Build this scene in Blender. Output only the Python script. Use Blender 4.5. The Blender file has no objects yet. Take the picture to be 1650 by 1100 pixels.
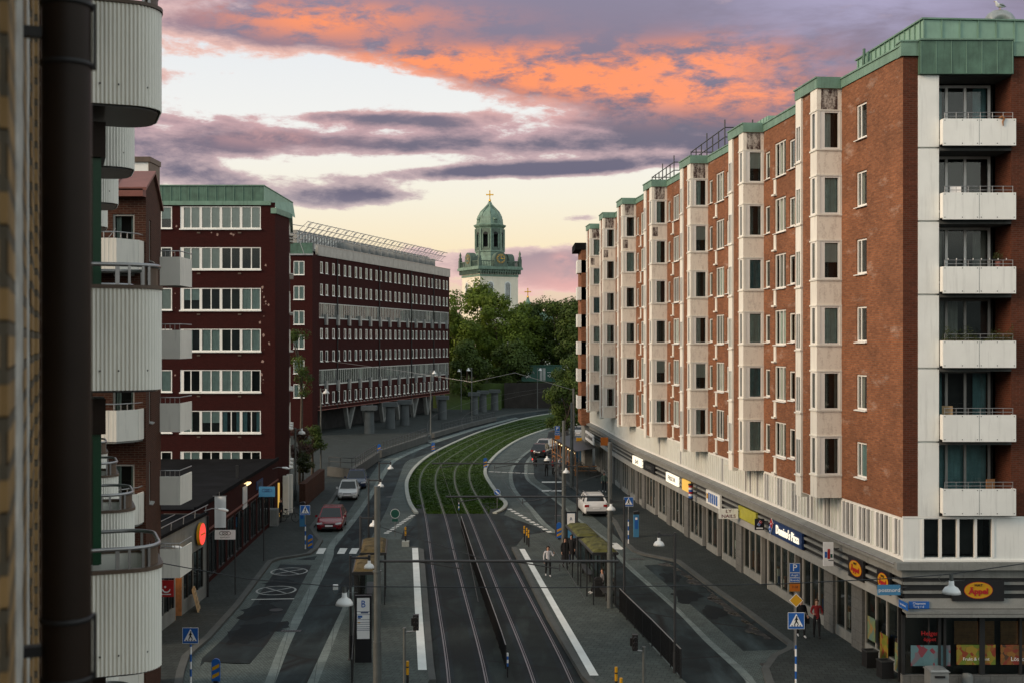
import bpy, bmesh, math, random
from mathutils import Vector, Matrix
RN = random.Random(11)
sc = bpy.context.scene
COL = sc.collection
H = 13.0          # camera height over the street
F = 1925.0        # focal length in photograph pixels

def g(x, y, z=0.0):
    """ground point (height z) seen at a place of the photograph"""
    Y = (H - z) * F / (y - 550.0)
    return ((x - 825.0) * Y / F, Y)

def rad(a): return math.radians(a)

# ------------------------------------------------------------------ mesh builder
class MB:
    def __init__(s, M=None):
        s.v = []; s.f = []; s.m = []; s.s = []; s.M = M
    def add(s, vs, fs, m=0, smooth=False):
        o = len(s.v)
        for p in vs:
            p = Vector(p)
            s.v.append(s.M @ p if s.M else p)
        for f in fs:
            s.f.append([i + o for i in f]); s.m.append(m); s.s.append(smooth)
    def quad(s, a, b, c, d, m=0): s.add([a, b, c, d], [(0, 1, 2, 3)], m)
    def box(s, a, b, m=0):
        x0, y0, z0 = a; x1, y1, z1 = b
        if x0 > x1: x0, x1 = x1, x0
        if y0 > y1: y0, y1 = y1, y0
        if z0 > z1: z0, z1 = z1, z0
        s.add([(x0,y0,z0),(x1,y0,z0),(x1,y1,z0),(x0,y1,z0),(x0,y0,z1),(x1,y0,z1),(x1,y1,z1),(x0,y1,z1)],
              [(3,2,1,0),(4,5,6,7),(0,1,5,4),(1,2,6,5),(2,3,7,6),(3,0,4,7)], m)
    def cbox(s, c, d, m=0):
        s.box((c[0]-d[0]/2, c[1]-d[1]/2, c[2]-d[2]/2), (c[0]+d[0]/2, c[1]+d[1]/2, c[2]+d[2]/2), m)
    def prism(s, pts, z0, z1, m=0, mt=None, bottom=True):
        a = sum(pts[i][0]*pts[(i+1)%len(pts)][1]-pts[(i+1)%len(pts)][0]*pts[i][1] for i in range(len(pts)))
        if a < 0: pts = pts[::-1]
        n = len(pts)
        vs = [(p[0], p[1], z0) for p in pts] + [(p[0], p[1], z1) for p in pts]
        s.add(vs, [(i, (i+1) % n, n+(i+1) % n, n+i) for i in range(n)], m)
        s.add([(p[0], p[1], z1) for p in pts], [tuple(range(n))], m if mt is None else mt)
        if bottom: s.add([(p[0], p[1], z0) for p in pts], [tuple(range(n-1, -1, -1))], m)
    def extr(s, pts, y0, y1, m=0):
        """polygon in x,z pushed along y"""
        n = len(pts)
        vs = [(p[0], y0, p[1]) for p in pts] + [(p[0], y1, p[1]) for p in pts]
        s.add(vs, [tuple(range(n-1, -1, -1)), tuple(range(n, 2*n))] + [(i, (i+1) % n, n+(i+1) % n, n+i) for i in range(n)], m)
    def sheet(s, pts, z, m=0):
        a = sum(pts[i][0]*pts[(i+1)%len(pts)][1]-pts[(i+1)%len(pts)][0]*pts[i][1] for i in range(len(pts)))
        if a < 0: pts = pts[::-1]
        s.add([(p[0], p[1], z) for p in pts], [tuple(range(len(pts)))], m)
    def ribbon(s, A, B, z, m=0, z2=None):
        """strip between two polylines of equal length"""
        n = len(A)
        vs = [(p[0], p[1], z) for p in A] + [(p[0], p[1], z if z2 is None else z2) for p in B]
        s.add(vs, [(i, n+i, n+i+1, i+1) for i in range(n-1)], m)
    def kerb(s, A, B, z0, z1, m=0):
        s.ribbon(A, B, z1, m)
        for L in (A, B):
            n = len(L)
            s.add([(p[0], p[1], z0) for p in L] + [(p[0], p[1], z1) for p in L], [(i, i+1, n+i+1, n+i) for i in range(n-1)], m)
        for i in (0, -1):
            s.add([(A[i][0],A[i][1],z0),(B[i][0],B[i][1],z0),(B[i][0],B[i][1],z1),(A[i][0],A[i][1],z1)], [(0,1,2,3)], m)
    def cyl(s, p0, p1, r0, r1=None, n=10, m=0, caps=True, smooth=True):
        p0 = Vector(p0); p1 = Vector(p1); r1 = r0 if r1 is None else r1
        d = (p1-p0); d.normalize()
        a = Vector((0, 0, 1)) if abs(d.z) < .9 else Vector((1, 0, 0))
        u = d.cross(a); u.normalize(); w = d.cross(u)
        vs = []
        for p, r in ((p0, r0), (p1, r1)):
            for i in range(n):
                t = 2*math.pi*i/n
                vs.append(p + u*(r*math.cos(t)) + w*(r*math.sin(t)))
        s.add(vs, [(i, n+i, n+(i+1) % n, (i+1) % n) for i in range(n)], m, smooth)
        if caps:
            s.add(vs[:n], [tuple(range(n))], m); s.add(vs[n:], [tuple(range(n-1, -1, -1))], m)
    def tube(s, pts, r, n=6, m=0):
        pts = [Vector(p) for p in pts]
        vs = []; N = len(pts)
        for k, p in enumerate(pts):
            d = (pts[min(k+1, N-1)] - pts[max(k-1, 0)]); d.normalize()
            a = Vector((0, 0, 1)) if abs(d.z) < .95 else Vector((1, 0, 0))
            u = d.cross(a); u.normalize(); w = d.cross(u)
            rr = r[k] if isinstance(r, (list, tuple)) else r
            for i in range(n):
                t = 2*math.pi*i/n
                vs.append(p + u*(rr*math.cos(t)) + w*(rr*math.sin(t)))
        fs = []
        for k in range(N-1):
            for i in range(n):
                fs.append((k*n+i, (k+1)*n+i, (k+1)*n+(i+1) % n, k*n+(i+1) % n))
        s.add(vs, fs, m, True)
        s.add(vs[:n], [tuple(range(n))], m); s.add(vs[-n:], [tuple(range(n-1, -1, -1))], m)
    def lathe(s, prof, c=(0, 0, 0), n=16, m=0, smooth=True, a0=0.0):
        vs = []
        for r, z in prof:
            for i in range(n):
                t = 2*math.pi*i/n + a0
                vs.append((c[0]+r*math.cos(t), c[1]+r*math.sin(t), c[2]+z))
        fs = []
        for k in range(len(prof)-1):
            for i in range(n):
                fs.append((k*n+i, k*n+(i+1) % n, (k+1)*n+(i+1) % n, (k+1)*n+i))
        s.add(vs, fs, m, smooth)
        if prof[0][0] > 1e-4: s.add(vs[:n], [tuple(range(n-1, -1, -1))], m)
        if prof[-1][0] > 1e-4: s.add(vs[-n:], [tuple(range(n))], m)
    def wall(s, u0, u1, z0, z1, holes, m=0, dep=.12, back=.45, mr=None, mroom=1):
        """wall in x,z facing -y with real openings, reveals and a dark room behind"""
        U = sorted({u0, u1, *[h[0] for h in holes], *[h[1] for h in holes]})
        Z = sorted({z0, z1, *[h[2] for h in holes], *[h[3] for h in holes]})
        U = [u for u in U if u0-1e-6 <= u <= u1+1e-6]; Z = [z for z in Z if z0-1e-6 <= z <= z1+1e-6]
        for i in range(len(U)-1):
            run = None
            for j in range(len(Z)-1):
                uc = (U[i]+U[i+1])/2; zc = (Z[j]+Z[j+1])/2
                hole = any(h[0] < uc < h[1] and h[2] < zc < h[3] for h in holes)
                if not hole:
                    if run is None: run = Z[j]
                if hole and run is not None:
                    s.quad((U[i],0,run),(U[i+1],0,run),(U[i+1],0,Z[j]),(U[i],0,Z[j]), m); run = None
            if run is not None:
                s.quad((U[i],0,run),(U[i+1],0,run),(U[i+1],0,Z[-1]),(U[i],0,Z[-1]), m)
        mr = m if mr is None else mr
        for a, b, c, d in holes:
            for (y0, y1, mm) in ((0, dep, mr), (dep, back, mroom)):
                s.quad((a,y0,c),(a,y0,d),(a,y1,d),(a,y1,c), mm)
                s.quad((b,y0,d),(b,y0,c),(b,y1,c),(b,y1,d), mm)
                s.quad((a,y0,d),(b,y0,d),(b,y1,d),(a,y1,d), mm)
                s.quad((b,y0,c),(a,y0,c),(a,y1,c),(b,y1,c), mm)
            s.quad((a,back,c),(b,back,c),(b,back,d),(a,back,d), mroom)
    def build(s, name, mats, parent=None, loc=None, rz=0.0, recalc=False):
        me = bpy.data.meshes.new(name)
        me.from_pydata([tuple(p) for p in s.v], [], s.f)
        if not isinstance(mats, (list, tuple)): mats = [mats]
        for mt in mats: me.materials.append(M[mt] if isinstance(mt, str) else mt)
        me.polygons.foreach_set('material_index', s.m)
        me.polygons.foreach_set('use_smooth', s.s)
        if recalc:
            bm = bmesh.new(); bm.from_mesh(me)
            bmesh.ops.recalc_face_normals(bm, faces=bm.faces); bm.to_mesh(me); bm.free()
        uv = me.uv_layers.new(name='UVMap').data
        co = [v.co for v in me.vertices]
        for p in me.polygons:
            n = p.normal
            if abs(n.z) > .75:
                for li in p.loop_indices:
                    c = co[me.loops[li].vertex_index]; uv[li].uv = (c.x, c.y)
            else:
                t = Vector((-n.y, n.x)); t.normalize()
                for li in p.loop_indices:
                    c = co[me.loops[li].vertex_index]; uv[li].uv = (c.x*t.x + c.y*t.y, c.z)
        o = bpy.data.objects.new(name, me); COL.objects.link(o)
        if parent: o.parent = parent
        if loc is not None: o.location = loc
        o.rotation_euler = (0, 0, rz)
        return o

def tag(o, label, cat, group=None, kind=None):
    if label: o['label'] = label
    if cat: o['category'] = cat
    if group: o['group'] = group
    if kind: o['kind'] = kind
    return o
def thing(name, label, cat, loc=(0, 0, 0), rz=0.0, group=None):
    o = bpy.data.objects.new(name, None); COL.objects.link(o)
    o.empty_display_size = .2
    o.location = loc if len(loc) == 3 else (loc[0], loc[1], 0); o.rotation_euler = (0, 0, rz)
    return tag(o, label, cat, group)
def struct(mb, name, mats):
    o = mb.build(name, mats); o['kind'] = 'structure'; return o
KIDS = {}
def copy_tree(o, parent=None, loc=None, rz=None, label=None):
    c = o.copy(); COL.objects.link(c)
    if parent: c.parent = parent
    if loc is not None: c.location = loc if len(loc) == 3 else (loc[0], loc[1], 0)
    if rz is not None: c.rotation_euler = (0, 0, rz)
    if label: c['label'] = label
    for ch in o.children: copy_tree(ch, c)
    return c
def frame(o, rz):
    return Matrix.Translation(Vector((o[0], o[1], o[2] if len(o) > 2 else 0))) @ Matrix.Rotation(rz, 4, 'Z')

def lettering(parent, text, mat, size, loc, rz=0.0, depth=.012, align='CENTER', sx=1.0, name='lettering', bold=0.0, tilt=0.0):
    """letters as a mesh standing in the x,z plane, facing -y"""
    cu = bpy.data.curves.new('letters', 'FONT'); cu.body = text; cu.size = size
    cu.align_x = align; cu.align_y = 'CENTER'; cu.extrude = depth/2; cu.resolution_u = 2; cu.offset = bold
    to = bpy.data.objects.new('letters', cu); COL.objects.link(to)
    dg = bpy.context.evaluated_depsgraph_get()
    me = bpy.data.meshes.new_from_object(to.evaluated_get(dg))
    bpy.data.objects.remove(to); bpy.data.curves.remove(cu)
    me.transform(Matrix.Rotation(rad(90), 4, 'X') @ Matrix.Rotation(tilt, 4, 'Z') @ Matrix.Diagonal((sx, 1, 1, 1)))
    me.materials.clear(); me.materials.append(M[mat])
    o = bpy.data.objects.new(name, me); COL.objects.link(o)
    o.parent = parent; o.location = loc; o.rotation_euler = (0, 0, rz)
    return o

# ------------------------------------------------------------------ materials
M = {}
def new_mat(name):
    m = bpy.data.materials.new(name); m.use_nodes = True
    nt = m.node_tree; b = nt.nodes['Principled BSDF']
    M[name] = m
    return m, nt, b
def nd(nt, t, **kw):
    n = nt.nodes.new(t)
    for k, v in kw.items():
        if k in n.inputs.keys(): n.inputs[k].default_value = v
        else: setattr(n, k, v)
    return n
def rgb(c): return (c[0], c[1], c[2], 1)
def mixrgb(nt, fac, a, b, mode='MIX'):
    n = nt.nodes.new('ShaderNodeMix'); n.data_type = 'RGBA'; n.blend_type = mode
    for sock, val in ((n.inputs[0], fac), (n.inputs[6], a), (n.inputs[7], b)):
        if hasattr(val, 'is_linked'): nt.links.new(val, sock)
        else: sock.default_value = val if not isinstance(val, tuple) or len(val) == 4 else rgb(val)
    return n.outputs[2]
def ramp(nt, src, lo, hi):
    n = nt.nodes.new('ShaderNodeMapRange'); n.inputs[1].default_value = lo; n.inputs[2].default_value = hi
    nt.links.new(src, n.inputs[0]); return n.outputs[0]
def coords(nt, uv=False, scale=(1, 1, 1)):
    tc = nt.nodes.new('ShaderNodeTexCoord'); mp = nt.nodes.new('ShaderNodeMapping'); mp.inputs['Scale'].default_value = scale
    nt.links.new(tc.outputs['UV' if uv else 'Object'], mp.inputs[0]); return mp.outputs[0]
def noise(nt, vec, scale, detail=4, rough=.55):
    n = nd(nt, 'ShaderNodeTexNoise', Scale=scale, Detail=detail, Roughness=rough)
    nt.links.new(vec, n.inputs['Vector']); return n.outputs[0]
def bump(nt, b, h, strength=.3, dist=.01):
    n = nd(nt, 'ShaderNodeBump', Strength=strength, Distance=dist)
    nt.links.new(h, n.inputs['Height']); nt.links.new(n.outputs[0], b.inputs['Normal'])
def plain(name, col, rough=.6, var=.18, scale=2.0, metal=0.0, spec=.4, streak=0.0, fine=0.0, bmp=0.0, dirt=None):
    m, nt, b = new_mat(name)
    b.inputs['Roughness'].default_value = rough; b.inputs['Metallic'].default_value = metal
    b.inputs['Specular IOR Level'].default_value = spec
    v = coords(nt)
    n1 = noise(nt, v, scale, 5)
    c = mixrgb(nt, ramp(nt, n1, .3, .7), tuple(x*(1-var) for x in col), tuple(min(1, x*(1+var)) for x in col))
    if streak:
        n2 = noise(nt, coords(nt, scale=(4, 4, .35)), 1.6, 5, .65)
        c = mixrgb(nt, ramp(nt, n2, .52, .8), c, dirt or tuple(x*(1-streak) for x in col))
    if fine:
        n3 = noise(nt, v, scale*22, 3)
        c = mixrgb(nt, fine, c, n3, 'OVERLAY')
        if bmp: bump(nt, b, n3, bmp, .01)
    nt.links.new(c, b.inputs['Base Color'])
    return m
def brick(name, c1, c2, mortar, bw=.25, bh=.0757, msize=.011, rough=.85, patch=None, bmp=.4, offset=.5, big=.25, pale=.0):
    m, nt, b = new_mat(name)
    b.inputs['Roughness'].default_value = rough; b.inputs['Specular IOR Level'].default_value = .1
    uv = coords(nt, True)
    t = nd(nt, 'ShaderNodeTexBrick', Scale=1.0)
    t.inputs['Color1'].default_value = rgb(c1); t.inputs['Color2'].default_value = rgb(c2); t.inputs['Mortar'].default_value = rgb(mortar)
    t.inputs['Mortar Size'].default_value = msize; t.inputs['Mortar Smooth'].default_value = .3
    t.inputs['Brick Width'].default_value = bw; t.inputs['Row Height'].default_value = bh; t.inputs['Bias'].default_value = 0
    t.offset = offset
    nt.links.new(uv, t.inputs['Vector'])
    c = t.outputs['Color']
    n1 = noise(nt, uv, .45, 7, .68)
    c = mixrgb(nt, ramp(nt, n1, .35, .75), c, mixrgb(nt, big, c, (.02, .02, .02)))
    if pale:
        n3 = noise(nt, coords(nt, True, (.5, 1.3, 1)), .9, 6, .7)
        c = mixrgb(nt, ramp(nt, n3, .58, .78), c, mixrgb(nt, pale, c, (.6, .5, .42)))
    n2 = noise(nt, uv, 9, 3)
    c = mixrgb(nt, .35, c, n2, 'OVERLAY')
    nt.links.new(c, b.inputs['Base Color'])
    if bmp:
        inv = nt.nodes.new('ShaderNodeMath'); inv.operation = 'SUBTRACT'; inv.inputs[0].default_value = 1
        nt.links.new(t.outputs['Fac'], inv.inputs[1]); bump(nt, b, inv.outputs[0], bmp, .012)
    return m
def emit(name, col, strength=1.0, base=None):
    m, nt, b = new_mat(name)
    b.inputs['Base Color'].default_value = rgb(base or tuple(x*.5 for x in col))
    b.inputs['Emission Color'].default_value = rgb(col); b.inputs['Emission Strength'].default_value = strength
    b.inputs['Roughness'].default_value = .4
    return m
def glass(name, tint=(.82, .9, .88), refl=1.0):
    m = bpy.data.materials.new(name); m.use_nodes = True; M[name] = m
    nt = m.node_tree; nt.nodes.remove(nt.nodes['Principled BSDF']); out = nt.nodes['Material Output']
    tr = nd(nt, 'ShaderNodeBsdfTransparent'); tr.inputs[0].default_value = rgb(tint)
    gl = nd(nt, 'ShaderNodeBsdfGlossy'); gl.inputs['Roughness'].default_value = .015; gl.inputs[0].default_value = (.95, 1, .98, 1)
    fr = nd(nt, 'ShaderNodeFresnel', IOR=1.55)
    ad = nd(nt, 'ShaderNodeMath', operation='MULTIPLY_ADD'); ad.inputs[1].default_value = .95*refl; ad.inputs[2].default_value = .0; ad.use_clamp = True
    nt.links.new(fr.outputs[0], ad.inputs[0])
    bp = nd(nt, 'ShaderNodeBump', Strength=.03, Distance=.05); nt.links.new(noise(nt, coords(nt), .9, 2), bp.inputs['Height']); nt.links.new(bp.outputs[0], gl.inputs['Normal'])
    mx = nd(nt, 'ShaderNodeMixShader'); nt.links.new(ad.outputs[0], mx.inputs[0]); nt.links.new(tr.outputs[0], mx.inputs[1]); nt.links.new(gl.outputs[0], mx.inputs[2])
    nt.links.new(mx.outputs[0], out.inputs[0])
    return m

brick('brick_orange', (.34, .135, .064), (.22, .082, .040), (.20, .13, .088), pale=.55, big=.45)
brick('brick_shaded', (.125, .036, .019), (.085, .026, .014), (.11, .06, .042))  # orange house brick again, with the shade of its front put into the colour
brick('brick_brown', (.085, .03, .018), (.055, .02, .013), (.11, .075, .055))
brick('brick_yellow', (.38, .25, .115), (.27, .175, .08), (.13, .11, .08), bmp=.9, msize=.014)
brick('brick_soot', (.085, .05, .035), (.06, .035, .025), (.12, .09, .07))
brick('block_maroon', (.044, .0100, .0088), (.036, .0088, .0078), (.027, .0066, .006), bw=.3, bh=.1, msize=.006, bmp=.2, big=.15)
brick('tile_grey', (.15, .155, .15), (.13, .135, .13), (.09, .09, .09), bw=.6, bh=.45, msize=.01, bmp=.2)
plain('plaster_white', (.76, .75, .68), .8, .08, .6, streak=.25)
plain('panel_white', (.79, .81, .78), .5, .06, .9, streak=.22)
plain('panel_beige', (.76, .71, .62), .75, .12, .8, streak=.25)
def stained(name, col, dirt, lo, hi):
    m, nt, b = new_mat(name); b.inputs['Roughness'].default_value = .85
    n1 = noise(nt, coords(nt, scale=(3, 3, .8)), 1.7, 7, .7); n2 = noise(nt, coords(nt), 14, 4, .6)
    f = ramp(nt, mixrgb(nt, .3, n1, n2), lo, hi); nt.links.new(mixrgb(nt, f, col, dirt), b.inputs['Base Color'])
stained('panel_stained', (.50, .46, .41), (.05, .026, .022), .42, .56)
stained('panel_worn', (.82, .77, .67), (.44, .37, .31), .50, .74)
plain('panel_ribbed', (.56, .59, .53), .55, .1, 1.2, streak=.22)
plain('balcony_metal', (.80, .80, .73), .5, .06, 1.0, streak=.3)
plain('frame_white', (.80, .80, .76), .45, .05, 2)
plain('frame_grey', (.30, .30, .28), .5, .08, 2)
plain('frame_brown', (.10, .07, .05), .5, .15, 3)
plain('frame_dark', (.02, .021, .022), .4, .1, 3)
plain('room', (.025, .026, .026), .9, .4, 1.2)
plain('room_warm', (.07, .05, .035), .9, .4, 1.2)
plain('curtain_sheer', (.46, .54, .50), .9, .12, 3, streak=.3)
plain('curtain_white', (.60, .60, .55), .9, .08, 3, streak=.2)
plain('curtain_grey', (.20, .20, .18), .9, .2, 3, streak=.4)
plain('curtain_teal', (.13, .25, .27), .9, .2, 3, streak=.4)
plain('copper', (.15, .26, .20), .6, .2, 1.3, streak=.45, fine=.15)
plain('copper_pale', (.22, .37, .29), .55, .12, 1.5, streak=.2)
plain('copper_dark', (.075, .15, .11), .6, .3, 1.6, streak=.5, fine=.2)
plain('zinc', (.32, .34, .34), .4, .15, 1.5, metal=.5, streak=.3)
plain('steel', (.34, .34, .34), .35, .12, 4, metal=.7)
plain('steel_dark', (.045, .047, .05), .45, .15, 4, metal=.3)
plain('iron_black', (.012, .012, .013), .5, .2, 4)
plain('pole_grey', (.12, .13, .125), .45, .15, 3, metal=.3)
plain('concrete', (.20, .21, .20), .85, .15, 1.4, streak=.3, fine=.2)
plain('concrete_dark', (.075, .08, .077), .85, .2, 1.2, streak=.4, fine=.2)
plain('concrete_pale', (.27, .275, .26), .85, .12, 1.4, fine=.2)
plain('pipe_brown', (.020, .0125, .0085), .5, .3, 3, spec=.18)
plain('roof_felt', (.012, .0125, .014), .95, .35, .7, spec=.05, fine=.3)
plain('roof_red', (.20, .075, .06), .6, .15, 2)
plain('green_paint', (.004, .055, .022), .4, .1, 2)
plain('gold', (.75, .42, .06), .3, .1, 3, metal=.9)
plain('wood', (.30, .14, .055), .6, .25, 5)
plain('wood_pale', (.42, .30, .17), .75, .2, 6)
plain('black_plastic', (.014, .014, .015), .45, .2, 4)
plain('grey_plastic', (.11, .115, .12), .5, .1, 3)
plain('white_enamel', (.72, .74, .73), .25, .03, 3)
plain('sign_blue', (.018, .105, .38), .35, .05, 3)
plain('sign_white', (.75, .76, .76), .4, .03, 3)
plain('sign_yellow', (.52, .27, .01), .4, .05, 3)
plain('sign_orange', (.48, .13, .012), .4, .05, 3)
plain('sign_red', (.38, .018, .02), .4, .08, 3)
plain('sign_black', (.012, .012, .014), .4, .1, 3)
plain('sign_navy', (.015, .04, .13), .4, .1, 3)
plain('sign_lightblue', (.055, .20, .36), .4, .06, 3)
plain('paint_white', (.62, .63, .60), .7, .16, 3, fine=.35)
plain('rubber', (.015, .015, .015), .8, .2, 5)
glass('window_glass')
glass('shop_glass', (.55, .62, .6), 1.1)
emit('lamp_warm', (1, .72, .35), 2.2)
emit('sign_glow', (1, .90, .70), 1.0)
emit('sign_glow_yellow', (1, .6, .12), .55)
emit('glow_red', (1, .07, .05), 1.0)
emit('tail_red', (1, .03, .02), 3)
plain('sign_green', (.012, .075, .055), .4, .15, 1.0)
plain('sign_yellowgreen', (.34, .33, .04), .5, .15, 3)
plain('sign_maroon', (.14, .02, .03), .5, .1, 3)
plain('pillar_grey', (.075, .088, .092), .85, .15, 1.2, streak=.35, fine=.2)
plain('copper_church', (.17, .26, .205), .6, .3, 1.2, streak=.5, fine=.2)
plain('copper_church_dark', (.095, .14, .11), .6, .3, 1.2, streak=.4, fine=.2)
plain('render_pale', (.40, .39, .35), .9, .35, 14, fine=.5)
plain('flaked', (.30, .20, .17), .9, .3, 3)
emit('lamp_inside', (1, .82, .52), 1.4)
plain('cloth_shop', (.16, .07, .05), .9, .4, 5)
plain('plaster_church', (.84, .78, .65), .85, .08, .5, streak=.2)
plain('strip_white', (.52, .53, .50), .5, .1, 2)
# ------------------------------------------------------------------ camera
cam = bpy.data.cameras.new('camera'); co = bpy.data.objects.new('camera', cam); COL.objects.link(co)
co.location = (0, 0, H); co.rotation_euler = (rad(90), 0, 0)
cam.sensor_width = 36.0; cam.lens = 36.0*F/1650.0; cam.clip_start = .1; cam.clip_end = 6000
cam.dof.use_dof = True; cam.dof.focus_distance = 75.0; cam.dof.aperture_fstop = 5.0
sc.camera = co
sc.view_settings.view_transform = 'Standard'; sc.view_settings.look = 'None'; sc.view_settings.gamma = 1; sc.view_settings.exposure = 0.1

# ------------------------------------------------------------------ world: evening sky with clouds
w = bpy.data.worlds.new('World'); sc.world = w; w.use_nodes = True
nt = w.node_tree; nt.nodes.clear()
out = nt.nodes.new('ShaderNodeOutputWorld'); bg = nt.nodes.new('ShaderNodeBackground'); nt.links.new(bg.outputs[0], out.inputs[0])
tc = nt.nodes.new('ShaderNodeTexCoord'); sep = nt.nodes.new('ShaderNodeSeparateXYZ'); nt.links.new(tc.outputs['Generated'], sep.inputs[0])
DX, DY, DZ = sep.outputs
def mth(op, a, b=None, c=None, clamp=False):
    n = nt.nodes.new('ShaderNodeMath'); n.operation = op; n.use_clamp = clamp
    for i, v in enumerate((a, b, c)):
        if v is None: continue
        if hasattr(v, 'is_linked'): nt.links.new(v, n.inputs[i])
        else: n.inputs[i].default_value = v
    return n.outputs[0]
AZ = mth('MULTIPLY', mth('ARCTAN2', DX, DY), 180/math.pi)        # degrees right of straight ahead
EL = mth('MULTIPLY', mth('ARCSINE', DZ), 180/math.pi)
def sstep(x, a, b):
    n = nt.nodes.new('ShaderNodeMapRange'); n.interpolation_type = 'SMOOTHSTEP'
    n.inputs[1].default_value = a; n.inputs[2].default_value = b; nt.links.new(x, n.inputs[0]); return n.outputs[0]
def cramp(x, stops):
    n = nt.nodes.new('ShaderNodeValToRGB'); e = n.color_ramp.elements
    e[0].position = stops[0][0]; e[0].color = rgb(stops[0][1])
    e[1].position = stops[-1][0]; e[1].color = rgb(stops[-1][1])
    for p, c in stops[1:-1]:
        k = e.new(p); k.color = rgb(c)
    nt.links.new(x, n.inputs[0]); return n.outputs[0]
def wmix(f, a, b, mode='MIX'): return mixrgb(nt, f, a, b, mode)
def comb(x, y, z):
    n = nt.nodes.new('ShaderNodeCombineXYZ')
    for i, v in enumerate((x, y, z)):
        if hasattr(v, 'is_linked'): nt.links.new(v, n.inputs[i])
        else: n.inputs[i].default_value = v
    return n.outputs[0]
# clear sky
e01 = mth('DIVIDE', EL, 40.0, clamp=True)
clear = cramp(e01, [(0, (.72, .50, .45)), (.06, (.86, .66, .50)), (.11, (1.0, .84, .58)), (.17, (.97, .91, .76)), (.24, (.95, .94, .90)), (.33, (.87, .89, .91)), (.42, (.56, .62, .78)), (1, (.34, .42, .58))])
nish = nt.nodes.new('ShaderNodeTexSky'); nish.sky_type = 'NISHITA'; nish.sun_disc = False
nish.sun_elevation = rad(4); nish.sun_rotation = rad(-38)
nsk = wmix(1.0, nish.outputs[0], (.10, .10, .10), 'MULTIPLY')
clear = wmix(.12, clear, nsk)
# cloud fields in azimuth / elevation
def nz(vec, scale, detail=6, rough=.6, dist=0.0):
    n = nd(nt, 'ShaderNodeTexNoise', Scale=scale, Detail=detail, Roughness=rough, Distortion=dist)
    nt.links.new(vec, n.inputs['Vector']); return n.outputs[0]
q = comb(mth('MULTIPLY', AZ, .11), mth('MULTIPLY', mth('ADD', EL, mth('MULTIPLY', AZ, .06)), .42), 3.7)
n1 = nz(q, 1.0, 7, .6, .4)
q2 = comb(mth('MULTIPLY', AZ, .34), mth('MULTIPLY', EL, .85), 9.1)
n2 = nz(q2, 1.0, 6, .62, .3)
q3 = comb(mth('MULTIPLY', AZ, .8), mth('MULTIPLY', EL, 2.1), 5.3)
n3 = nz(q3, 1.0, 6, .65, .2)
nn = mth('ADD', mth('ADD', mth('MULTIPLY', n1, .52), mth('MULTIPLY', n2, .30)), mth('MULTIPLY', n3, .18))
def blob(a, e, sa, se, amp, tilt=0.0):
    da = mth('DIVIDE', mth('SUBTRACT', AZ, a), sa)
    ee = mth('SUBTRACT', mth('SUBTRACT', EL, e), mth('MULTIPLY', mth('SUBTRACT', AZ, a), tilt))
    de = mth('DIVIDE', ee, se)
    r2 = mth('ADD', mth('MULTIPLY', da, da), mth('MULTIPLY', de, de))
    return mth('MULTIPLY', mth('EXPONENT', mth('MULTIPLY', r2, -1.0)), amp)
def total(bs):
    t = bs[0]
    for b in bs[1:]: t = mth('ADD', t, b)
    return t
# photograph: azimuth = atan((x-825)/1925), elevation = atan((550-y)/1925)
dens = total([
    blob(8, 11.9, 6.5, .8, .55, -.04), blob(-2.5, 13.0, 4.5, .75, .75, -.10), blob(2.5, 12.0, 4, .8, .6, -.05), blob(-9.5, 14.0, 4, .5, .4, -.05), blob(-16, 12.2, 3, .35, .35, .05),
    blob(1, 15.4, 16, 1.7, 1.0, .0), blob(5, 13.4, 8, 1.4, .85, -.03), blob(13, 12.6, 9, 2.1, .85, -.05), blob(-11, 14.6, 6, 1.2, .65, 0), blob(24, 13, 8, 4, .9),
    blob(-1, 9.3, 11, .55, .85, .0), blob(-13, 9.4, 4.5, 1.0, .7), blob(7, 10.6, 6, .8, .65, .06), blob(12, 9.6, 7, 1.5, .6), blob(-7, 10.5, 4, .35, .55), blob(1, 8.15, 6.5, .38, .95, .04), blob(-3, 10.4, 3, .5, .5),
    blob(-8, 6.8, 4.3, .7, 1.0, .03), blob(-14, 7.6, 3, .6, .45, -.05), blob(-3, 8.1, 3.0, .35, .38, .05), blob(4, 8.3, 3.2, .35, .45, .03), blob(3.1, 5.85, 1.3, .24, .62, .04),
    blob(-1, 3.6, 6.5, 1.0, .75, -.06), blob(2.8, 3.3, 3.2, 1.2, .7, 0), blob(-20, 9, 6, 6, .5), blob(0, 25, 60, 7, .55), blob(100, 16, 60, 12, .55), blob(-110, 20, 60, 12, .5), blob(180, 20, 60, 12, .5), blob(-180, 20, 60, 12, .5)])
cl = mth('ADD', dens, mth('MULTIPLY', mth('SUBTRACT', nn, .5), 2.7))
mask = sstep(cl, .34, .56)
core = sstep(cl, .44, 1.0)
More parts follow.
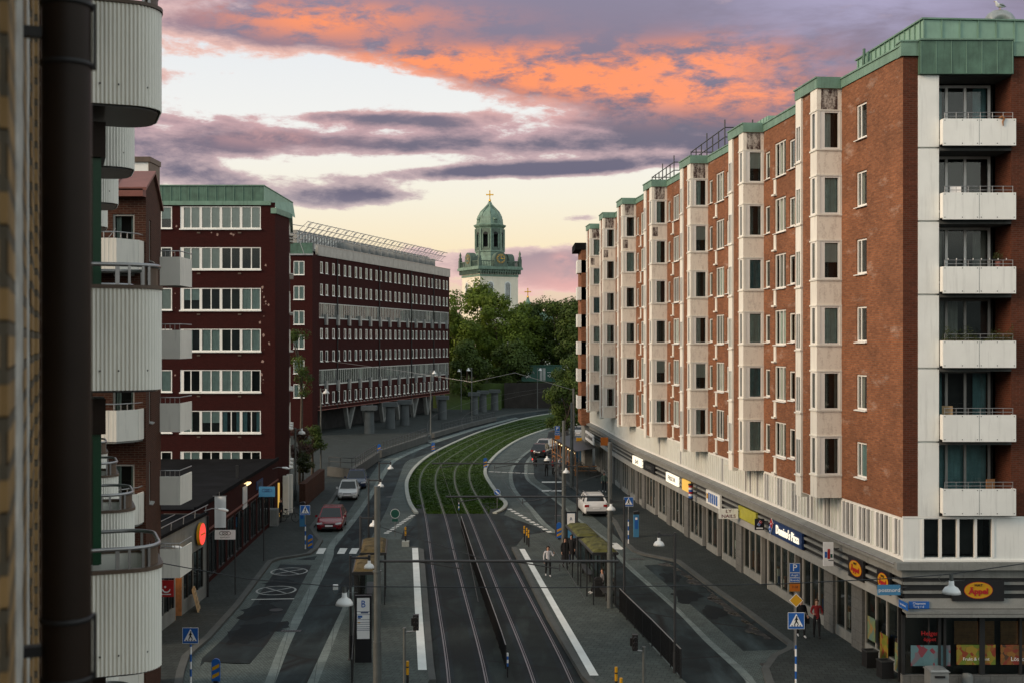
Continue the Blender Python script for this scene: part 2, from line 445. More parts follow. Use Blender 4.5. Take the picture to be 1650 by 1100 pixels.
# cloud colour: mauve grey bodies, pink to orange light from below
body = cramp(mth('DIVIDE', EL, 20.0, clamp=True), [(0, (.50, .33, .34)), (.15, (.50, .345, .355)), (.27, (.27, .235, .29)), (.36, (.145, .138, .20)), (.5, (.17, .158, .212)), (.7, (.24, .205, .275)), (1, (.265, .268, .385))])
edge = cramp(mth('DIVIDE', EL, 20.0, clamp=True), [(0, (.85, .50, .47)), (.17, (.80, .57, .52)), (.33, (.58, .47, .47)), (.5, (.58, .39, .41)), (.65, (.82, .50, .42)), (1, (.55, .52, .66))])
ccol = wmix(core, edge, body)
glow = total([blob(-2, 12.9, 4, .7, .75, -.1), blob(7.5, 11.6, 6, .75, .75, -.04), blob(-8, 15.3, 6, .6, .6, -.02), blob(4.5, 12.6, 7.5, 1.0, .95, -.02), blob(9.5, 13.2, 3.6, .9, .8), blob(-9.5, 14.6, 4.5, .7, .75, -.02), blob(-5.5, 13.3, 3, .5, .55), blob(1, 13.6, 4, .5, .5), blob(12, 11.2, 5, .9, .45)])
glow = mth('MULTIPLY', glow, sstep(mth('ADD', mth('MULTIPLY', n2, .6), mth('MULTIPLY', n3, .4)), .38, .58), clamp=True)
ccol = wmix(glow, ccol, (.96, .31, .145))
pink = mth('MULTIPLY', total([blob(2.8, 2.6, 2.2, .8, .65), blob(2.4, 3.9, .5, .35, .6), blob(-3, 2.4, 3, .8, .35), blob(-11.5, 9.6, 3.5, .6, .5), blob(3, 10.8, 4, .5, .5)]), sstep(n2, .38, .62), clamp=True)
ccol = wmix(pink, ccol, (.84, .44, .40))
ccol = wmix(mth('MULTIPLY', blob(17, 15.5, 7, 3.2, .9, 0), sstep(n1, .35, .6), clamp=True), ccol, (.40, .37, .53))
sky = wmix(mask, clear, ccol)
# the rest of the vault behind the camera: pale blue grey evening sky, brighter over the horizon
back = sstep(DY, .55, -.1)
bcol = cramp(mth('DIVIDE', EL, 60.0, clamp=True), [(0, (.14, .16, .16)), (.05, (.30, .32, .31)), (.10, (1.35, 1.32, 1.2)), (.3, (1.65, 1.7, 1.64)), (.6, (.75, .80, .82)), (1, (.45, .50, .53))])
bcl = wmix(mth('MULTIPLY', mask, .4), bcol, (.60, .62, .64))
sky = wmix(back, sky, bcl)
sky = wmix(sstep(EL, 19, 30), sky, wmix(mth('MULTIPLY', mask, .4), (.50, .57, .60), (.36, .38, .42)))
# below the horizon
sky = wmix(sstep(DZ, .0, -.03), sky, (.03, .03, .032))
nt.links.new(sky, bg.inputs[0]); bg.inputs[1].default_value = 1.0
w.cycles.sampling_method = 'MANUAL'; w.cycles.sample_map_resolution = 512

# ------------------------------------------------------------------ low evening sun, far beyond the left hand roofs
sl = bpy.data.lights.new('sun', 'SUN'); so = bpy.data.objects.new('sun', sl); COL.objects.link(so)
sl.energy = 2.6; sl.angle = rad(24); sl.color = (1.0, .74, .52)
az, el = rad(-112), rad(22)          # where the light comes from
d = Vector((math.sin(az)*math.cos(el), math.cos(az)*math.cos(el), math.sin(el)))
so.rotation_euler = d.to_track_quat('Z', 'Y').to_euler()
so.location = (-80, 40, 60)
sc.cycles.max_bounces = 6; sc.cycles.transparent_max_bounces = 12; sc.cycles.use_denoising = True
sc.cycles.caustics_reflective = False; sc.cycles.caustics_refractive = False; sc.cycles.sample_clamp_indirect = 4
nish.sun_rotation = az
# ------------------------------------------------------------------ windows
WC = {}
def wave_sheet(mb, x0, x1, z0, z1, y, amp=.025, per=.16, m=0):
    n = max(4, int((x1-x0)/per*4)); n = min(n, 40)
    vs = []
    for i in range(n+1):
        x = x0+(x1-x0)*i/n; yy = y+amp*math.sin(2*math.pi*(x-x0)/per)
        vs += [(x, yy, z0), (x, yy, z1)]
    mb.add(vs, [(2*i, 2*i+2, 2*i+3, 2*i+1) for i in range(n)], m, True)
def win(parent, name, w, h, loc, rz=0.0, muls=(), fr=.06, bars=(), cur=None, fmat='frame_white', sill=True, gmat='window_glass', left=None, cmat='curtain_sheer', fd=.07, kids=None):
    """window unit: origin at the left bottom of its opening, facing -y; muls = x of uprights, bars = z of cross bars"""
    key = (name, round(w, 2), round(h, 2), tuple(muls), tuple(bars), cur, fmat, sill, gmat, left, cmat, fr)
    if key not in WC:
        fl = left if left else fr
        a = MB()
        a.box((0, 0, 0), (fl, fd, h)); a.box((w-fr, 0, 0), (w, fd, h)); a.box((fl, 0, h-fr), (w-fr, fd, h)); a.box((fl, 0, 0), (w-fr, fd, fr))
        for x in muls: a.box((x-fr/2, .004, fr), (x+fr/2, fd-.004, h-fr))
        for z in bars: a.box((fl, .008, z-fr*.4), (w-fr, fd-.008, z+fr*.4))
        if sill: a.add([(-.05, -.16, -.03), (w+.05, -.16, -.03), (w+.05, .02, .012), (-.05, .02, .012), (-.05, -.16, -.06), (w+.05, -.16, -.06), (w+.05, .02, -.03), (-.05, .02, -.03)],
                       [(0,1,2,3), (4,5,1,0), (5,6,2,1), (7,4,0,3), (7,6,5,4)])
        o = a.build(name, fmat); out = [('frame', o.data, o)]
        p = MB(); p.quad((fl-.01, fd*.6, fr-.01), (w-fr+.01, fd*.6, fr-.01), (w-fr+.01, fd*.6, h-fr+.01), (fl-.01, fd*.6, h-fr+.01))
        po = p.build('pane', gmat); out.append(('pane', po.data, po))
        if cur:
            c = MB()
            if cur == 'full': wave_sheet(c, fl, w-fr, fr*.5, h-fr*.5, fd+.11)
            elif cur == 'open':
                wave_sheet(c, fl, fl+(w-fl)*.24, fr*.5, h-fr*.5, fd+.11); wave_sheet(c, w-(w-fl)*.26, w-fr, fr*.5, h-fr*.5, fd+.11)
            elif cur == 'left': wave_sheet(c, fl, fl+(w-fl)*.5, fr*.5, h-fr*.5, fd+.11)
            elif cur == 'blind': c.quad((fl, fd+.06, h*.45), (w-fr, fd+.06, h*.45), (w-fr, fd+.06, h), (fl, fd+.06, h))
            elif cur == 'shade': c.quad((fl, fd+.06, .0), (w-fr, fd+.06, .0), (w-fr, fd+.06, h), (fl, fd+.06, h))
            qo = c.build('blind' if cur in ('blind', 'shade') else 'curtain', cmat); out.append((qo.name.split('.')[0], qo.data, qo))
        for _, _, ob in out: bpy.data.objects.remove(ob)
        WC[key] = [(n, me) for n, me, _ in out]
    root = None
    for i, (n, me) in enumerate(WC[key]):
        o = bpy.data.objects.new(name if i == 0 else n, me); COL.objects.link(o)
        if i == 0:
            o.parent = parent; o.location = loc; o.rotation_euler = (0, 0, rz); root = o
        else: o.parent = root
    return root
def pl(fr, u, y, z):
    p = fr @ Vector((u, y, z)); return (p.x, p.y, p.z)

# ------------------------------------------------------------------ the long brick apartment house on the right
C0 = Vector((14.66, 44.8))
APT = thing('apartment_house', 'long orange brick apartment house with stacked white bay windows and green copper roof edge', 'apartment house', (C0.x, C0.y, 0))
XS = [13.96, 12.9, 11.8, 10.74, 9.68, 8.98, 8.5, 7.9]
YS = [50.6, 61.2, 71.9, 82.7, 93.2, 103.5, 113.6, 121.5]
PTS = [Vector((x, y)) - C0 for x, y in zip(XS, YS)]
ROW = [2.75*i for i in range(6)]
ZB, ZT = 6.4, 23.7
brickw = MB(); cop = MB(); bay = MB(); mez = MB(); led = MB(); fas = MB(); shop = MB(); found = MB()
CUR = [('full', 'curtain_sheer'), ('left', 'curtain_white'), ('full', 'curtain_sheer'), ('open', 'curtain_grey'), ('open', 'curtain_white'), ('left', 'curtain_sheer'), ('full', 'curtain_grey'), (None, 'room'), ('open', 'curtain_grey'), ('full', 'curtain_teal'), ('blind', 'curtain_white')]
def rc(): return CUR[RN.randrange(len(CUR))]
def coping(mb, fr, u0, u1, y0, z0=23.70, z1=24.12, out=.06, dep=.5):
    mb.M = fr
    mb.box((u0, y0-out, z0), (u1, y0+dep, z1-.06)); mb.box((u0-.03, y0-out-.05, z1-.06), (u1+.03, y0+dep, z1))
def street_level(fr, u0, u1, k):
    """mezzanine band, ledge, fascia and shopfront of one stretch of the street side"""
    # ribbed band: windows between white uprights near the corner, closed ribbed panels farther along
    mez.M = fr
    n = max(3, int(round((u1-u0)/.42))); st = (u1-u0)/n
    mez.box((u0, .03, 4.77), (u1, .30, 4.93), 0); mez.box((u0, .03, 6.28), (u1, .30, 6.42), 0)
    for i in range(n+1):
        x = u0+st*i
        mez.box((max(u0, x-.04), -.01, 4.93), (min(u1, x+.04), .12, 6.28), 0)
        if k < 2 and i % 4 == 0: mez.box((max(u0, x-.11), -.0, 4.935), (min(u1, x+.11), .13, 6.275), 0)
        if i < n:
            dark = (k == 0 and i % 4 != 3) or (k == 1 and i % 5 in (0, 1)) or (k > 1 and RN.random() < .06)
            mez.quad((x, .09 if dark else .045, 4.93), (x+st, .09 if dark else .045, 4.93), (x+st, .09 if dark else .045, 6.28), (x, .09 if dark else .045, 6.28), 1 if dark else 2)
    led.M = fr
    led.add([(u0, .04, 4.79), (u1, .04, 4.79), (u1, -.34, 4.66), (u0, -.34, 4.66), (u0, -.34, 4.54), (u1, -.34, 4.54), (u1, .0, 4.5), (u0, .0, 4.5)],
            [(3,2,1,0), (4,5,2,3), (7,6,5,4), (0,7,4,3), (6,1,2,5)], 0)
    led.tube([(u0, -.36, 4.68), (u1, -.36, 4.68)], .022, 6, 1)
    fas.M = fr
    fas.box((u0, -.06, 4.16), (u1, .6, 4.50), 0); fas.box((u0, .06, 3.38), (u1, .6, 4.16), 1); fas.box((u0, -.08, 3.02), (u1, .6, 3.38), 2)
    for z in (3.62, 3.95): fas.box((u0, -.05, z-.05), (u1, .07, z+.05), 3)
    # shops: stone piers, window bays with a low wall, recessed doors
    shop.M = fr
    D = .55
    shop.box((u0, D+.45, 0), (u1, D+.5, 3.05), 3)
    shop.quad((u0, .6, 3.02), (u1, .6, 3.02), (u1, D+.45, 3.02), (u0, D+.45, 3.02), 3)
    x = u0; i = 0
    while x < u1-.6:
        kind = (i+k) % 4
        if kind == 0:
            e = min(u1, x+1.1); shop.box((x, D-.12, 0), (e, D+.44, 3.02), 0)
        elif kind == 2:
            e = min(u1, x+1.2); shop.box((x, D, 0), (x+.1, D+.3, 3.0), 4); shop.box((e-.1, D, 0), (e, D+.3, 3.0), 4)
            shop.box((x+.1, D+.22, .02), (e-.1, D+.28, 2.95), 5); 
        else:
            e = min(u1, x+3.1)
            shop.box((x, D, 0), (e, D+.2, .55), 1)
            nb = max(1, int((e-x)/1.0)); s2 = (e-x)/nb
            for j in range(nb+1):
                xx = x+j*s2; shop.box((max(x, xx-.05), D+.02, .55), (min(e, xx+.05), D+.12, 2.9), 4)
            shop.box((x, D+.02, 2.9), (e, D+.12, 3.02), 4)
            sg = MB(fr); sg.quad((x+.05, D+.07, .55), (e-.05, D+.07, .55), (e-.05, D+.07, 2.9), (x+.05, D+.07, 2.9))
            sg.build('shop_window', 'shop_glass', APT)
            if RN.random() < .45:
                il = MB(fr)
                for j in range(2): il.box((x+.4+j*1.2, D+.40, 2.55), (x+1.2+j*1.2, D+.43, 2.60))
                il.build('ceiling_light', 'lamp_inside', APT)
            it = MB(fr)
            for j in range(7):
                xx = x+.15+RN.random()*max(.2, e-x-.5); it.box((xx, D+.30, .56), (xx+RN.uniform(.1, .4), D+.42, .56+RN.uniform(.2, 1.0)), RN.randrange(4))
            it.build('window_display', ['wood', 'cloth_shop', 'panel_white', 'sign_navy'], APT)['kind'] = 'stuff'
        x = e; i += 1
for k in range(-1, 7):
    if k == -1: a = Vector((0, 0)); b = PTS[0]
    else: a = PTS[k]; b = PTS[k+1]
    e = a-b; L = e.length; rz = math.atan2(e.y, e.x); fr = frame((a.x, a.y, 0), rz)
    frw = None
    holes = []
    wins = []
    if k == -1:
        u = -(48.55-44.8)/.993-.52
        for r in ROW: holes.append((u, u+1.02, 21.24-r, 22.66-r)); wins.append(('narrow_window', u, 21.24-r, 1.02, 1.42, (.36,)))
        w0, w1 = -L, 0.0
    else:
        w0, w1 = -L, -2.65
        for r in ROW:
            z0 = 21.22-r
            holes.append((-L+.22, -L+1.0, z0, z0+1.38)); wins.append(('narrow_window', -L+.22, z0, .78, 1.38, ()))
            holes.append((-L+1.75, -L+3.45, z0-.12, z0+1.58)); wins.append(('french_window', -L+1.75, z0-.12, 1.7, 1.7, (.62, 1.15)))
            holes.append((-L+3.95, -L+4.75, z0, z0+1.38)); wins.append(('narrow_window', -L+3.95, z0, .8, 1.38, ()))
    brickw.M = fr
    brickw.wall(w0, w1, ZB, ZT, holes, 0, .10, .5, 0, 1)
    for name, u, z, w_, h_, mu in wins:
        c, cm = rc()
        win(APT, name, w_, h_, pl(fr, u, .05, z), rz, mu, .07, cur=c, cmat=cm)
        # soldier course over the opening
        brickw.box((u-.12, -.012, z+h_+.02), (u+w_+.12, .0, z+h_+.10), 0)
        if name == 'french_window':   # white panel of the balcony door going down below the sill
            bay.M = fr; bay.box((u-.02, -.05, z-.82), (u+.30, .02, z-.08), 0); bay.box((u-.07, -.16, z-.90), (u+.35, .02, z-.82), 0)
    coping(cop, fr, w0, w1, 0)
    if k >= 0:
        P = -1.08
        ff = fr @ Matrix.Translation((0, P, 0)) @ Matrix.Rotation(rad(90), 4, 'Z')   # bay front, looking to the camera
        sf = fr @ Matrix.Translation((0, P, 0))                                      # bay side, looking over the street
        fh = [(.14, .98, 21.13-r, 22.72-r) for r in ROW]
        bay.M = ff; bay.wall(0, 1.08, ZB, ZT, fh, 1, .06, .6, 0, 3)
        for i, r in enumerate(ROW):
            c, cm = rc()
            win(APT, 'bay_window', .84, 1.59, pl(ff, .14, -.015, 21.13-r), rz+rad(90), (), .06, cur=c, cmat=cm, sill=False, left=.2)
            z = 21.13-r
            bay.box((-.02, -.05, z-.07), (1.08, -.0, z-.01), 0); bay.box((-.02, -.04, z+1.6), (1.08, -.0, z+1.66), 0)
            bay.box((0, -.03, z-.01), (.14, -.0, z+1.6), 0); bay.box((.98, -.03, z-.01), (1.08, -.0, z+1.6), 0)
            # dark stains under the roof edge on the top panels
        bay.box((.18, -.006, 22.80), (.90, -.001, 23.66), 2)
        if k >= 3: bay.box((.05, -.006, 20.25), (.42, -.001, 20.9), 2)
        # sides
        sh = [(-.62, -.16, 21.13-r, 22.72-r) for r in ROW]
        bay.M = sf; bay.wall(-.80, 0, ZB, ZT, sh, 0, .06, .4, 0, 3)
        for r in ROW:
            win(APT, 'bay_side_window', .46, 1.59, pl(sf, -.62, -.012, 21.13-r), rz, (), .06, cur='open', cmat='curtain_sheer', sill=False)
            bay.box((-.82, -.05, 21.06-r), (.02, -.0, 21.12-r), 0); bay.box((-.82, -.04, 22.73-r), (.02, 0, 22.79-r), 0)
        brickw.M = sf @ Matrix.Translation((0, .08, 0)); brickw.wall(-1.95, -.80, ZB, ZT, [], 0)
        th = [(-2.62, -2.02, 20.9-r, 22.5-r) for r in ROW]
        bay.M = sf; bay.wall(-2.68, -1.95, ZB-.2, ZT, th, 0, .06, .4, 0, 3)
        for r in ROW:
            win(APT, 'strip_window', .60, 1.6, pl(sf, -2.62, -.012, 20.9-r), rz, (.3,), .06, cur='full' if RN.random() < .4 else None, cmat='curtain_sheer', sill=False)
            bay.box((-2.72, -.06, 20.83-r), (-1.92, 0, 20.89-r), 0)
        bay.box((-1.98, 0, ZB-.2), (-1.95, .3, ZT), 0); bay.box((-.80, .0, ZB), (-.78, .2, ZT), 0)
        # returns at the far end and the soffit
        brickw.M = fr; brickw.quad((-2.66, 0, ZB), (-2.66, P, ZB), (-2.66, P, ZT), (-2.66, 0, ZT), 0)
        bay.M = fr; bay.quad((-2.66, P+.02, ZB+.002), (-2.66, .3, ZB+.002), (-.0, .3, ZB+.002), (-.0, P, ZB+.002), 1)
        bay.box((-2.7, -1.3, ZB-.0), (-2.68, 0, ZB+.02), 1)
        coping(cop, fr, -2.7, .06, P, 23.68, 24.16, .04, 1.1)
        cop.box((.05, P-.02, 23.68), (.10, .04, 24.15))
    if k < 6: street_level(fr, -L, 0.0, k+1)
    else: street_level(fr, -L, 0.0, 5)
# front towards the square
fr = frame((0, 0, 0), 0)
brickw.M = fr; brickw.wall(0, .56, ZB, ZT, [], 2); brickw.wall(4.06, 22, ZB, 24.2, [], 2)  # this face takes the darker brick copy, its shade painted in
LOG = []
for i, r in enumerate(ROW):
    zb = 20.30-r
    bay.M = fr
    bay.box((.562, -.03, ZB+.065 if i == 5 else zb-.0-.02), (1.34, .1, zb+2.66), 4)
lg = MB(fr)
lg.quad((1.34, 0, ZB), (1.34, 0, 23.0), (1.34, 1.5, 23.0), (1.34, 1.5, ZB), 0)
lg.quad((4.06, 1.5, ZB), (4.06, 1.5, 23.0), (4.06, 0, 23.0), (4.06, 0, ZB), 1)
lg.box((.562, .1, ZB-.0), (1.338, .3, 23.0), 0)
for i, r in enumerate(ROW):
    zb = 20.30-r
    lg.box((1.34, -.02, zb-.16), (4.06, 1.5, zb+.06), 2)            # slab
    lg.box((1.345, 1.46, zb+.06), (4.055, 1.56, zb+.42), 3)
lg.box((1.34, .02, 22.95), (4.06, 1.5, 23.2), 2)
lg.box((1.34, 1.7, ZB), (4.06, 1.75, 23.0), 4)
lg.build('loggia', ['panel_white', 'brick_shaded', 'concrete_dark', 'frame_grey', 'room'], APT)
for i, r in enumerate(ROW):
    zb = 20.30-r
    c = ['open', None, 'open', 'left', 'open', 'full'][i]; cm = ['curtain_teal', 'room', 'curtain_grey', 'curtain_grey', 'curtain_teal', 'curtain_teal'][i]
    win(APT, 'loggia_window', 2.5, 2.17, pl(fr, 1.35, 1.42, zb+.42), 0, (.80, 1.52), .10, cur=c, cmat=cm, sill=False, fmat='frame_grey' if i > 2 else 'frame_white')
    b = MB(fr)
    b.box((1.38, -.34, zb-.02), (4.1, -.29, zb+.98), 0); b.box((1.38, -.29, zb-.02), (1.43, .02, zb+.98), 0); b.box((4.05, -.29, zb-.02), (4.1, -.002, zb+.98), 0)
    b.box((2.725, -.345, zb), (2.735, -.34, zb+.96), 1)
    b.box((1.38, -.29, zb-.02), (4.05, -.02, zb+.05), 1)
    bo = b.build('balcony', ['panel_white', 'concrete_dark'], APT)
    rl = MB(fr)
    for z in (zb+1.08, zb+1.22): rl.tube([(1.46, -.26, z), (4.02, -.26, z)], .013, 5)
    for x in (1.47, 1.9, 2.35, 2.8, 3.25, 3.65, 4.01): rl.cyl((x, -.26, zb+.9), (x, -.26, zb+1.22), .012, n=5)
    rl.build('railing', 'steel', bo)
    bolts = MB(fr)
    for x in (1.45, 2.1, 2.66, 2.8, 3.4, 4.03):
        for z in (zb+.06, zb+.92): bolts.cbox((x, -.343, z), (.03, .012, .03))
    bolts.build('bolts', 'iron_black', bo)
# copper over the loggias and roof edge of the front
cop.M = fr
cop.box((-.1, -.1, 23.68), (.6, .5, 24.2), 0)
cop.box((.562, -.18, 22.98), (4.08, .5, 24.24), 1)
for i in range(7): cop.box((.60+i*.57, -.195, 23.0), (.625+i*.57, -.18, 24.22), 0)
cop.box((.55, -.24, 24.24), (4.1, .5, 24.3), 0); cop.box((-.14, -.14, 24.2), (.55, .5, 24.26), 0)
cop.box((4.1, -.12, 23.66), (22, .5, 24.2), 0)
# penthouse storey of standing seam copper
cop.M = Matrix.Identity(4)
A = (.62, .75); B = (.2, 8.0)
pa = [(1.15, 1.1), (22, 2.6), (22, 9.5), (.55, 7.9)]
cop.prism(pa, 24.2, 25.36, 2); cop.prism([(p[0]+(-.08 if p[0] < 3 else 0), p[1]+(-.08 if p[1] < 3 else .05)) for p in pa], 25.36, 25.42, 0)
for i in range(30):
    t = i/29; x = 1.15+(22-1.15)*t; y = 1.1+1.5*t; cop.box((x-.02, y-.045, 24.25), (x+.02, y+.02, 25.36), 0)
for i in range(14):
    t = (i+.5)/14; x = 1.15-.6*t; y = 1.1+6.8*t; cop.box((x-.05, y-.02, 24.25), (x+.02, y+.02, 25.36), 0)
cop.cyl((-.02+.4, 6.3, 24.2), (.4, 6.3, 25.5), .06, m=1); cop.cyl((.0, 4.4, 24.2), (.0, 4.4, 24.9), .06, m=1)
brickw.build('wall', ['brick_orange', 'room', 'brick_shaded'], APT)
bay.build('bay_panel', ['plaster_white', 'panel_worn', 'panel_stained', 'room', 'panel_white'], APT)
cop.build('roof_edge', ['copper', 'copper_dark', 'copper_pale'], APT)
rf = MB()
rf.prism([(.1, .1), (22, .1), (22, 30), (0, 80), (-5.6, 77)] + [(p.x+.1, p.y) for p in reversed(PTS[:7])], 23.8, 23.95)
rf.build('roof', 'roof_felt', APT)
bk = MB(); bk.add([(22, 0, 0), (22, 30, 0), (0, 80, 0), (22, 0, 24), (22, 30, 24), (0, 80, 24)], [(0, 1, 4, 3), (1, 2, 5, 4)]); bk.build('rear_wall', 'brick_brown', APT)
# front mezzanine and ground floor
mez.M = fr
for (x0, x1) in ((0, .75), (3.35, 22)):
    mez.box((x0, -.02, 4.77), (x1, .3, 6.42), 3)
mez.box((.75, -.02, 4.77), (3.35, .3, 4.92), 3); mez.box((.75, -.02, 6.36), (3.35, .3, 6.42), 3); mez.box((.75, .9, 4.9), (3.35, .95, 6.4), 4)
mez.box((.0, -.06, 4.77), (22, -.02, 4.84), 0); mez.box((-.02, -.04, ZB), (22, .02, ZB+.06), 0)
for x in (.72, 1.39, 2.05, 2.71, 3.36): mez.box((x-.05, -.05, 4.92), (x+.05, .1, 6.36), 0)
mez.build('mezzanine', ['frame_white', 'frame_dark', 'panel_ribbed', 'panel_white', 'room'], APT)
for i in range(4):
    p = MB(fr); p.quad((.76+i*.66, .04, 4.92), (1.36+i*.66, .04, 4.92), (1.36+i*.66, .04, 6.36), (.76+i*.66, .04, 6.36)); p.build('mezzanine_pane', 'window_glass', APT)
led.M = fr; led.box((-.34, -.34, 4.5), (22, .0, 4.77), 0); led.build('ledge', ['concrete', 'steel'], APT)
fas.M = fr
fas.box((-.06, -.06, 4.16), (22, .5, 4.50), 0); fas.box((.02, .05, 3.38), (22, .5, 4.16), 1); fas.box((-.08, -.08, 3.02), (22, .5, 3.38), 2)
for z in (3.62, 3.95): fas.box((0, -.05, z-.05), (22, .07, z+.05), 3)
fas.box((-.05, -.55, 2.92), (22, -.08, 3.0), 3); fas.box((-.05, -.6, 2.80), (22, -.5, 2.9), 3)
fas.build('fascia', ['concrete', 'frame_dark', 'concrete_pale', 'concrete'], APT)
shop.M = fr
shop.box((.0, .5, 0), (22, .6, 3.05), 5); shop.box((0, .05, 0), (22, .3, .5), 0)
for x in (.0, 1.35, 1.55, 2.9, 3.0, 4.4, 6): shop.box((x, .06, .5), (x+.1, .2, 3.0), 5)
shop.box((0, .06, 2.75), (22, .2, 3.02), 5)
shop.build('shopfront', ['tile_grey', 'concrete', 'wood', 'room', 'frame_grey', 'frame_dark'], APT)
for i in range(4):
    p = MB(fr); p.quad((.1+i*1.48, .14, .5), (1.36+i*1.48, .14, .5), (1.36+i*1.48, .14, 2.75), (.1+i*1.48, .14, 2.75)); p.build('shop_window', 'shop_glass', APT)
# far end: balconies looking down the street
fe = MB(); e0 = PTS[7]
fe.M = Matrix.Translation((e0.x, e0.y, 0))
fe.box((-.85, 0, 4.5), (.3, 6, 22.6), 0); fe.box((-1.5, -.1, 22.3), (.3, 6, 23.0), 1); fe.box((-.5, .2, 0), (.3, 6, 4.5), 2)
fe.build('end_wall', ['brick_orange', 'roof_felt', 'concrete'], APT)
for i in range(6):
    b = MB(Matrix.Translation((e0.x-1.2, e0.y, 0))); z = 20.0-2.75*i
    b.box((-.05, .0, z-.05), (1.1, .08, z+1.25)); b.box((-.05, .08, z-.05), (.03, 2.6, z+1.25)); b.box((.03, .08, z-.05), (1.1, 2.6, z+.08)); b.build('end_balcony', 'panel_white', APT)
# roof rails and vents
for (x0, y0, x1, y1, z) in ((-3.3, 24, -3.9, 33, 25.3), (-4.6, 36, -5.2, 43.5, 25.1)):
    r = MB(); n = 6
    for row in (0, 1):
        off = row*1.6
        for zz in (z-.55, z): r.tube([(x0+off+.9, y0, zz), (x1+off+.9, y1, zz)], .035, 5)
        for i in range(n+1):
            t = i/n; x = x0+(x1-x0)*t+off+.9; y = y0+(y1-y0)*t; r.cyl((x, y, 23.9), (x, y, z+(.45 if i in (0, 3) else .05)), .04, n=5)
    for yy, xx in ((y0, x0), (y1, x1)):
        for zz in (z-.55, z): r.tube([(xx+.9, yy, zz), (xx+2.5, yy, zz)], .035, 5)
    r.build('roof_rail', 'steel_dark', APT)
hv = MB(); hv.prism([(-1.2, 18), (1.4, 18), (1.2, 22), (-1.6, 22)], 23.9, 24.85, 0)
for i in range(8): hv.box((-1.25-.05*i, 18.2+.5*i, 23.95), (-1.2-.05*i, 18.25+.5*i, 24.85), 1)
hv.build('roof_hood', ['copper_pale', 'copper'], APT)
vt = MB(); vc = (5.1, 3.6)
pts = [(vc[0]-.55+.0, vc[1], 25.4)] + [(vc[0]+.0-.45*math.cos(t), vc[1], 25.78+.42*math.sin(t)) for t in [math.pi*i/8 for i in range(9)]] + [(vc[0]+.45, vc[1], 25.0)]
vt.tube(pts[1:], .24, 12); vt.build('vent_duct', 'zinc', APT)
# ------------------------------------------------------------------ near house on the left (its wall runs past the camera)
NH = thing('yellow_brick_house', 'yellow brick house close on the left with brown downpipe and corrugated white balconies', 'apartment house', (-.075, -.029, 0), rad(110.97))
a = MB()
a.wall(-4, 12.6, 0, 22, [], 0)
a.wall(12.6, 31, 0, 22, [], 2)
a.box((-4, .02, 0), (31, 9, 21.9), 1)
wall = a.build('wall', ['brick_yellow', 'brick_soot', 'brick_soot'], NH)
def proud(u, px): return -(u*math.tan(math.atan((px-825)/1925)+rad(20.97))+.08)
for u0, px, mt in ((2.05, 14, 'brick_yellow'), (2.42, 29, 'render_pale'), (2.95, 37, 'brick_yellow'), (3.4, 43, 'render_pale'), (3.95, 52, 'brick_yellow'), (4.6, 61, 'brick_yellow'), (5.4, 66, 'brick_soot')):
    a = MB(); y = proud(u0, px); n = 150 if mt == 'render_pale' else 0
    if n:
        vs = []
        for i in range(n+1):
            z = 9+8.5*i/n; j = [RN.uniform(-.0015, .0015) for _ in range(3)]
            vs += [(u0, .1, z), (u0+RN.uniform(-.01, .01), y+.004+j[0], z), (u0+.02, y+j[1], z), (u0+.4, y+j[2], z)]
        a.add(vs, [(4*i+j, 4*i+j+1, 4*i+j+5, 4*i+j+4) for i in range(n) for j in range(3)])
    else: a.box((u0, y, 9), (u0+.45, .1, 17.5))
    a.build('wall_pier', mt, NH)
pp = MB()
pp.cyl((3.0, -.108, 6), (3.0, -.108, 20), .056, n=28)
po = pp.build('downpipe', 'pipe_brown', NH)
for z in (13.72, 12.28):
    b = MB()
    for dz in (-.07, .07): b.lathe([(.0575, -.006), (.0605, -.005), (.0605, .005), (.0575, .006)], (3.0, -.108, z+dz), 28)
    b.box((2.985, -.108-.066, z-.076), (3.012, -.108-.0585, z+.076)); b.box((2.985, -.06, z-.012), (3.015, 0, z+.012))
    b.build('pipe_clamp', 'iron_black', po)
def rounded(u0, u1, d, r, n=7):
    """outline of a balcony front from the wall round both corners (u along, y outward negative)"""
    p = [(u0, 0)]
    for i in range(n+1):
        t = math.pi/2*i/n; p.append((u0+r-r*math.cos(t), -d+r-r*math.sin(t)))
    for i in range(n+1):
        t = math.pi/2*i/n; p.append((u1-r+r*math.sin(t), -d+r-r*math.cos(t)))
    p.append((u1, 0)); return p
def resample(p, step):
    out = [p[0]]; acc = 0
    for i in range(len(p)-1):
        ax, ay = p[i]; bx, by = p[i+1]; L = math.hypot(bx-ax, by-ay)
        t = step-acc
        while t <= L:
            out.append((ax+(bx-ax)*t/L, ay+(by-ay)*t/L)); t += step
        acc = (acc+L) % step
    return out
CB = {}
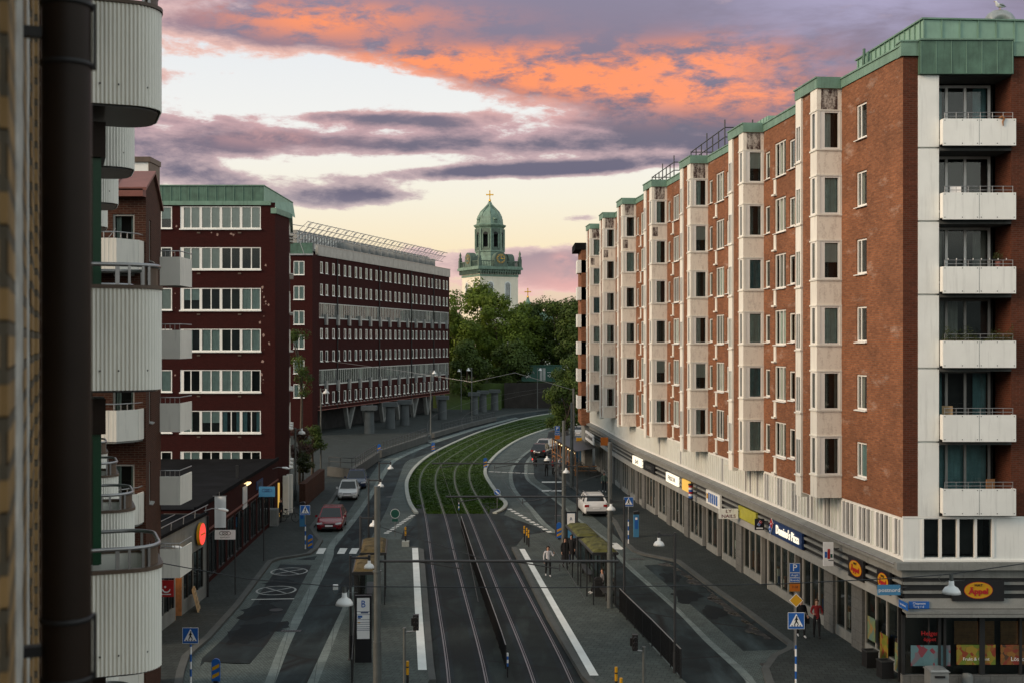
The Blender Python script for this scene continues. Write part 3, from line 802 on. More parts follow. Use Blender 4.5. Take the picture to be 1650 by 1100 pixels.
def corr_balcony(j, zb, first=False):
    u0 = 12.1+4.3*j
    key = 'x'
    if key not in CB:
        D = 1.08; r = .30; LB = 1.2
        path = resample(rounded(0, LB, D, r), .038/6)
        vs = []
        N = len(path)
        for i, (x, y) in enumerate(path):
            p0 = path[max(i-1, 0)]; p1 = path[min(i+1, N-1)]
            tx, ty = p1[0]-p0[0], p1[1]-p0[1]; l = math.hypot(tx, ty) or 1
            o = .0055*math.tanh(2.2*math.sin(2*math.pi*i/6))
            # the corner sheet is flat
            vs += [(x+ty/l*o, y-tx/l*o, 0), (x+ty/l*o, y-tx/l*o, .98)]
        m = MB(); m.add(vs, [(2*i, 2*i+2, 2*i+3, 2*i+1) for i in range(N-1)], 0, True)
        inner = rounded(.02, LB-.02, D-.02, r-.02)
        m.add([(x, y, 0) for x, y in inner]+[(x, y, .98) for x, y in inner], [(i+1, i, len(inner)+i, len(inner)+i+1) for i in range(len(inner)-1)], 0)
        sl = MB(); sl.prism(rounded(.03, LB-.03, D-.03, r), -.02, .06)
        tr = MB(); A = rounded(-.015, LB+.015, D+.015, r); B = rounded(.035, LB-.035, D-.035, r-.03)
        tr.kerb(A, B, .98, 1.015)
        rl = MB(); c = rounded(.02, LB-.02, D-.02, r)
        rl.tube([(x, y, 1.21) for x, y in c], .02, 8)
        for k in (4, len(c)//2-6, len(c)-5, 1): rl.box((c[k][0]-.02, c[k][1]-.012, 1.0), (c[k][0]+.02, c[k][1]+.012, 1.2))
        for t in (.6,): rl.box((t-.02, -D+.01, 1.0), (t+.02, -D+.035, 1.2))
        for t in (.35, .65): rl.box((.01, -t-.02, 1.0), (.035, -t+.02, 1.2))
        wd = MB(); d0 = rounded(.03, LB-.03, D-.03, r-.01)
        nn = len(d0); sel = d0[3:9]
        wd.add([(x, y, 1.015) for x, y in sel]+[(x, y, 1.19) for x, y in sel], [(i, i+1, len(sel)+i+1, len(sel)+i) for i in range(len(sel)-1)])
        sc_ = MB()
        for t in (.15, .32, .49, .66, .83, 1.0):
            sc_.cbox((-.006 if t < .72 else .05, -min(t, .93), .19), (.014, .014, .014))
        obs = [('balcony', m.build('balcony', 'balcony_metal')), ('slab', sl.build('slab', 'frame_dark')), ('trim', tr.build('trim', 'frame_brown')), ('railing', rl.build('railing', 'steel')), ('corner_screen', wd.build('corner_screen', 'frame_brown')), ('bolts', sc_.build('bolts', 'iron_black'))]
        CB[key] = [(n, o.data) for n, o in obs]
        for n, o in obs: bpy.data.objects.remove(o)
    root = None
    for n, me in CB[key]:
        o = bpy.data.objects.new(n, me); COL.objects.link(o)
        if root is None: root = o; o.parent = NH; o.location = (u0, 0, zb)
        else: o.parent = root
for j in range(4):
    for zb in (18.03, 15.28, 12.53, 9.79, 7.04, 4.29):
        corr_balcony(j, zb)
gr_all = []
for j in range(4):
    u0 = 12.1+4.3*j
    for zb in (18.03, 15.28, 12.53, 9.79, 7.04, 4.29):
        bm_ = MB(); gr = MB(); bm_.box((u0+.45, -.56, zb-.45), (u0+1.1, 0, zb-.10), 0)
        gr.box((u0+.5, -.52, zb-2.75+1.0), (u0+1.4, -.0, zb-.45), 0)
        gr.box((u0+.46, -.5, zb-2.75+1.0), (u0+.5, -.44, zb-.5), 1); gr.box((u0+.47, -.32, zb-2.75+1.0), (u0+.5, -.30, zb-.5), 1)
        bm_.build('balcony_beam', 'pipe_brown', NH); gr.build('green_bay', ['green_paint', 'green_paint'], NH)

# ------------------------------------------------------------------ red brown brick house with a small gable, just beyond
BH = thing('gabled_brick_house', 'narrow red brown brick house with a small red metal gable roof and pale panelled balconies', 'apartment house', (-12.1, 39.5, 0), 0)
fr = frame((0, 0, 0), 0)
sdir = Vector((-.208, .978)); srz = math.atan2(sdir.y, sdir.x)      # side wall facing the street; local x runs away from the camera
fs_ = frame((0, 0, 0), srz)
a = MB(fr)
rows = [17.35-2.75*i for i in range(6)]
holes = [(-1.15-.0, -.45, z-1.45, z-.05) for z in rows]
holes = [(-1.10, -.38, z-2.2, z-.15) for z in rows]
a.wall(-8, 0, 0, 18.0, holes, 0, .1, .5)
for z in rows: win(BH, 'balcony_door', .72, 2.05, (-1.10, .04, z-2.2), 0, (), .06, cur='open', cmat='curtain_sheer', sill=False, fmat='sign_lightblue' if False else 'frame_grey')
a.M = fs_
sh = [(1.2, 1.9, z-1.6, z-.2) for z in rows]
a.wall(0, 6.2, 0, 18.0, sh, 0, .1, .5)
for z in rows:
    p = fs_ @ Vector((1.2, .04, z-1.6)); win(BH, 'side_window', .7, 1.4, p, srz, (), .06, cur='full', cmat='curtain_teal', sill=True, fmat='sign_lightblue' if False else 'frame_grey')
# gable over the side wall, ridge running back from the street
n_ = fs_.to_3x3() @ Vector((0, 1, 0))
p0 = fs_ @ Vector((0, 0, 18.0)); p1 = fs_ @ Vector((6.2, 0, 18.0)); pm = fs_ @ Vector((2.7, 0, 18.8))
a.M = None
a.add([p0, p1, pm], [(0, 1, 2)], 0)
a.build('wall', ['brick_brown', 'room'], BH)
r = MB()
o = Vector((.25, -.3, 0)); back = Vector((-7, 0, 0))
e0 = p0 + Vector((.12, -.35, -.05)); em = pm + Vector((.10, 0, .10)); e1 = p1 + Vector((.08, .1, -.05))
for (q0, q1) in ((e0, em), (em, e1)):
    q2 = q1+back; q3 = q0+back
    r.add([q0, q1, q2, q3, q0+Vector((0, 0, .1)), q1+Vector((0, 0, .1)), q2+Vector((0, 0, .1)), q3+Vector((0, 0, .1))], [(3,2,1,0), (4,5,6,7), (0,1,5,4), (1,2,6,5), (2,3,7,6), (3,0,4,7)])
for t in (.15, .35, .55, .75):
    q = e0+back*t; q2 = em+back*t; r.tube([q+Vector((0, 0, .12)), q2+Vector((0, 0, .12))], .03, 4)
r.box((-8, -.35, 17.75), (.0, .0, 18.0)); 
r.build('roof', 'roof_red', BH)
for i, zb in enumerate([15.30-2.75*i for i in range(6)]):
    b = MB(fr)
    b.box((-4, -1.3, zb), (-.55, -1.25, zb+1.0), 0)
    b.add([(-.55, -1.3, zb), (-.08, -.55, zb), (-.08, -.55, zb+1.0), (-.55, -1.3, zb+1.0)], [(0, 1, 2, 3)], 0)
    b.box((-.12, -.56, zb), (-.07, 0, zb+1.0), 0)
    b.prism([(-4, -1.27), (-.57, -1.27), (-.11, -.54), (-.11, 0), (-4, 0)], zb-.06, zb+.05, 1)
    for k in range(24): b.box((-3.9+k*.14, -1.306, zb), (-3.885+k*.14, -1.3, zb+1.0), 2)
    o = b.build('balcony', ['plaster_white', 'concrete', 'balcony_metal'], BH)
    rl = MB(fr); pts = [(-4, -1.28, zb+1.2), (-.55, -1.28, zb+1.2), (-.1, -.55, zb+1.2), (-.1, -.05, zb+1.2)]
    rl.tube(pts, .022, 6)
    for k in range(10): rl.cyl((-3.6+k*.33, -1.28, zb+1.0), (-3.6+k*.33, -1.28, zb+1.2), .02, n=5)
    for t in (.2, .5, .8): rl.cyl((-.55+.45*t, -1.28+.73*t, zb+1.0), (-.55+.45*t, -1.28+.73*t, zb+1.2), .02, n=5)
    rl.build('railing', 'steel', o)
for i, zb in enumerate([15.1-2.75*i for i in range(5)]):
    q = fs_ @ Vector((5.7, 0, 0))
    b = MB(Matrix.Translation((q.x, q.y, 0)))
    b.box((0, -.05, zb), (.78, 0, zb+1.08), 0); b.box((.74, 0, zb), (.78, 1.6, zb+1.08), 0); b.box((0, 0, zb), (.74, 1.6, zb+.06), 1)
    o = b.build('side_balcony', ['plaster_white', 'concrete'], BH)
    rl = MB(Matrix.Translation((q.x, q.y, 0))); rl.tube([(0, -.03, zb+1.3), (.76, -.03, zb+1.3), (.76, 1.6, zb+1.3)], .022, 6)
    for k in range(5): rl.cyl((.03+k*.18, -.03, zb+1.08), (.03+k*.18, -.03, zb+1.3), .014, n=5)
    rl.build('railing', 'steel', o)
# red and grey things on the balconies nearby: drying rack, flower tub
# ------------------------------------------------------------------ stair tower behind the gable
o = thing('stair_tower', 'dark brown roof block with a band of pale windows behind the small gable', 'building', (-17.6, 58, 0))
t = MB(); t.box((-.9, 0, 0), (0, 1.7, 21.0), 0); t.box((-.05, 0, 21.0), (0, 1.7, 21.7), 0); t.box((-.9, 1.6, 21.0), (-.05, 1.7, 21.7), 0); t.box((-.95, -.05, 21.7), (.05, 1.75, 21.95), 0); t.build('wall', 'frame_brown', o)
t = MB(); t.box((-.88, .05, 21.0), (-.07, .1, 21.7)); t.build('window', 'frame_white', o)
# ------------------------------------------------------------------ maroon office block with copper top
MO = thing('maroon_office_block', 'maroon clad office block with white ribbon windows and a green copper attic', 'office building', (-17.35, 87.5, 0), 0)
ft = Matrix.Identity(4)
a = MB(ft); cp = MB()
zr = []           # window rows from the photograph: sill and head
for i in range(7):
    top = 550-(333+66*i-.4*i); zt = 13+top*87.5/1925; zr.append((zt-1.62, zt))
holes = [(-6.95, -1.05, z0, z1) for z0, z1 in zr] + [(-9.2, -7.55, z0, z1) for z0, z1 in zr]
a.wall(-16, 0, 0, 23.15, holes, 0, .12, .6)
# chamfer and street side
cd = Vector((.35, 3.6)); cl_ = cd.length; crz = math.atan2(cd.y, cd.x); fc = frame((0, 0, 0), crz)
a.M = fc; a.wall(0, cl_, 0, 22.4, [], 0)
sd = Vector((-2.15, 12)); sl_ = sd.length; srz2 = math.atan2(sd.y, sd.x); fs2 = frame((.35, 3.6, 0), srz2)
a.M = fs2
sh = [(1.0+3.0*k, 2.6+3.0*k, z0, z1) for z0, z1 in zr for k in range(3)]
a.wall(0, sl_, 3.1, 22.4, sh, 0, .1, .5)
a.M = fs2; a.wall(0, sl_, 0, 3.1, [(1.2, 2.6, .05, 2.7)], 2, .3, .8)
a.M = None; a.box((.35-2.15, 15.6, 0), (-16, 15.7, 22.4), 0)
wl = a.build('wall', ['block_maroon', 'room', 'frame_dark'], MO)
# patches of flaked render on the front
fl = MB()
for k in range(60):
    cx, cz, sx, sz = RN.choice([(-3.6, 21.0, 1.1, .22), (-3.2, 21.15, .5, .35), (-2.9, 21.0, .3, .3), (-1.0, 21.4, .35, .4), (-1.6, 18.6, .4, .15), (-.8, 16, .25, .5), (-7.35, 17.5, .05, 3.5), (-.9, 12, .2, 2)])
    x = RN.gauss(cx, sx); z = RN.gauss(cz, sz); s_ = RN.uniform(.02, .12)
    if x > -.1 or (-7.0 < x < -1.0 and any(z0-.25 < z < z1+.15 for z0, z1 in zr)): continue
    pts = [(x+s_*RN.uniform(.5, 1.2)*math.cos(t), -.004-.0004*k*.1, z+s_*1.2*RN.uniform(.5, 1.2)*math.sin(t)) for t in [i*math.pi/3.5 for i in range(7)]]
    fl.add(pts, [tuple(range(7))])
fl.build('flaked_patches', 'flaked', MO)['kind'] = 'stuff'
CW = [('shade', 'curtain_white'), ('shade', 'curtain_white'), ('shade', 'curtain_sheer'), ('full', 'curtain_sheer'), ('full', 'curtain_sheer'), ('blind', 'curtain_sheer'), (None, 'room'), ('open', 'curtain_teal'), ('left', 'curtain_sheer')]
for i, (z0, z1) in enumerate(zr):
    for k in range(4):
        if i == 0: c, cm = ('shade', 'curtain_white')  # bright sky reflection of the upper two rows put in as white blinds
        elif i == 1: c, cm = ('shade', 'curtain_white') if k < 2 else (None, 'room')
        else: c, cm = RN.choice(CW[2:])
        win(MO, 'ribbon_window', 1.475, 1.62, (-6.95+k*1.475, .02, z0), 0, (.78,), .07, cur=c, cmat=cm, sill=True, left=.26 if k == 0 else .12)
    c, cm = RN.choice(CW); win(MO, 'small_window', 1.65, 1.62, (-9.2, .02, z0), 0, (.85,), .08, cur=c, cmat=cm)
    for k in range(3):
        p = fs2 @ Vector((1.0+3*k, -.0, z0)); win(MO, 'street_window', 1.6, 1.62, p, srz2, (.8,), .08, cur='full', cmat='curtain_white', sill=True)
    b = MB(); b.box((-7.0, -.14, z0-.10), (-1.0, -.01, z0-.03)); 
    for xx in (-5.6, -2.6): b.box((xx-.12, -.05, z0-.36), (xx+.12, 0, z0-.26), 1)
    b.build('sill', ['frame_white', 'frame_brown'], MO)
    for k in range(3): b = MB(fs2); b.box((.92+3*k, -.3, z0-.12), (2.7+3*k, 0, z0-.04), 0); b.box((2.62+3*k, -.06, z0-.02), (2.7+3*k, 0, z1), 0); b.build('side_sill', ['plaster_white'], MO)
c = MB()
c.box((-16, -.12, 22.95), (-.3, .3, 23.25), 1); c.M = fc; c.box((-.1, -.12, 22.35), (cl_+.2, .3, 22.75), 1); c.M = fs2; c.box((0, -.25, 22.35), (sl_, .3, 22.7), 1)
c.M = None
c.box((-16, .12, 23.25), (-.85, .4, 24.42), 0); c.add([(-.85, .12, 23.25), (.3, 6.5, 22.7), (.1, 6.5, 23.9), (-.85, .12, 24.42)], [(0, 1, 2, 3)], 2)
c.add([(-.85, .12, 24.42), (.1, 6.5, 23.9), (-6, 12, 24.0), (-16, 12, 24.42), (-16, .12, 24.42)], [(0, 1, 2, 3, 4)], 2)
for k in range(22): c.box((-15.6+k*.66, .085, 23.25), (-15.57+k*.66, .12, 24.40), 1)
c.box((-16, .04, 24.38), (-.8, .4, 24.46), 1); c.tube([(-.85, .1, 24.42), (.1, 6.5, 23.9)], .05, 5, 1)
c.box((-2, 1, 24.42), (-1.4, 2, 24.5), 1)
c.build('copper_attic', ['copper_dark', 'copper', 'copper_pale'], MO)
# entrance under the chamfered corner, with its lit strip
e = MB(fc); e.box((.6, -.12, .1), (.75, -.02, 2.6)); e.build('entrance_light', 'sign_glow_yellow', MO)
e = MB(fc); e.box((1.6, -.5, 0), (1.9, -.1, 3.0)); e.box((2.6, -.5, 0), (2.9, -.1, 3.0)); e.build('entrance_pillar', 'plaster_white', MO)

# ------------------------------------------------------------------ one storey shops in front of it
BS = thing('maroon_shop_row', 'low maroon shop row with a flat dark roof and black windows on the left pavement', 'shop', (-16.1, 60.6, 0), 0)
bd = Vector((-.95, 26.3)); bl = bd.length; brz = math.atan2(bd.y, bd.x); fb = frame((0, 0, 0), brz)
a = MB(fb)
holes = [(.9+2.45*k, 2.9+2.45*k, .35, 2.75) for k in range(10)]
a.wall(0, bl, 0, 4.5, holes, 0, .12, .7); a.box((-.0, .01, 4.42), (bl, 12, 4.5), 2); a.box((-.05, -.10, 4.40), (bl, .02, 4.62), 2)
a.quad((0, 12, 0), (0, 0, 0), (0, 0, 4.5), (0, 12, 4.5), 0)
a.build('wall', ['block_maroon', 'room', 'roof_felt'], BS)
a = MB(fb); a.box((0, -.06, 2.95), (bl, -.0, 3.05)); a.build('moulding', 'roof_red', BS)
for k, h_ in enumerate(holes):
    f_ = MB(fb); x0, x1 = h_[0], h_[1]
    for x in (x0, (x0+x1)/2-.04, x1-.08): f_.box((x, .02, .35), (x+.08, .1, 2.75))
    f_.box((x0, .02, 2.67), (x1, .1, 2.75)); f_.box((x0, .02, .35), (x1, .1, .43))
    fo = f_.build('shop_window', 'frame_dark', BS)
    p = MB(fb); p.quad((x0, .06, .4), (x1, .06, .4), (x1, .06, 2.7), (x0, .06, 2.7)); p.build('pane', 'shop_glass', fo)
for k in range(8):
    l_ = MB(fb); x = .5+2.9*k; l_.cyl((x, -.12, 2.35), (x, -.12, 2.6), .055, n=8); l_.box((x-.02, -.12, 2.45), (x+.02, 0, 2.5)); l_.build('wall_lamp', 'black_plastic', BS)
rb = MB(fb); rb.box((14, .5, 4.5), (14.15, .65, 5.3)); rb.box((3, 3, 4.5), (9, 3.05, 4.55)); rb.build('roof_pipe', 'frame_dark', BS)

GS = thing('grey_shop', 'low grey rendered shop with a red round sign and a lit wooden doorway', 'shop', (-15.66, 50.5, 0), 0)
gd = Vector((.2, 10.0)); gl_ = gd.length; grz = math.atan2(gd.y, gd.x); fg = frame((0, 0, 0), grz)
a = MB(fg)
holes = [(.4, 3.0, .75, 2.75), (3.05, 4.6, .75, 2.75), (4.75, 5.75, .03, 2.75), (6.05, 7.6, .75, 2.75), (7.65, 9.4, .75, 2.75)]
a.wall(0, gl_, 0, 4.3, holes, 0, .14, .8)
a.quad((gl_, 0, 0), (gl_, 8, 0), (gl_, 8, 4.3), (gl_, 0, 4.3), 0); a.quad((0, 8, 0), (0, 0, 0), (0, 0, 4.3), (0, 8, 4.3), 0)
a.box((0, .02, 4.2), (gl_, 8, 4.28), 2); a.box((-.05, -.08, 4.26), (gl_+.05, .1, 4.4), 2)
a.build('wall', ['concrete', 'room', 'roof_felt'], GS)
for h_ in holes:
    if h_[2] < .1: continue
    x0, x1 = h_[0], h_[1]; f_ = MB(fg); n = max(1, int((x1-x0)/.75))
    for k in range(n+1):
        x = x0+(x1-x0-.07)*k/n; f_.box((x, .02, .75), (x+.07, .1, 2.75))
    fo = f_.build('shop_window', 'frame_dark', GS); p = MB(fg); p.quad((x0, .06, .75), (x1, .06, .75), (x1, .06, 2.75), (x0, .06, 2.75)); p.build('pane', 'shop_glass', fo)
d_ = MB(fg); d_.box((4.75, .3, .03), (5.75, .36, 2.75)); d_.box((4.75, .0, .03), (4.81, .3, 2.75)); d_.box((5.69, .0, .03), (5.75, .3, 2.75)); d_.build('door', 'wood', GS)
d_ = MB(fg); d_.cyl((5.25, -.16, 2.82), (5.25, -.16, 2.9), .11, n=10); d_.box((5.22, -.16, 2.86), (5.28, 0, 2.92)); d_.build('door_lamp', 'lamp_warm', GS)
d_ = MB(fg); d_.cyl((gl_-.12, -.09, 0), (gl_-.12, -.09, 4.2), .06, n=8); d_.build('downpipe', 'iron_black', GS)
d_ = MB(fg); d_.tube([(.1, -.05, 4.75), (gl_, -.05, 4.75)], .025, 5)
for k in range(6): d_.cyl((.2+k*1.9, -.02, 4.3), (.2+k*1.9, -.05, 4.75), .02, n=5)
d_.tube([(.1, -.05, 5.05), (4.5, -.05, 5.05)], .02, 5); d_.build('roof_rail', 'steel', GS)
ll = bpy.data.lights.new('door_light', 'POINT'); lo = bpy.data.objects.new('door_light', ll); COL.objects.link(lo); ll.energy = 28; ll.color = (1, .58, .22); ll.shadow_soft_size = .1
pt = frame((-15.66, 50.5, 0), grz) @ Vector((5.25, -.35, 2.65)); lo.location = pt

# ------------------------------------------------------------------ long maroon office building
OB = thing('long_office_building', 'long maroon office building on stilts with rows of narrow white windows and roof trusses', 'office building', (-27, 166, 0), 0)
od = Vector((15.35, 56)); ol = od.length; orz = math.atan2(od.y, od.x); fo_ = frame((0, 0, 0), orz)
a = MB(fo_); holes = []; rows_ = [(22.5, 24.15), (19.45, 21.05), (13.35, 14.85), (10.2, 11.75), (4.35, 5.9)]
us = []
for k in range(14):
    c = 2.3+4.12*k; us += [(c-1.45, c-.62), (c+.35, c+1.18)]
wl = []
for ri, (z0, z1) in enumerate(rows_):
    for u0, u1 in us: holes.append((u0, u1, z0, z1)); wl.append((ri, u0, z0, u1-u0, z1-z0))
strips = [(16.3, 18.35), (7.0, 9.1)]
for z0, z1 in strips: holes.append((.5, ol-.5, z0, z1))
a.wall(0, ol, 3.4, 24.9, holes, 0, .14, .6, 2)
# end wall towards the camera with a few windows
eh = [(-2.6, -1.1, z-1.9, z) for z in (24.0, 20.6, 17.2, 13.9, 10.5, 7.2)]
a.M = frame((-.4, -2, 0), 0); a.wall(-9, 0, 0, 25, eh, 0, .1, .5)
a.M = None; a.quad((-.4, -2, 0), (0, 0, 0), (0, 0, 25), (-.4, -2, 25), 0)
a.M = fo_; a.box((0, .02, 3.38), (ol, 14, 3.5), 1); a.box((0, 3.2, 0), (ol, 3.3, 3.4), 1); a.quad((ol, 0, 3.4), (ol, 14, 3.4), (ol, 14, 24.9), (ol, 0, 24.9), 0); a.box((0, .3, 24.6), (ol, 14, 24.9), 3)
a.build('wall', ['block_maroon', 'room', 'plaster_white', 'roof_felt'], OB)
for z in (24.0, 20.6, 17.2, 13.9, 10.5, 7.2): win(OB, 'end_window', 1.5, 1.9, (-.4-2.6, -2+.02, z-1.9), 0, (.75,), .1, cur='full', cmat='curtain_sheer')
cnt = 0; rest = MB()
wl.sort(key=lambda t: (t[0] == 4, t[0] == 3))
for ri, u, z, w_, h_ in wl:
    if cnt < 100:
        p = fo_ @ Vector((u, .02, z)); c, cm = RN.choice([('full', 'curtain_white'), ('blind', 'curtain_white'), (None, 'room'), ('shade', 'curtain_sheer'), ('open', 'curtain_white')])
        win(OB, 'office_window', w_, h_, p, orz, (), .12, cur=c, cmat=cm); cnt += 1
    else:
        rest.M = fo_ @ Matrix.Translation((u, .02, z))
        rest.box((0, 0, 0), (.12, .07, h_), 0); rest.box((w_-.12, 0, 0), (w_, .07, h_), 0); rest.box((.12, 0, h_-.12), (w_-.12, .07, h_), 0); rest.box((.12, 0, 0), (w_-.12, .07, .12), 0)
        rest.box((-.05, -.16, -.06), (w_+.05, .0, -.0), 0); rest.quad((.1, .05, .1), (w_-.1, .05, .1), (w_-.1, .05, h_-.1), (.1, .05, h_-.1), 1)
o = rest.build('window_row', ['frame_white', 'window_glass'], OB); o['kind'] = 'stuff'
for z0, z1 in strips:
    s_ = MB(fo_); n = 84
    s_.box((.5, -.02, z0-.1), (ol-.5, .1, z0+.08)); s_.box((.5, -.02, z1-.12), (ol-.5, .1, z1))
    for k in range(n+1):
        x = .5+(ol-1)*k/n; s_.box((x-.055, .0, z0+.08), (x+.055, .05, z1-.12))
    so_ = s_.build('window_strip', 'strip_white', OB)
    p = MB(fo_); p.quad((.5, .05, z0), (ol-.5, .05, z0), (ol-.5, .05, z1), (.5, .05, z1)); p.build('pane', 'window_glass', so_)
    cu_ = MB(fo_)
    for k in range(n):
        if RN.random() < .16: x = .5+(ol-1)*k/n; cu_.quad((x+.05, .22, z0+(RN.choice((0, 0, .6, 1.0)))), (x+.6, .22, z0+.0), (x+.6, .22, z1), (x+.05, .22, z1))
    cu_.build('blind', 'curtain_white', so_)
    for k in range(14):
        b = MB(fo_); x = 2.5+4.12*k; b.box((x-.28, -.35, z0-1.0), (x+.28, -.02, z0+.5)); b.build('window_box', 'zinc', OB)
for x in (6.6, 22.9, 37.5, 49):
    b = MB(fo_); b.cyl((x, -.1, 3.4), (x, -.1, 24.8), .09, n=6); b.build('downpipe', 'frame_dark', OB)
b = MB(fo_); b.box((-.1, -.15, 24.9), (ol+.1, .3, 26.3), 0); b.box((-.15, -.2, 26.3), (ol+.15, .4, 26.4), 1)
for k in range(28): b.box((k*2.06, -.165, 24.9), (k*2.06+.04, -.15, 26.3), 1)
b.M = frame((-.4, -2, 0), 0); b.box((-9, -.1, 24.9), (0, .3, 26.5), 2); b.box((-9, -.2, 24.8), (.1, .0, 25.0), 1)
b.build('roof_edge', ['zinc', 'steel', 'copper_dark'], OB)
b = MB(fo_); b.box((.5, 3.4, 26), (ol-1.5, 9, 28.6), 0)
for k in range(60): b.box((.6+k*.94, 3.33, 26.3), (.9+k*.94, 3.4, 28.3), 1)
for k in range(14): b.box((14+k*2.9, .6, 26.4), (14.08+k*2.9, 3.4, 27.9), 2)
b.build('penthouse', ['concrete_pale', 'frame_white', 'zinc'], OB)
tr_ = MB(fo_)
for (y, z) in ((2.6, 28.8), (.9, 29.3), (.3, 30.2), (.0, 30.9)): tr_.tube([(-3, y, z), (ol-1, y, z)], .05, 4)
for k in range(38):
    x = -3+(ol+2)*k/38
    tr_.tube([(x, 2.8, 28.6), (x, .0, 31.0)], .045, 4); tr_.tube([(x, .9, 29.3), (x+.75, .3, 30.2)], .035, 4)
    if k % 2 == 0: tr_.tube([(x, .6, 26.4), (x, 1.6, 29.0)], .045, 4); tr_.tube([(x+.3, .2, 30.4), (x+.9, .1, 30.75)], .08, 4)
tr_.tube([(-6, 3, 30.6), (0, 2.0, 30.6)], .05, 4); tr_.tube([(-6, 3, 29.4), (0, 2.0, 29.4)], .05, 4)
tr_.build('roof_truss', 'steel', OB).location = (0, 0, -1.6)
b = MB(fo_)
for z in (3.4, 3.9): b.box((0, -.14, z), (ol, 0, z+.10), 0)
for k in range(44): b.cbox((.8+k*1.3, -.2, 4.05), (.18, .2, .16), 1)
b.build('base_moulding', ['roof_red', 'concrete_pale'], OB)
for k in range(7):     # slanting concrete struts under the building
    b = MB(fo_); x = 12+7*k
    for s_ in (-1, 1): b.add([(x-.25, -.3+.6, 0), (x+.25, .3, 0), (x+.25, .8, 0), (x-.25, .8, 0), (x+s_*1.5-.25, .1, 3.4), (x+s_*1.5+.25, .1, 3.4), (x+s_*1.5+.25, .7, 3.4), (x+s_*1.5-.25, .7, 3.4)], [(0,1,5,4), (1,2,6,5), (2,3,7,6), (3,0,4,7)])
    b.build('strut', 'concrete', OB)
# free standing round pillars with flat caps
PIL = [((595, 699), 'nearest round grey pillar with a flat cap before the long office building'), ((629, 691), 'round grey pillar behind the nearest one, in front of the slanting struts'), ((652, 686), 'third round grey pillar from the left, just right of the struts'), ((713, 676), 'round grey pillar at the far corner of the long office building'),
       ((764, 668), 'left one of the three close pillars left of the tall mast'), ((778, 664), 'middle one of the three close pillars left of the tall mast'), ((797, 661.5), 'right one of the three close pillars left of the tall mast'), ((836, 655), 'lone round pillar right of the tall mast')]
p_me = None
for (px, lab) in PIL:
    X, Y = g(*px)
    o = thing('concrete_pillar', lab, 'pillar', (X, Y, 0), 0, 'round pillars along the plaza')
    if p_me is None:
        s_ = MB(); s_.lathe([(.75, 0), (.72, .3), (.66, 3.4)], n=20); po = s_.build('shaft', 'pillar_grey', o)
        s_ = MB(); s_.prism([(-1.05, -1.05), (1.05, -1.05), (1.05, 1.05), (-1.05, 1.05)], 3.4, 4.0); co_ = s_.build('cap', 'pillar_grey', o); p_me = (po.data, co_.data)
    else:
        for n_, me in zip(('shaft', 'cap'), p_me):
            c = bpy.data.objects.new(n_, me); COL.objects.link(c); c.parent = o
# ------------------------------------------------------------------ church tower
CH = thing('church', 'white church tower with green copper lantern, clocks and a golden cross above the trees', 'church', (-5.2, 280, 0), rad(27.3))
hw = 4.9
a = MB()
for k in range(4):
    a.M = Matrix.Rotation(rad(90*k), 4, 'Z') @ Matrix.Translation((0, -hw, 0))
    a.wall(-hw, hw, 0, 29, [(-2.9, -1.5, 22.6, 26.0), (1.5, 2.9, 22.6, 26.0)], 0, .3, .8)
a.build('tower', ['plaster_church', 'room'], CH)
for k in range(4):
    for x in (-2.2, 2.2):
        b = MB(Matrix.Rotation(rad(90*k), 4, 'Z') @ Matrix.Translation((x, -hw, 0)))
        n = 10; arc = [(-.85+0*.0, 22.4)]
        pts = [(.85*math.cos(math.pi*i/n), 26.0+.85*math.sin(math.pi*i/n)) for i in range(n+1)]; inn = [(.6*math.cos(math.pi*i/n), 26.0+.6*math.sin(math.pi*i/n)) for i in range(n+1)]
        b.add([(p[0], -.05, p[1]) for p in pts]+[(p[0], -.05, p[1]) for p in inn], [(i, i+1, n+2+i, n+1+i) for i in range(n)], 0)
        for s_ in (-1, 1): b.box((s_*.85, -.06, 22.4), (s_*.6, .06, 26.0), 0)
        b.add([(p[0], -.03, p[1]) for p in inn], [tuple(range(n+1))], 1)
        b.box((-.06, .1, 22.6), (.06, .16, 26), 1); b.quad((-.62, .15, 22.5), (.62, .15, 22.5), (.62, .15, 26), (-.62, .15, 26), 1)
        b.build('arched_window', ['panel_white', 'zinc'], CH)
b = MB()
for (h_, z0, z1) in ((5.0, 27.9, 28.4), (5.35, 28.9, 29.5), (5.75, 29.5, 30.0), (5.6, 30.0, 30.25)): b.prism([(-h_, -h_), (h_, -h_), (h_, h_), (-h_, h_)], z0, z1)
for k in range(4):
    b.M = Matrix.Rotation(rad(90*k), 4, 'Z')
    for i in range(17): b.box((-5.1+i*.62, -5.55, 28.5), (-4.85+i*.62, -4.95, 29.5), 1)
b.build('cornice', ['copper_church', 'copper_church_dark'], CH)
b = MB()
for k in range(4):
    b.M = Matrix.Rotation(rad(90*k), 4, 'Z')
    b.box((-5.2, -5.35, 31.35), (5.2, -5.15, 31.55))
    for i in range(26): b.box((-5.1+i*.4, -5.3, 30.25), (-4.98+i*.4, -5.2, 31.35))
    b.box((-5.55, -5.55, 30.25), (-4.85, -4.85, 32.0)); b.lathe([(.35, 32.0), (.45, 32.4), (.2, 32.7), (.3, 33.2), (.12, 33.7), (.0, 34.0)], (-5.2, -5.2, 0), 8)
b.build('balustrade', 'copper_church_dark', CH)
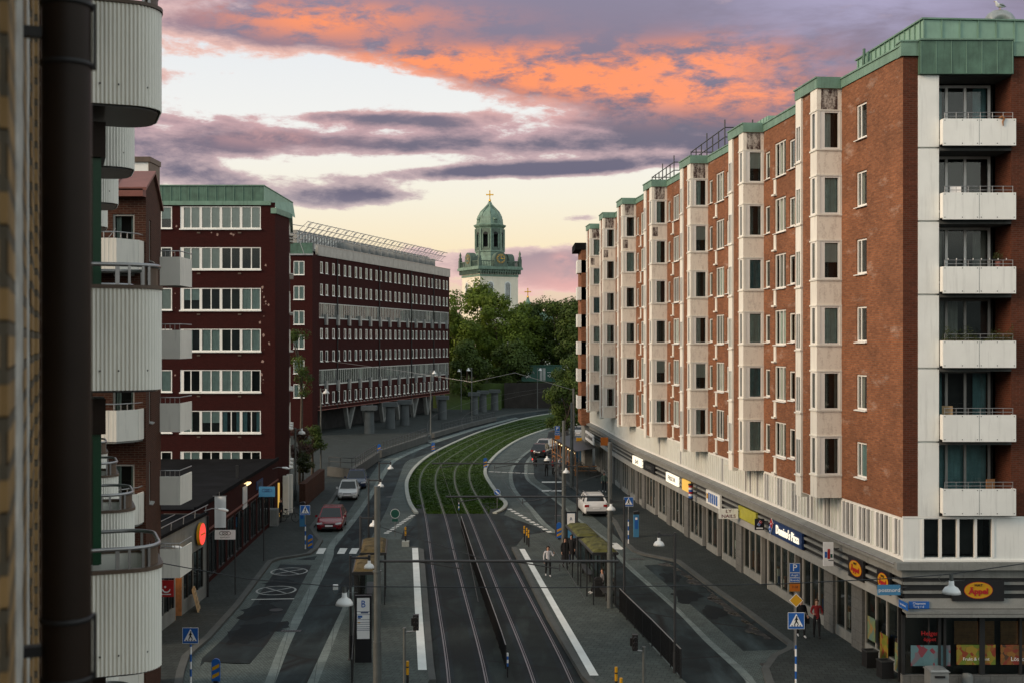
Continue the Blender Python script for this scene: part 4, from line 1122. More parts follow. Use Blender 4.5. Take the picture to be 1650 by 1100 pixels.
for k in range(4):
    b = MB(Matrix.Rotation(rad(90*k), 4, 'Z')); n = 14
    b.extr([(-1.6, 30.25), (1.6, 30.25)] + [(1.6*math.cos(math.pi*i/n), 32.0+1.55*math.sin(math.pi*i/n)) for i in range(n+1)], -5.7, -4.2, 0)
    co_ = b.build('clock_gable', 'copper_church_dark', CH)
    c = MB(Matrix.Rotation(rad(90*k), 4, 'Z')); c.cyl((0, -5.68, 32.0), (0, -5.8, 32.0), 1.06, n=24, m=0); c.cyl((0, -5.8, 32.0), (0, -5.84, 32.0), .55, n=20, m=1); c.cyl((0, -5.75, 32), (0, -5.82, 32), 1.0, n=24, m=1)
    for i in range(12):
        t = math.pi*2*i/12; c.cbox((.82*math.sin(t), -5.83, 32+.82*math.cos(t)), (.14, .05, .14), 0)
    c.box((-.05, -5.87, 31.9), (.05, -5.84, 32.8), 0); c.box((-.05, -5.87, 31.95), (.6, -5.845, 32.08), 0)
    c.build('clock', ['gold', 'copper_church_dark'], co_)
b = MB(); b.lathe([(4.6, 30.25), (4.1, 31.2), (3.5, 32.6), (3.3, 33.8), (3.55, 33.8), (3.55, 34.1)], n=8, a0=rad(22.5), smooth=False); b.build('skirt_roof', 'copper_church', CH)
b = MB(); R8 = 3.35
for k in range(8):
    t = rad(45*k); b.M = Matrix.Rotation(t, 4, 'Z') @ Matrix.Translation((0, -R8*math.cos(rad(22.5)), 0)); w_ = R8*math.sin(rad(22.5))
    b.wall(-w_, w_, 34.1, 39.2, [(-.62, .62, 34.9, 37.8)], 0, .5, 1.4)
    n = 8; b.add([(.62*math.cos(math.pi*i/n), -.02, 37.8+.62*math.sin(math.pi*i/n)) for i in range(n+1)], [tuple(range(n+1))], 1)
    b.box((-w_-.12, -.18, 34.1), (-w_+.2, .1, 39.2), 2); b.box((-.85, -.12, 34.6), (-.62, 0, 37.9), 2); b.box((.62, -.12, 34.6), (.85, 0, 37.9), 2)
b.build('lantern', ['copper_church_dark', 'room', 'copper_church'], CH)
b = MB(); b.lathe([(3.2, 39.0), (3.35, 39.4), (3.75, 39.8), (3.85, 40.1), (3.15, 40.35), (3.1, 41.0), (2.85, 42.1), (2.2, 43.2), (1.25, 44.1), (.6, 44.7), (.55, 45.2), (.35, 45.6)], n=8, a0=rad(22.5), smooth=False)
for k in range(8):
    t = rad(45*k+22.5)
    b.tube([(3.0*math.cos(t), 3.0*math.sin(t), 40.3), (2.8*math.cos(t), 2.8*math.sin(t), 42.1), (2.2*math.cos(t), 2.2*math.sin(t), 43.25), (1.3*math.cos(t), 1.3*math.sin(t), 44.15), (.5*math.cos(t), .5*math.sin(t), 45)], .11, 5)
for k in range(4):
    t = rad(90*k); b.M = Matrix.Rotation(t, 4, 'Z'); b.lathe([(0, 0), (.55, .05), (.6, .4), (.0, .5)], (0, -2.8, 41.2), 10); b.box((-.5, -3.05, 40.7), (.5, -2.5, 41.8))
b.build('dome', 'copper_church', CH)
def cross(mb, z, s):
    mb.lathe([(0, z), (.28*s, z+.2*s), (.35*s, z+.5*s), (.2*s, z+.85*s), (.12*s, z+1.0*s)], n=10)
    mb.box((-.13*s, -.13*s, z+1.0*s), (.13*s, .13*s, z+3.1*s)); mb.box((-.85*s, -.13*s, z+2.0*s), (.85*s, .13*s, z+2.26*s))
    for (x, zz) in ((-.85, 2.13), (.85, 2.13), (0, 3.1)): mb.cbox((x*s, 0, z+zz*s), (.36*s, .28*s, .36*s))
    mb.cbox((0, 0, z+2.13*s), (.5*s, .3*s, .5*s))
b = MB(Matrix.Rotation(rad(-27), 4, 'Z')); cross(b, 45.5, .85); b.build('cross', 'gold', CH)
b = MB(); b.box((4.0, 4.0, 0), (26, 16, 15), 0); b.build('nave', 'plaster_white', CH)
b = MB(); b.add([(3.5, 3.5, 15), (27, 3.5, 15), (27, 17, 15), (3.5, 17, 15), (9, 10, 22), (17, 10, 22)], [(0, 1, 5, 4), (1, 2, 5), (2, 3, 4, 5), (3, 0, 4)], 0); b.lathe([(1.3, 21), (.6, 22.6), (.25, 23.6)], (13.4, 6.2, 0), 8); b.build('nave_roof', 'copper', CH)
b = MB(Matrix.Translation((13.4, 6.2, 0)) @ Matrix.Rotation(rad(-27), 4, 'Z')); cross(b, 23.4, .78); b.build('nave_cross', 'gold', CH)

# ------------------------------------------------------------------ trees
def leafmat(name, c, tr=.25):
    m, nt, b = new_mat(name); b.inputs['Roughness'].default_value = .6; b.inputs['Specular IOR Level'].default_value = .25
    n1 = noise(nt, coords(nt), .45, 4, .6); oi = nt.nodes.new('ShaderNodeObjectInfo')
    col = mixrgb(nt, ramp(nt, n1, .35, .68), tuple(x*.55 for x in c), (min(1, c[0]*1.55), c[1]*1.35, c[2]*1.1))
    n2 = noise(nt, coords(nt), 6, 2); col = mixrgb(nt, .45, col, n2, 'OVERLAY')
    nt.links.new(col, b.inputs['Base Color'])
    t = nt.nodes.new('ShaderNodeBsdfTranslucent'); nt.links.new(col, t.inputs[0])
    mx = nt.nodes.new('ShaderNodeMixShader'); mx.inputs[0].default_value = tr
    nt.links.new(b.outputs[0], mx.inputs[1]); nt.links.new(t.outputs[0], mx.inputs[2]); nt.links.new(mx.outputs[0], nt.nodes['Material Output'].inputs[0])
leafmat('leaf_green', (.125, .20, .033), .4)
leafmat('leaf_dark', (.062, .108, .023))
leafmat('leaf_bush', (.055, .075, .022))
leafmat('leaf_red', (.09, .055, .05))
leafmat('grass_blade', (.028, .066, .007)); M['grass_blade'].node_tree.nodes['Principled BSDF'].inputs['Specular IOR Level'].default_value = .05
plain('bark', (.07, .055, .04), .9, .3, 5, fine=.3)
def tree(name, lab, px, Y, ztop, zlow, rad_, leaf, n, size, seed, group=None, cat='tree', clumps=16, base=0.0, loose=1.0, lean=0.0):
    r = random.Random(seed); X = (px-825)*Y/1925
    o = thing(name, lab, cat, (X, Y, base), 0, group)
    tk = MB(); hh = zlow+(ztop-zlow)*.55
    tk.tube([(0, 0, -.3), (.06*r.uniform(-1, 1)+lean*.3, 0, zlow*.6), (lean*.6, .1, zlow), (lean, 0, hh)], [rad_*.085+.04, rad_*.07+.03, rad_*.055+.025, .04], 8)
    cz = (ztop+zlow)/2; hz = (ztop-zlow)/2
    cs = []
    for i in range(clumps):
        while True:
            x, y, z = r.uniform(-1, 1), r.uniform(-1, 1), r.uniform(-1, 1)
            if .25 < x*x+y*y+z*z < .9: break
        wz = 1.0 if z < .2 else 1-.35*(z-.2)
        c = (x*rad_*.78*wz+lean, y*rad_*.78*wz, cz+z*hz*.95); s = rad_*r.uniform(.26, .46)
        cs.append((c, s))
        if i < 9: tk.tube([(lean*.7, 0, zlow+(c[2]-zlow)*.3), ((c[0]+lean*.7)*.5, c[1]*.5, zlow+(c[2]-zlow)*.72), c], [.05*rad_**.5+.02, .04*rad_**.5+.01, .012], 5)
    tk.build('trunk', 'bark', o)
    lf = MB(); vs = []; fs = []
    for i in range(n):
        c, s = cs[r.randrange(clumps)]
        u = r.uniform(-1, 1); t = r.uniform(0, 6.283); q = math.sqrt(1-u*u); d = s*loose*r.random()**.38
        p = Vector((c[0]+d*q*math.cos(t), c[1]+d*q*math.sin(t), c[2]+d*u*.85))
        nv = Vector((q*math.cos(t)+r.uniform(-.7, .7), q*math.sin(t)+r.uniform(-.7, .7), u+.35+r.uniform(-.6, .6))); nv.normalize()
        a_ = nv.cross(Vector((r.uniform(-1, 1), r.uniform(-1, 1), r.uniform(-1, 1)))); a_.normalize(); b_ = nv.cross(a_)
        w_ = size*r.uniform(.5, 1.1); k = len(vs)
        vs += [p-a_*w_, p+b_*w_*.55-a_*w_*.1, p+a_*w_, p-b_*w_*.55+a_*w_*.1]; fs.append((k, k+1, k+2, k+3))
    lf.add(vs, fs); lf.build('crown', leaf, o)
    return o
G_ = 'tall trees before the church'
TR = [(738, 240, 23.5, 4, 5.6, 'leaf_green', 'bright green tree at the left end of the row, beside the long office building'),
      (768, 252, 25.2, 5, 6.0, 'leaf_green', 'tall bright green tree directly under the left side of the church tower'),
      (805, 246, 24.6, 3, 6.2, 'leaf_green', 'broad full green tree under the right side of the church tower'),
      (840, 254, 22.0, 4, 5.4, 'leaf_green', 'green tree below the small golden cross of the nave'),
      (872, 258, 22.6, 4, 5.6, 'leaf_dark', 'dark green tree above the left half of the green kiosk'),
      (899, 252, 22.8, 4, 5.0, 'leaf_dark', 'dark green tree above the right end of the green kiosk'),
      (925, 245, 22.0, 3, 4.8, 'leaf_dark', 'dark tree beside the far end of the brick apartment house'),
      (752, 232, 13.0, 2, 4.2, 'leaf_dark', 'low dark tree in front of the brightest trees on the left'),
      (826, 236, 13.5, 2.5, 4.6, 'leaf_dark', 'low dark tree just left of the green kiosk')]
for i, (px, Y, zt, zl, rr, lf, lab) in enumerate(TR): tree('broadleaf_tree', lab, px, Y, zt, zl, rr*1.12, lf, 15000 if i < 4 else 10000, .36, 40+i, G_, clumps=34)
tree('street_tree', 'dense dark tree at the bend before the far end of the apartment house', 914, 150, 11.5, 1.6, 3.2, 'leaf_dark', 9000, .2, 71, clumps=20)
tree('street_tree', 'dark tree hanging over the parked silver car beyond the street bend', 934, 168, 13.5, 3.2, 3.4, 'leaf_dark', 7000, .2, 72, clumps=18)
tree('birch_tree', 'slender light green tree in front of the recessed maroon wall', 486, 126, 15.8, 6.5, 1.9, 'leaf_dark', 2300, .13, 73, clumps=14, loose=1.1)
tree('shrub', 'dark green shrub behind the brown retaining wall', 503, 112, 5.2, 2.4, 1.5, 'leaf_dark', 2600, .11, 74, cat='shrub')
tree('shrub', 'reddish flowering shrub next to the corner of the copper topped block', 483, 108, 5.4, 2.2, 1.3, 'leaf_red', 2200, .11, 75, cat='shrub')
tree('shrub', 'low green shrub hanging over the brown retaining wall', 488, 104, 3.4, 1.4, 1.1, 'leaf_bush', 2000, .10, 76, cat='shrub')
tree('shrub', 'dark shrub beside the parking signs of the far street bend', 900, 158, 4.5, .6, 1.8, 'leaf_dark', 2500, .14, 77, cat='shrub')
# green graffitied kiosk
KX, KY = (874-825)*235/1925, 235
KI = thing('kiosk', 'dark green kiosk with white graffiti on the slope below the trees', 'kiosk', (KX, KY, 5.2))
b = MB(); b.box((-4.1, 0, 0), (4.1, 2.6, 3.0)); b.box((-4.3, -.15, 3.0), (4.3, 2.75, 3.15))
for x in (-4.1, -1.4, 0, 1.0, 4.0): b.box((x, -.08, 0), (x+.12, 0, 3.0))
b.build('wall', 'sign_green' if 'sign_green' in M else 'copper_dark', KI)
b = MB(); b.box((-.5, -.06, .2), (.6, -.02, 2.6)); b.build('door', 'zinc', KI)
b = MB(); r = random.Random(5)
for c in (-2.6, 2.4):
    for k in range(9):
        x = c+r.uniform(-1, 1); z = .8+r.uniform(0, .8); b.tube([(x, -.1, z), (x+r.uniform(-.5, .5), -.1, z+r.uniform(-.4, .5)), (x+r.uniform(-.7, .7), -.1, z+r.uniform(-.4, .4))], .05, 4)
b.build('graffiti', 'sign_white', KI)
# ------------------------------------------------------------------ ground
def setts(name, c1, c2, mort, bw, bh, rough=.8, ms=.012, rot=0, big=.4, wet=0):
    m, nt, b = new_mat(name); b.inputs['Roughness'].default_value = rough; b.inputs['Specular IOR Level'].default_value = .15
    tcn = nt.nodes.new('ShaderNodeTexCoord'); mp = nt.nodes.new('ShaderNodeMapping'); mp.inputs['Rotation'].default_value = (0, 0, rot); nt.links.new(tcn.outputs['Object'], mp.inputs[0]); v = mp.outputs[0]
    t = nd(nt, 'ShaderNodeTexBrick', Scale=1.0); t.inputs['Color1'].default_value = rgb(c1); t.inputs['Color2'].default_value = rgb(c2); t.inputs['Mortar'].default_value = rgb(mort)
    t.inputs['Mortar Size'].default_value = ms; t.inputs['Brick Width'].default_value = bw; t.inputs['Row Height'].default_value = bh
    nt.links.new(v, t.inputs['Vector'])
    n1 = noise(nt, v, .55, 6, .65); c = mixrgb(nt, ramp(nt, n1, .35, .7), mixrgb(nt, big, t.outputs[0], (.01, .01, .01)), t.outputs[0])
    n2 = noise(nt, v, 12, 3); c = mixrgb(nt, .4, c, n2, 'OVERLAY')
    nt.links.new(c, b.inputs['Base Color'])
    inv = nt.nodes.new('ShaderNodeMath'); inv.operation = 'SUBTRACT'; inv.inputs[0].default_value = 1; nt.links.new(t.outputs['Fac'], inv.inputs[1]); bump(nt, b, inv.outputs[0], .5, .012)
def asphalt(name, col, rough=.8, stain=.6, wet=False):
    m, nt, b = new_mat(name); b.inputs['Specular IOR Level'].default_value = .16
    v = coords(nt); n1 = noise(nt, v, .35, 7, .65); n2 = noise(nt, coords(nt, scale=(1, .16, 1)), .9, 5, .6); n3 = noise(nt, v, 30, 2)
    c = mixrgb(nt, ramp(nt, n1, .4, .68), tuple(x*(1-stain) for x in col), col)
    c = mixrgb(nt, ramp(nt, n2, .5, .75), c, tuple(min(1, x*1.75) for x in col))
    vo = nd(nt, 'ShaderNodeTexVoronoi', Scale=.16); vo.feature = 'DISTANCE_TO_EDGE'
    dv = mixrgb(nt, .12, v, noise_col(nt, v)); nt.links.new(dv, vo.inputs['Vector'])
    crack = ramp(nt, vo.outputs['Distance'], .02, .0); c = mixrgb(nt, crack, c, (.012, .012, .012))
    c = mixrgb(nt, .7, c, n3, 'OVERLAY'); nt.links.new(c, b.inputs['Base Color'])
    nt.links.new(ramp(nt, n1, .25, .75), b.inputs['Roughness']) if wet else None
    if not wet: b.inputs['Roughness'].default_value = rough
    bump(nt, b, n3, .25, .008)
def noise_col(nt, v):
    n = nd(nt, 'ShaderNodeTexNoise', Scale=1.3, Detail=3); nt.links.new(v, n.inputs['Vector']); return n.outputs[1]
asphalt('asphalt_patch', (0.009544, 0.01446, 0.01702), .8, .4); asphalt('asphalt', (0.02943, 0.04211, 0.04534)); asphalt('asphalt_dark', (0.01544, 0.02386, 0.02715), .7, .6); asphalt('track_bed', (0.02064, 0.02734, 0.02556), .75, .55)
setts('setts_grey', (0.1595, 0.1977, 0.188), (0.1123, 0.1406, 0.134), (0.05075, 0.05971, 0.05848), .14, .11, rot=.1)
setts('slab_light', (0.2286, 0.2713, 0.2621), (0.1863, 0.2261, 0.2159), (0.1016, 0.1172, 0.1148), .9, .5, rot=1.45)
setts('paving_dark', (0.054, 0.06423, 0.06128), (0.0432, 0.05112, 0.04954), (0.02376, 0.02702, 0.0269), .35, .35, rot=.1, big=.35)
setts('paving_platform', (0.09504, 0.1138, 0.1052), (0.07604, 0.09065, 0.08489), (0.04118, 0.04737, 0.04531), .35, .35, rot=.25, big=.3)
plain('paint_worn', (.30, .31, .30), .8, .45, 2.5, fine=.6)
plain('kerb_stone', (.075, .08, .077), .85, .15, 1.5, fine=.3)
plain('kerb_white', (.36, .38, .345), .8, .12, 1.0, fine=.25)
plain('stripe_white', (.68, .71, .69), .75, .1, 1.2, fine=.3)
plain('soil_green', (.027, .060, .005), .95, .4, .8, fine=.3)
plain('wall_dark', (.03, .027, .024), .9, .3, .6, streak=.3)
plain('hill_green', (.045, .075, .018), .95, .35, .3, fine=.3)
plain('rail_steel', (.16, .16, .15), .3, .25, 1.0, metal=.7)
a = MB(); a.add([(-900, -60, 0), (900, -60, 0), (900, 3000, 0), (-900, 3000, 0)], [(0, 1, 2, 3)]); struct(a, 'ground', 'asphalt')
def G(*pts, z=0.0): return [g(x, y, z) for x, y in pts]
def inter(P, s):
    """resample polyline (list of x,y) with a Catmull-Rom curve"""
    out = []
    for i in range(len(P)-1):
        p0 = Vector(P[max(i-1, 0)]); p1 = Vector(P[i]); p2 = Vector(P[i+1]); p3 = Vector(P[min(i+2, len(P)-1)])
        for k in range(s):
            t = k/s; out.append(tuple(.5*((2*p1)+(p2-p0)*t+(2*p0-5*p1+4*p2-p3)*t*t+(3*p1-p0-3*p2+p3)*t**3)))
    out.append(tuple(P[-1])); return out
def off(P, d):
    """offset polyline to the right of its direction by d"""
    o = []
    for i, p in enumerate(P):
        a_ = Vector(P[max(i-1, 0)]); b_ = Vector(P[min(i+1, len(P)-1)]); t = b_-a_; t.normalize(); o.append((p[0]+t.y*d, p[1]-t.x*d))
    return o
# left pavement with its kerb
LK = G((290, 1120), (296, 1085), (304, 1060), (340, 1028), (386, 976), (438, 906), (452, 901), (468, 899), (500, 893.5), (512, 884), (520, 871), (512, 862), (505, 851), (536, 808.6), (572, 754), (590, 744.5), (609, 734), (681, 703), (731, 688), (818, 668), (884, 659.6), (930, 655))
LK = [(LK[0][0], 10)] + LK
a = MB(); a.prism(LK + [(60, 400), (-200, 400), (-200, 10)], -.3, .12, 0, bottom=False); struct(a, 'pavement_left', 'paving_dark')
a = MB(); a.kerb(off(LK, .02), off(LK, -.28), 0, .128); struct(a, 'kerb_left', 'kerb_stone')
a = MB(); a.ribbon(off(LK, .55), off(LK, .03), .006); struct(a, 'gutter_left', 'setts_grey')
# setts and slabs of the left carriageway
def band(name, L, R_, z, mat, s=4):
    a = MB(); a.ribbon(inter(G(*L), s), inter(G(*R_), s), z); return struct(a, name, mat)
band('sett_band', [(352, 1130), (400, 1072), (457-12, 1014), (506, 903), (519, 878), (533, 858), (560, 826), (588, 781), (604, 756), (622, 738), (680, 712)],
     [(412, 1130), (428, 1095), (462, 1014), (520, 903), (526, 882), (542, 862), (571, 829), (601, 785), (619, 755), (636, 738), (690, 714.6)], .004, 'setts_grey')
band('slab_band', [(412, 1130), (428, 1095), (462, 1014), (520, 903), (526, 882), (542, 862), (571, 829), (601, 785), (619, 755), (636, 738), (690, 714.6)],
     [(430, 1130), (445, 1095), (478, 1014), (534, 903), (539, 882), (554, 862), (580, 829), (609, 785), (627, 755), (645, 738), (697, 715.5)], .005, 'slab_light')
band('sett_apron', [(296, 1130), (300, 1095), (330, 1066), (380, 1069)], [(440, 1130), (430, 1095), (440, 1069), (445, 1066)], .003, 'setts_grey', 1)
band('sett_apron', [(438, 908), (470, 901)], [(516, 910), (518, 902)], .0035, 'setts_grey', 1)
band('sett_apron', [(505, 855), (519, 872)], [(540, 857), (530, 874)], .0035, 'setts_grey', 1)
band('slab_band', [(481, 1130), (497, 1095), (540, 1003), (556, 968), (575, 905)], [(500, 1130), (514, 1095), (550, 1003), (565, 968), (582, 905)], .004, 'slab_light', 2)
band('sett_band', [(500, 1130), (514, 1095), (550, 1003), (565, 968), (582, 905)], [(560, 1130), (563, 1095), (568, 1003), (576, 968), (592, 905)], .004, 'setts_grey', 2)
band('sett_strip_track', [(592, 890), (600, 862), (622, 823), (643, 769), (654, 744), (675, 735), (702, 725), (760, 700), (818, 683), (884, 669)],
     [(640, 890), (652, 850), (668, 826), (655, 789), (657, 770), (668, 752), (694, 732), (731, 714.5), (775, 696.5), (818, 682), (851, 673), (884, 667)][0:3] + [(656, 780), (668, 752), (694, 732), (729, 715), (775, 696.5), (818, 682), (884, 667.5)], .004, 'setts_grey', 4)
band('slab_band', [(690, 712), (760, 690), (830, 672)], [(697, 714.5), (766, 692), (836, 673)], .0055, 'slab_light', 2)
band('wet_asphalt', [(310, 1066), (345, 1030), (390, 978), (440, 910)], [(440, 1066), (447, 1014), (476, 960), (505, 907)], .0025, 'asphalt_dark', 2)
# dashes, zebra, parking marks
mk = MB()
def dash(a_, b_, w_, n, m_=mk, f=.55, z=.009):
    ax, ay = g(*a_); bx, by = g(*b_); d_ = Vector((bx-ax, by-ay)); L = d_.length; d_.normalize(); q = Vector((-d_.y, d_.x))*w_/2
    for i in range(n):
        p = Vector((ax, ay))+d_*(L*i/n); e = p+d_*(L/n*f); m_.sheet([(p+q)[:], (e+q)[:], (e-q)[:], (p-q)[:]], z)
dash((666, 829), (620, 860), .35, 12); dash((820, 819), (890, 859), .35, 11); dash((787, 759), (862, 762.5), .35, 7, f=.85)
for x0 in (509, 543, 562): mk.sheet(G((x0, 891.5), (x0+12, 891.5), (x0+17, 882.5), (x0+5, 882.5)), .0095)
mk.sheet(G((985, 874), (1000, 884), (1006, 884), (994, 874)), .0095)
mk.sheet(G((983, 878), (990, 884), (1003, 885), (994, 877)), .0096)
for y in (791, 800.5, 777): mk.sheet(G((873, y), (905, y), (905, y-2), (873, y-2)), .0095)
ax, ay = g(405, 965); bx, by = g(474, 964); mk.sheet([(ax, ay-.06), (bx, by-.06), (bx, by+.06), (ax, ay+.06)], .009)
struct(mk, 'road_markings', 'paint_white'); mk = MB()
for c in ((466, 920), (445, 950.5)):
    cx, cy = g(*c); n = 36
    for i in range(n):
        t0, t1 = 2*math.pi*i/n, 2*math.pi*(i+1)/n
        mk.add([(cx+r_*math.cos(t)*1.05, cy+r_*math.sin(t)*1.15, .009) for r_, t in ((.9, t0), (1.0, t0), (1.0, t1), (.9, t1))], [(0, 1, 2, 3)])
    for s_ in (-1, 1):
        q = Vector((.66, s_*.7)); w_ = Vector((-q.y, q.x)); w_.normalize(); w_ *= .05
        mk.sheet([(cx-q.x+w_.x, cy-q.y+w_.y), (cx+q.x+w_.x, cy+q.y+w_.y), (cx+q.x-w_.x, cy+q.y-w_.y), (cx-q.x-w_.x, cy-q.y-w_.y)], .0092+.0002*s_)
struct(mk, 'worn_markings', 'paint_worn')
# tram track: centre line, rails, grass bed
CL = [(.6, 36), (-.09, 45.5), (-.56, 51), (-1.37, 59.4), (-2.36, 69.9), (-3.86, 86.3), (-5.04, 97.8), (-5.95, 106.9), (-6.55, 116.9), (-6.6, 126), (-5.8, 137), (-3.5, 156.4), (-.4, 173), (3.2, 187), (8, 202), (15, 219), (24, 238)]
CL = inter(CL, 6)
rl = MB()
for o_ in (-2.34, -.90, .90, 2.34):
    rl.kerb(off(CL, o_-.026), off(CL, o_+.026), -.02, .022, 0); rl.ribbon(off(CL, o_+.075), off(CL, o_+.10), .014, 0)
struct(rl, 'tram_rails', 'rail_steel')
i0 = next(i for i, p in enumerate(CL) if p[1] > 89.3); i1 = next(i for i, p in enumerate(CL) if p[1] > 88.5)
a = MB(); pre = CL[:i0+1]; a.ribbon(off(pre, -3.0), off(pre, 3.2), .004); struct(a, 'track_paving', 'track_bed')
a = MB()
for s_ in (-1, 1): 
    for o_ in (.9, 2.34): a.ribbon(off(pre, s_*o_-.26), off(pre, s_*o_+.26), .008)
struct(a, 'rail_channel', 'asphalt_dark')
GL = inter(G((673, 827), (662, 810), (657, 788), (659, 771), (672, 751), (696, 732), (731, 714), (774.5, 695.6), (818, 681.5), (851, 672.7), (880, 667.5), (905, 664)), 4)
GR = inter(G((795, 827), (806, 822), (812.7, 814.5), (811, 808), (804, 801.5), (785.5, 775), (780, 760), (785.5, 747), (805, 727), (835.7, 707.6), (872.7, 693.5), (905, 685), (930, 680)), 4)
a = MB(); a.kerb(off(GL, -.26), off(GL, .06), 0, .13); a.kerb(off(GR, -.06), off(GR, .26), 0, .13); struct(a, 'kerb_track', 'kerb_white')
gb = MB(); bed = GL + GR[::-1]
gb.sheet(bed, .012); struct(gb, 'track_soil', 'soil_green')
a = MB(); a.sheet(G((674, 827), (684, 827), (684, 812), (664, 812)), .016); a.sheet(G((780, 827), (796, 827), (811, 815), (806, 810), (776, 810)), .016); struct(a, 'track_pavers', 'paving_dark')
# grass on the bed: many thin blades
from mathutils import geometry as _ge
def inside(p, poly):
    c = False; n = len(poly); j = n-1
    for i in range(n):
        if (poly[i][1] > p[1]) != (poly[j][1] > p[1]) and p[0] < (poly[j][0]-poly[i][0])*(p[1]-poly[i][1])/(poly[j][1]-poly[i][1])+poly[i][0]: c = not c
        j = i
    return c
gr_ = MB(); rr = random.Random(3); vs = []; fs = []
rails_xy = []
segs = {}
for q in CL: segs.setdefault(int(q[1]), q)
def cl_dist(p):
    best = 1e9; sg = 0
    for i in range(len(CL)-1):
        if abs(CL[i][1]-p[1]) > 4: continue
        a_ = Vector(CL[i]); b_ = Vector(CL[i+1]); d_ = b_-a_; L = d_.length; d_.normalize(); w_ = Vector(p)-a_; t = max(0, min(L, w_.dot(d_))); e = w_-d_*t
        dd = e.length
        if dd < best: best = dd; sg = (w_.x*d_.y-w_.y*d_.x)
    return math.copysign(best, sg)
pres = [p for p in bed]
while len(fs) < 34000:
    y = 89+ (rr.random()**1.6)*110; x = rr.uniform(-13, 12)
    if not inside((x, y), pres): continue
    cd_ = abs(cl_dist((x, y)))
    if abs(cd_-.9) < .16 or abs(cd_-2.34) < .16: continue
    if y < 93 and (x < -6.6 or x > -1.7): continue
    h_ = rr.uniform(.02, .06); w_ = rr.uniform(.05, .12); t = rr.uniform(0, 6.28); k = len(vs); dx, dy = w_*math.cos(t), w_*math.sin(t); lx, ly = rr.uniform(-.06, .06), rr.uniform(-.06, .06)
    vs += [(x-dx, y-dy, .01), (x+dx, y+dy, .01), (x+lx+dx*.3, y+ly+dy*.3, .01+h_)]; fs.append((k, k+1, k+2))
gr_.add(vs, fs); o = gr_.build('grass', 'grass_blade'); tag(o, 'short green grass growing between the curved tram rails', 'grass', kind='stuff')
# platforms
PLF = [g(x, y, .2) for x, y in ((560, 1125), (566, 1030), (584, 902), (600, 868), (655, 868), (661, 880), (676, 884), (689, 1072), (692, 1094), (680, 1125))]
a = MB(); a.prism(PLF, -.1, .2, 0); struct(a, 'platform_left', 'paving_platform')
PRF = [g(x, y, .2) for x, y in ((831, 880), (889, 990), (949, 1088), (985, 1120), (1130, 1120), (1096, 1090), (1004, 990), (965, 944), (905, 868), (880, 856), (845, 862))]
a = MB(); a.prism(PRF, -.1, .2, 0); struct(a, 'platform_right', 'paving_platform')
a = MB(); a.sheet([g(x, y, .2) for x, y in ((664, 882), (673.5, 882), (680, 980), (687.8, 1078.6), (673.6, 1078.6), (668.5, 980))], .206); struct(a, 'platform_stripe', 'stripe_white')
a = MB(); a.sheet([g(x, y, .2) for x, y in ((836.7, 883.6), (845.4, 883.6), (904, 985), (964.6, 1087.6), (950.4, 1087.6), (893, 985))], .206); struct(a, 'platform_stripe', 'stripe_white')
a = MB(); PE = [g(x, y, .2) for x, y in ((661, 880), (676, 884), (689, 1072), (692, 1094))]; a.kerb(off(PE, .02), off(PE, -.25), 0, .204); PE = [g(x, y, .2) for x, y in ((831, 880), (889, 990), (949, 1088), (976, 1112))]; a.kerb(off(PE, -.02), off(PE, .25), 0, .204); struct(a, 'platform_edge', 'kerb_stone')
# right pavement, kerb and bands
RK = G((1250, 1130), (1234, 1100), (1228, 1080), (1243, 1059), (1268, 1047), (1270, 1040), (1238, 1015.6), (1200, 986.5), (1133, 939), (1089, 905), (1060, 899), (1034, 894), (1018, 888), (1004, 874), (988, 841), (960, 815), (919, 784), (897, 768), (893, 758), (902, 735), (925, 708), (945, 694), (965, 684))
RK = [(RK[0][0], 10)] + RK
a = MB(); a.prism(RK + [(45, 190), (60, 10)], -.3, .12, 0, bottom=False); struct(a, 'pavement_right', 'paving_dark')
a = MB(); a.kerb(off(RK, -.02), off(RK, .28), 0, .128); struct(a, 'kerb_right', 'kerb_stone')
S1 = [(1215, 1130), (1198, 1092), (1135, 1032), (1086, 981), (1002, 906), (975, 872), (936, 842), (897, 809), (866, 786), (848, 772), (845, 757), (850, 739), (880, 713), (912, 694)]
S2 = [(1230, 1130), (1212, 1090), (1147, 1032), (1095, 981), (1010, 905), (983, 872), (942, 842), (902, 809), (871, 786), (853, 772), (850, 757), (855, 739), (885, 713), (917, 694)]
band('slab_band', S1, S2, .005, 'slab_light', 4)
S3 = [(1262, 1130), (1250, 1090), (1198, 1048), (1130, 988), (1037, 909), (1010, 880), (968, 842), (925, 809), (880, 782), (863, 770), (860, 757), (864, 739), (892, 713), (922, 695)]
band('sett_band', S2, S3, .004, 'setts_grey', 4)
band('sett_apron', [(1198, 1048), (1200, 1090), (1205, 1125)], [(1262, 1046), (1226, 1085), (1240, 1125)], .003, 'setts_grey', 1)
band('sett_apron', [(1004, 880), (1034, 910)], [(1036, 896), (1084, 908)], .003, 'setts_grey', 1)
T1 = [(892, 858), (870, 842), (851, 818), (826, 790), (820, 768), (824, 752), (841, 732.7), (869.5, 713), (900, 697), (925, 688)]
T2 = [(901, 858), (880, 842), (859, 818), (833, 790), (826, 768), (829, 752), (846, 732.7), (874, 713), (904, 697), (929, 688)]
band('slab_band', T1, T2, .005, 'slab_light', 4)
T0 = [(812, 829), (816, 822), (815, 812), (806, 800), (789, 774), (787, 752), (808, 727), (838, 708), (875, 694), (908, 686)]
band('sett_strip_track', T0, T1, .004, 'setts_grey', 4)
band('slab_band', [(1082, 1130), (1070, 1095), (1052, 1060), (1040, 1035)], [(1110, 1130), (1098, 1095), (1078, 1060), (1056, 1035)], .0045, 'slab_light', 1)
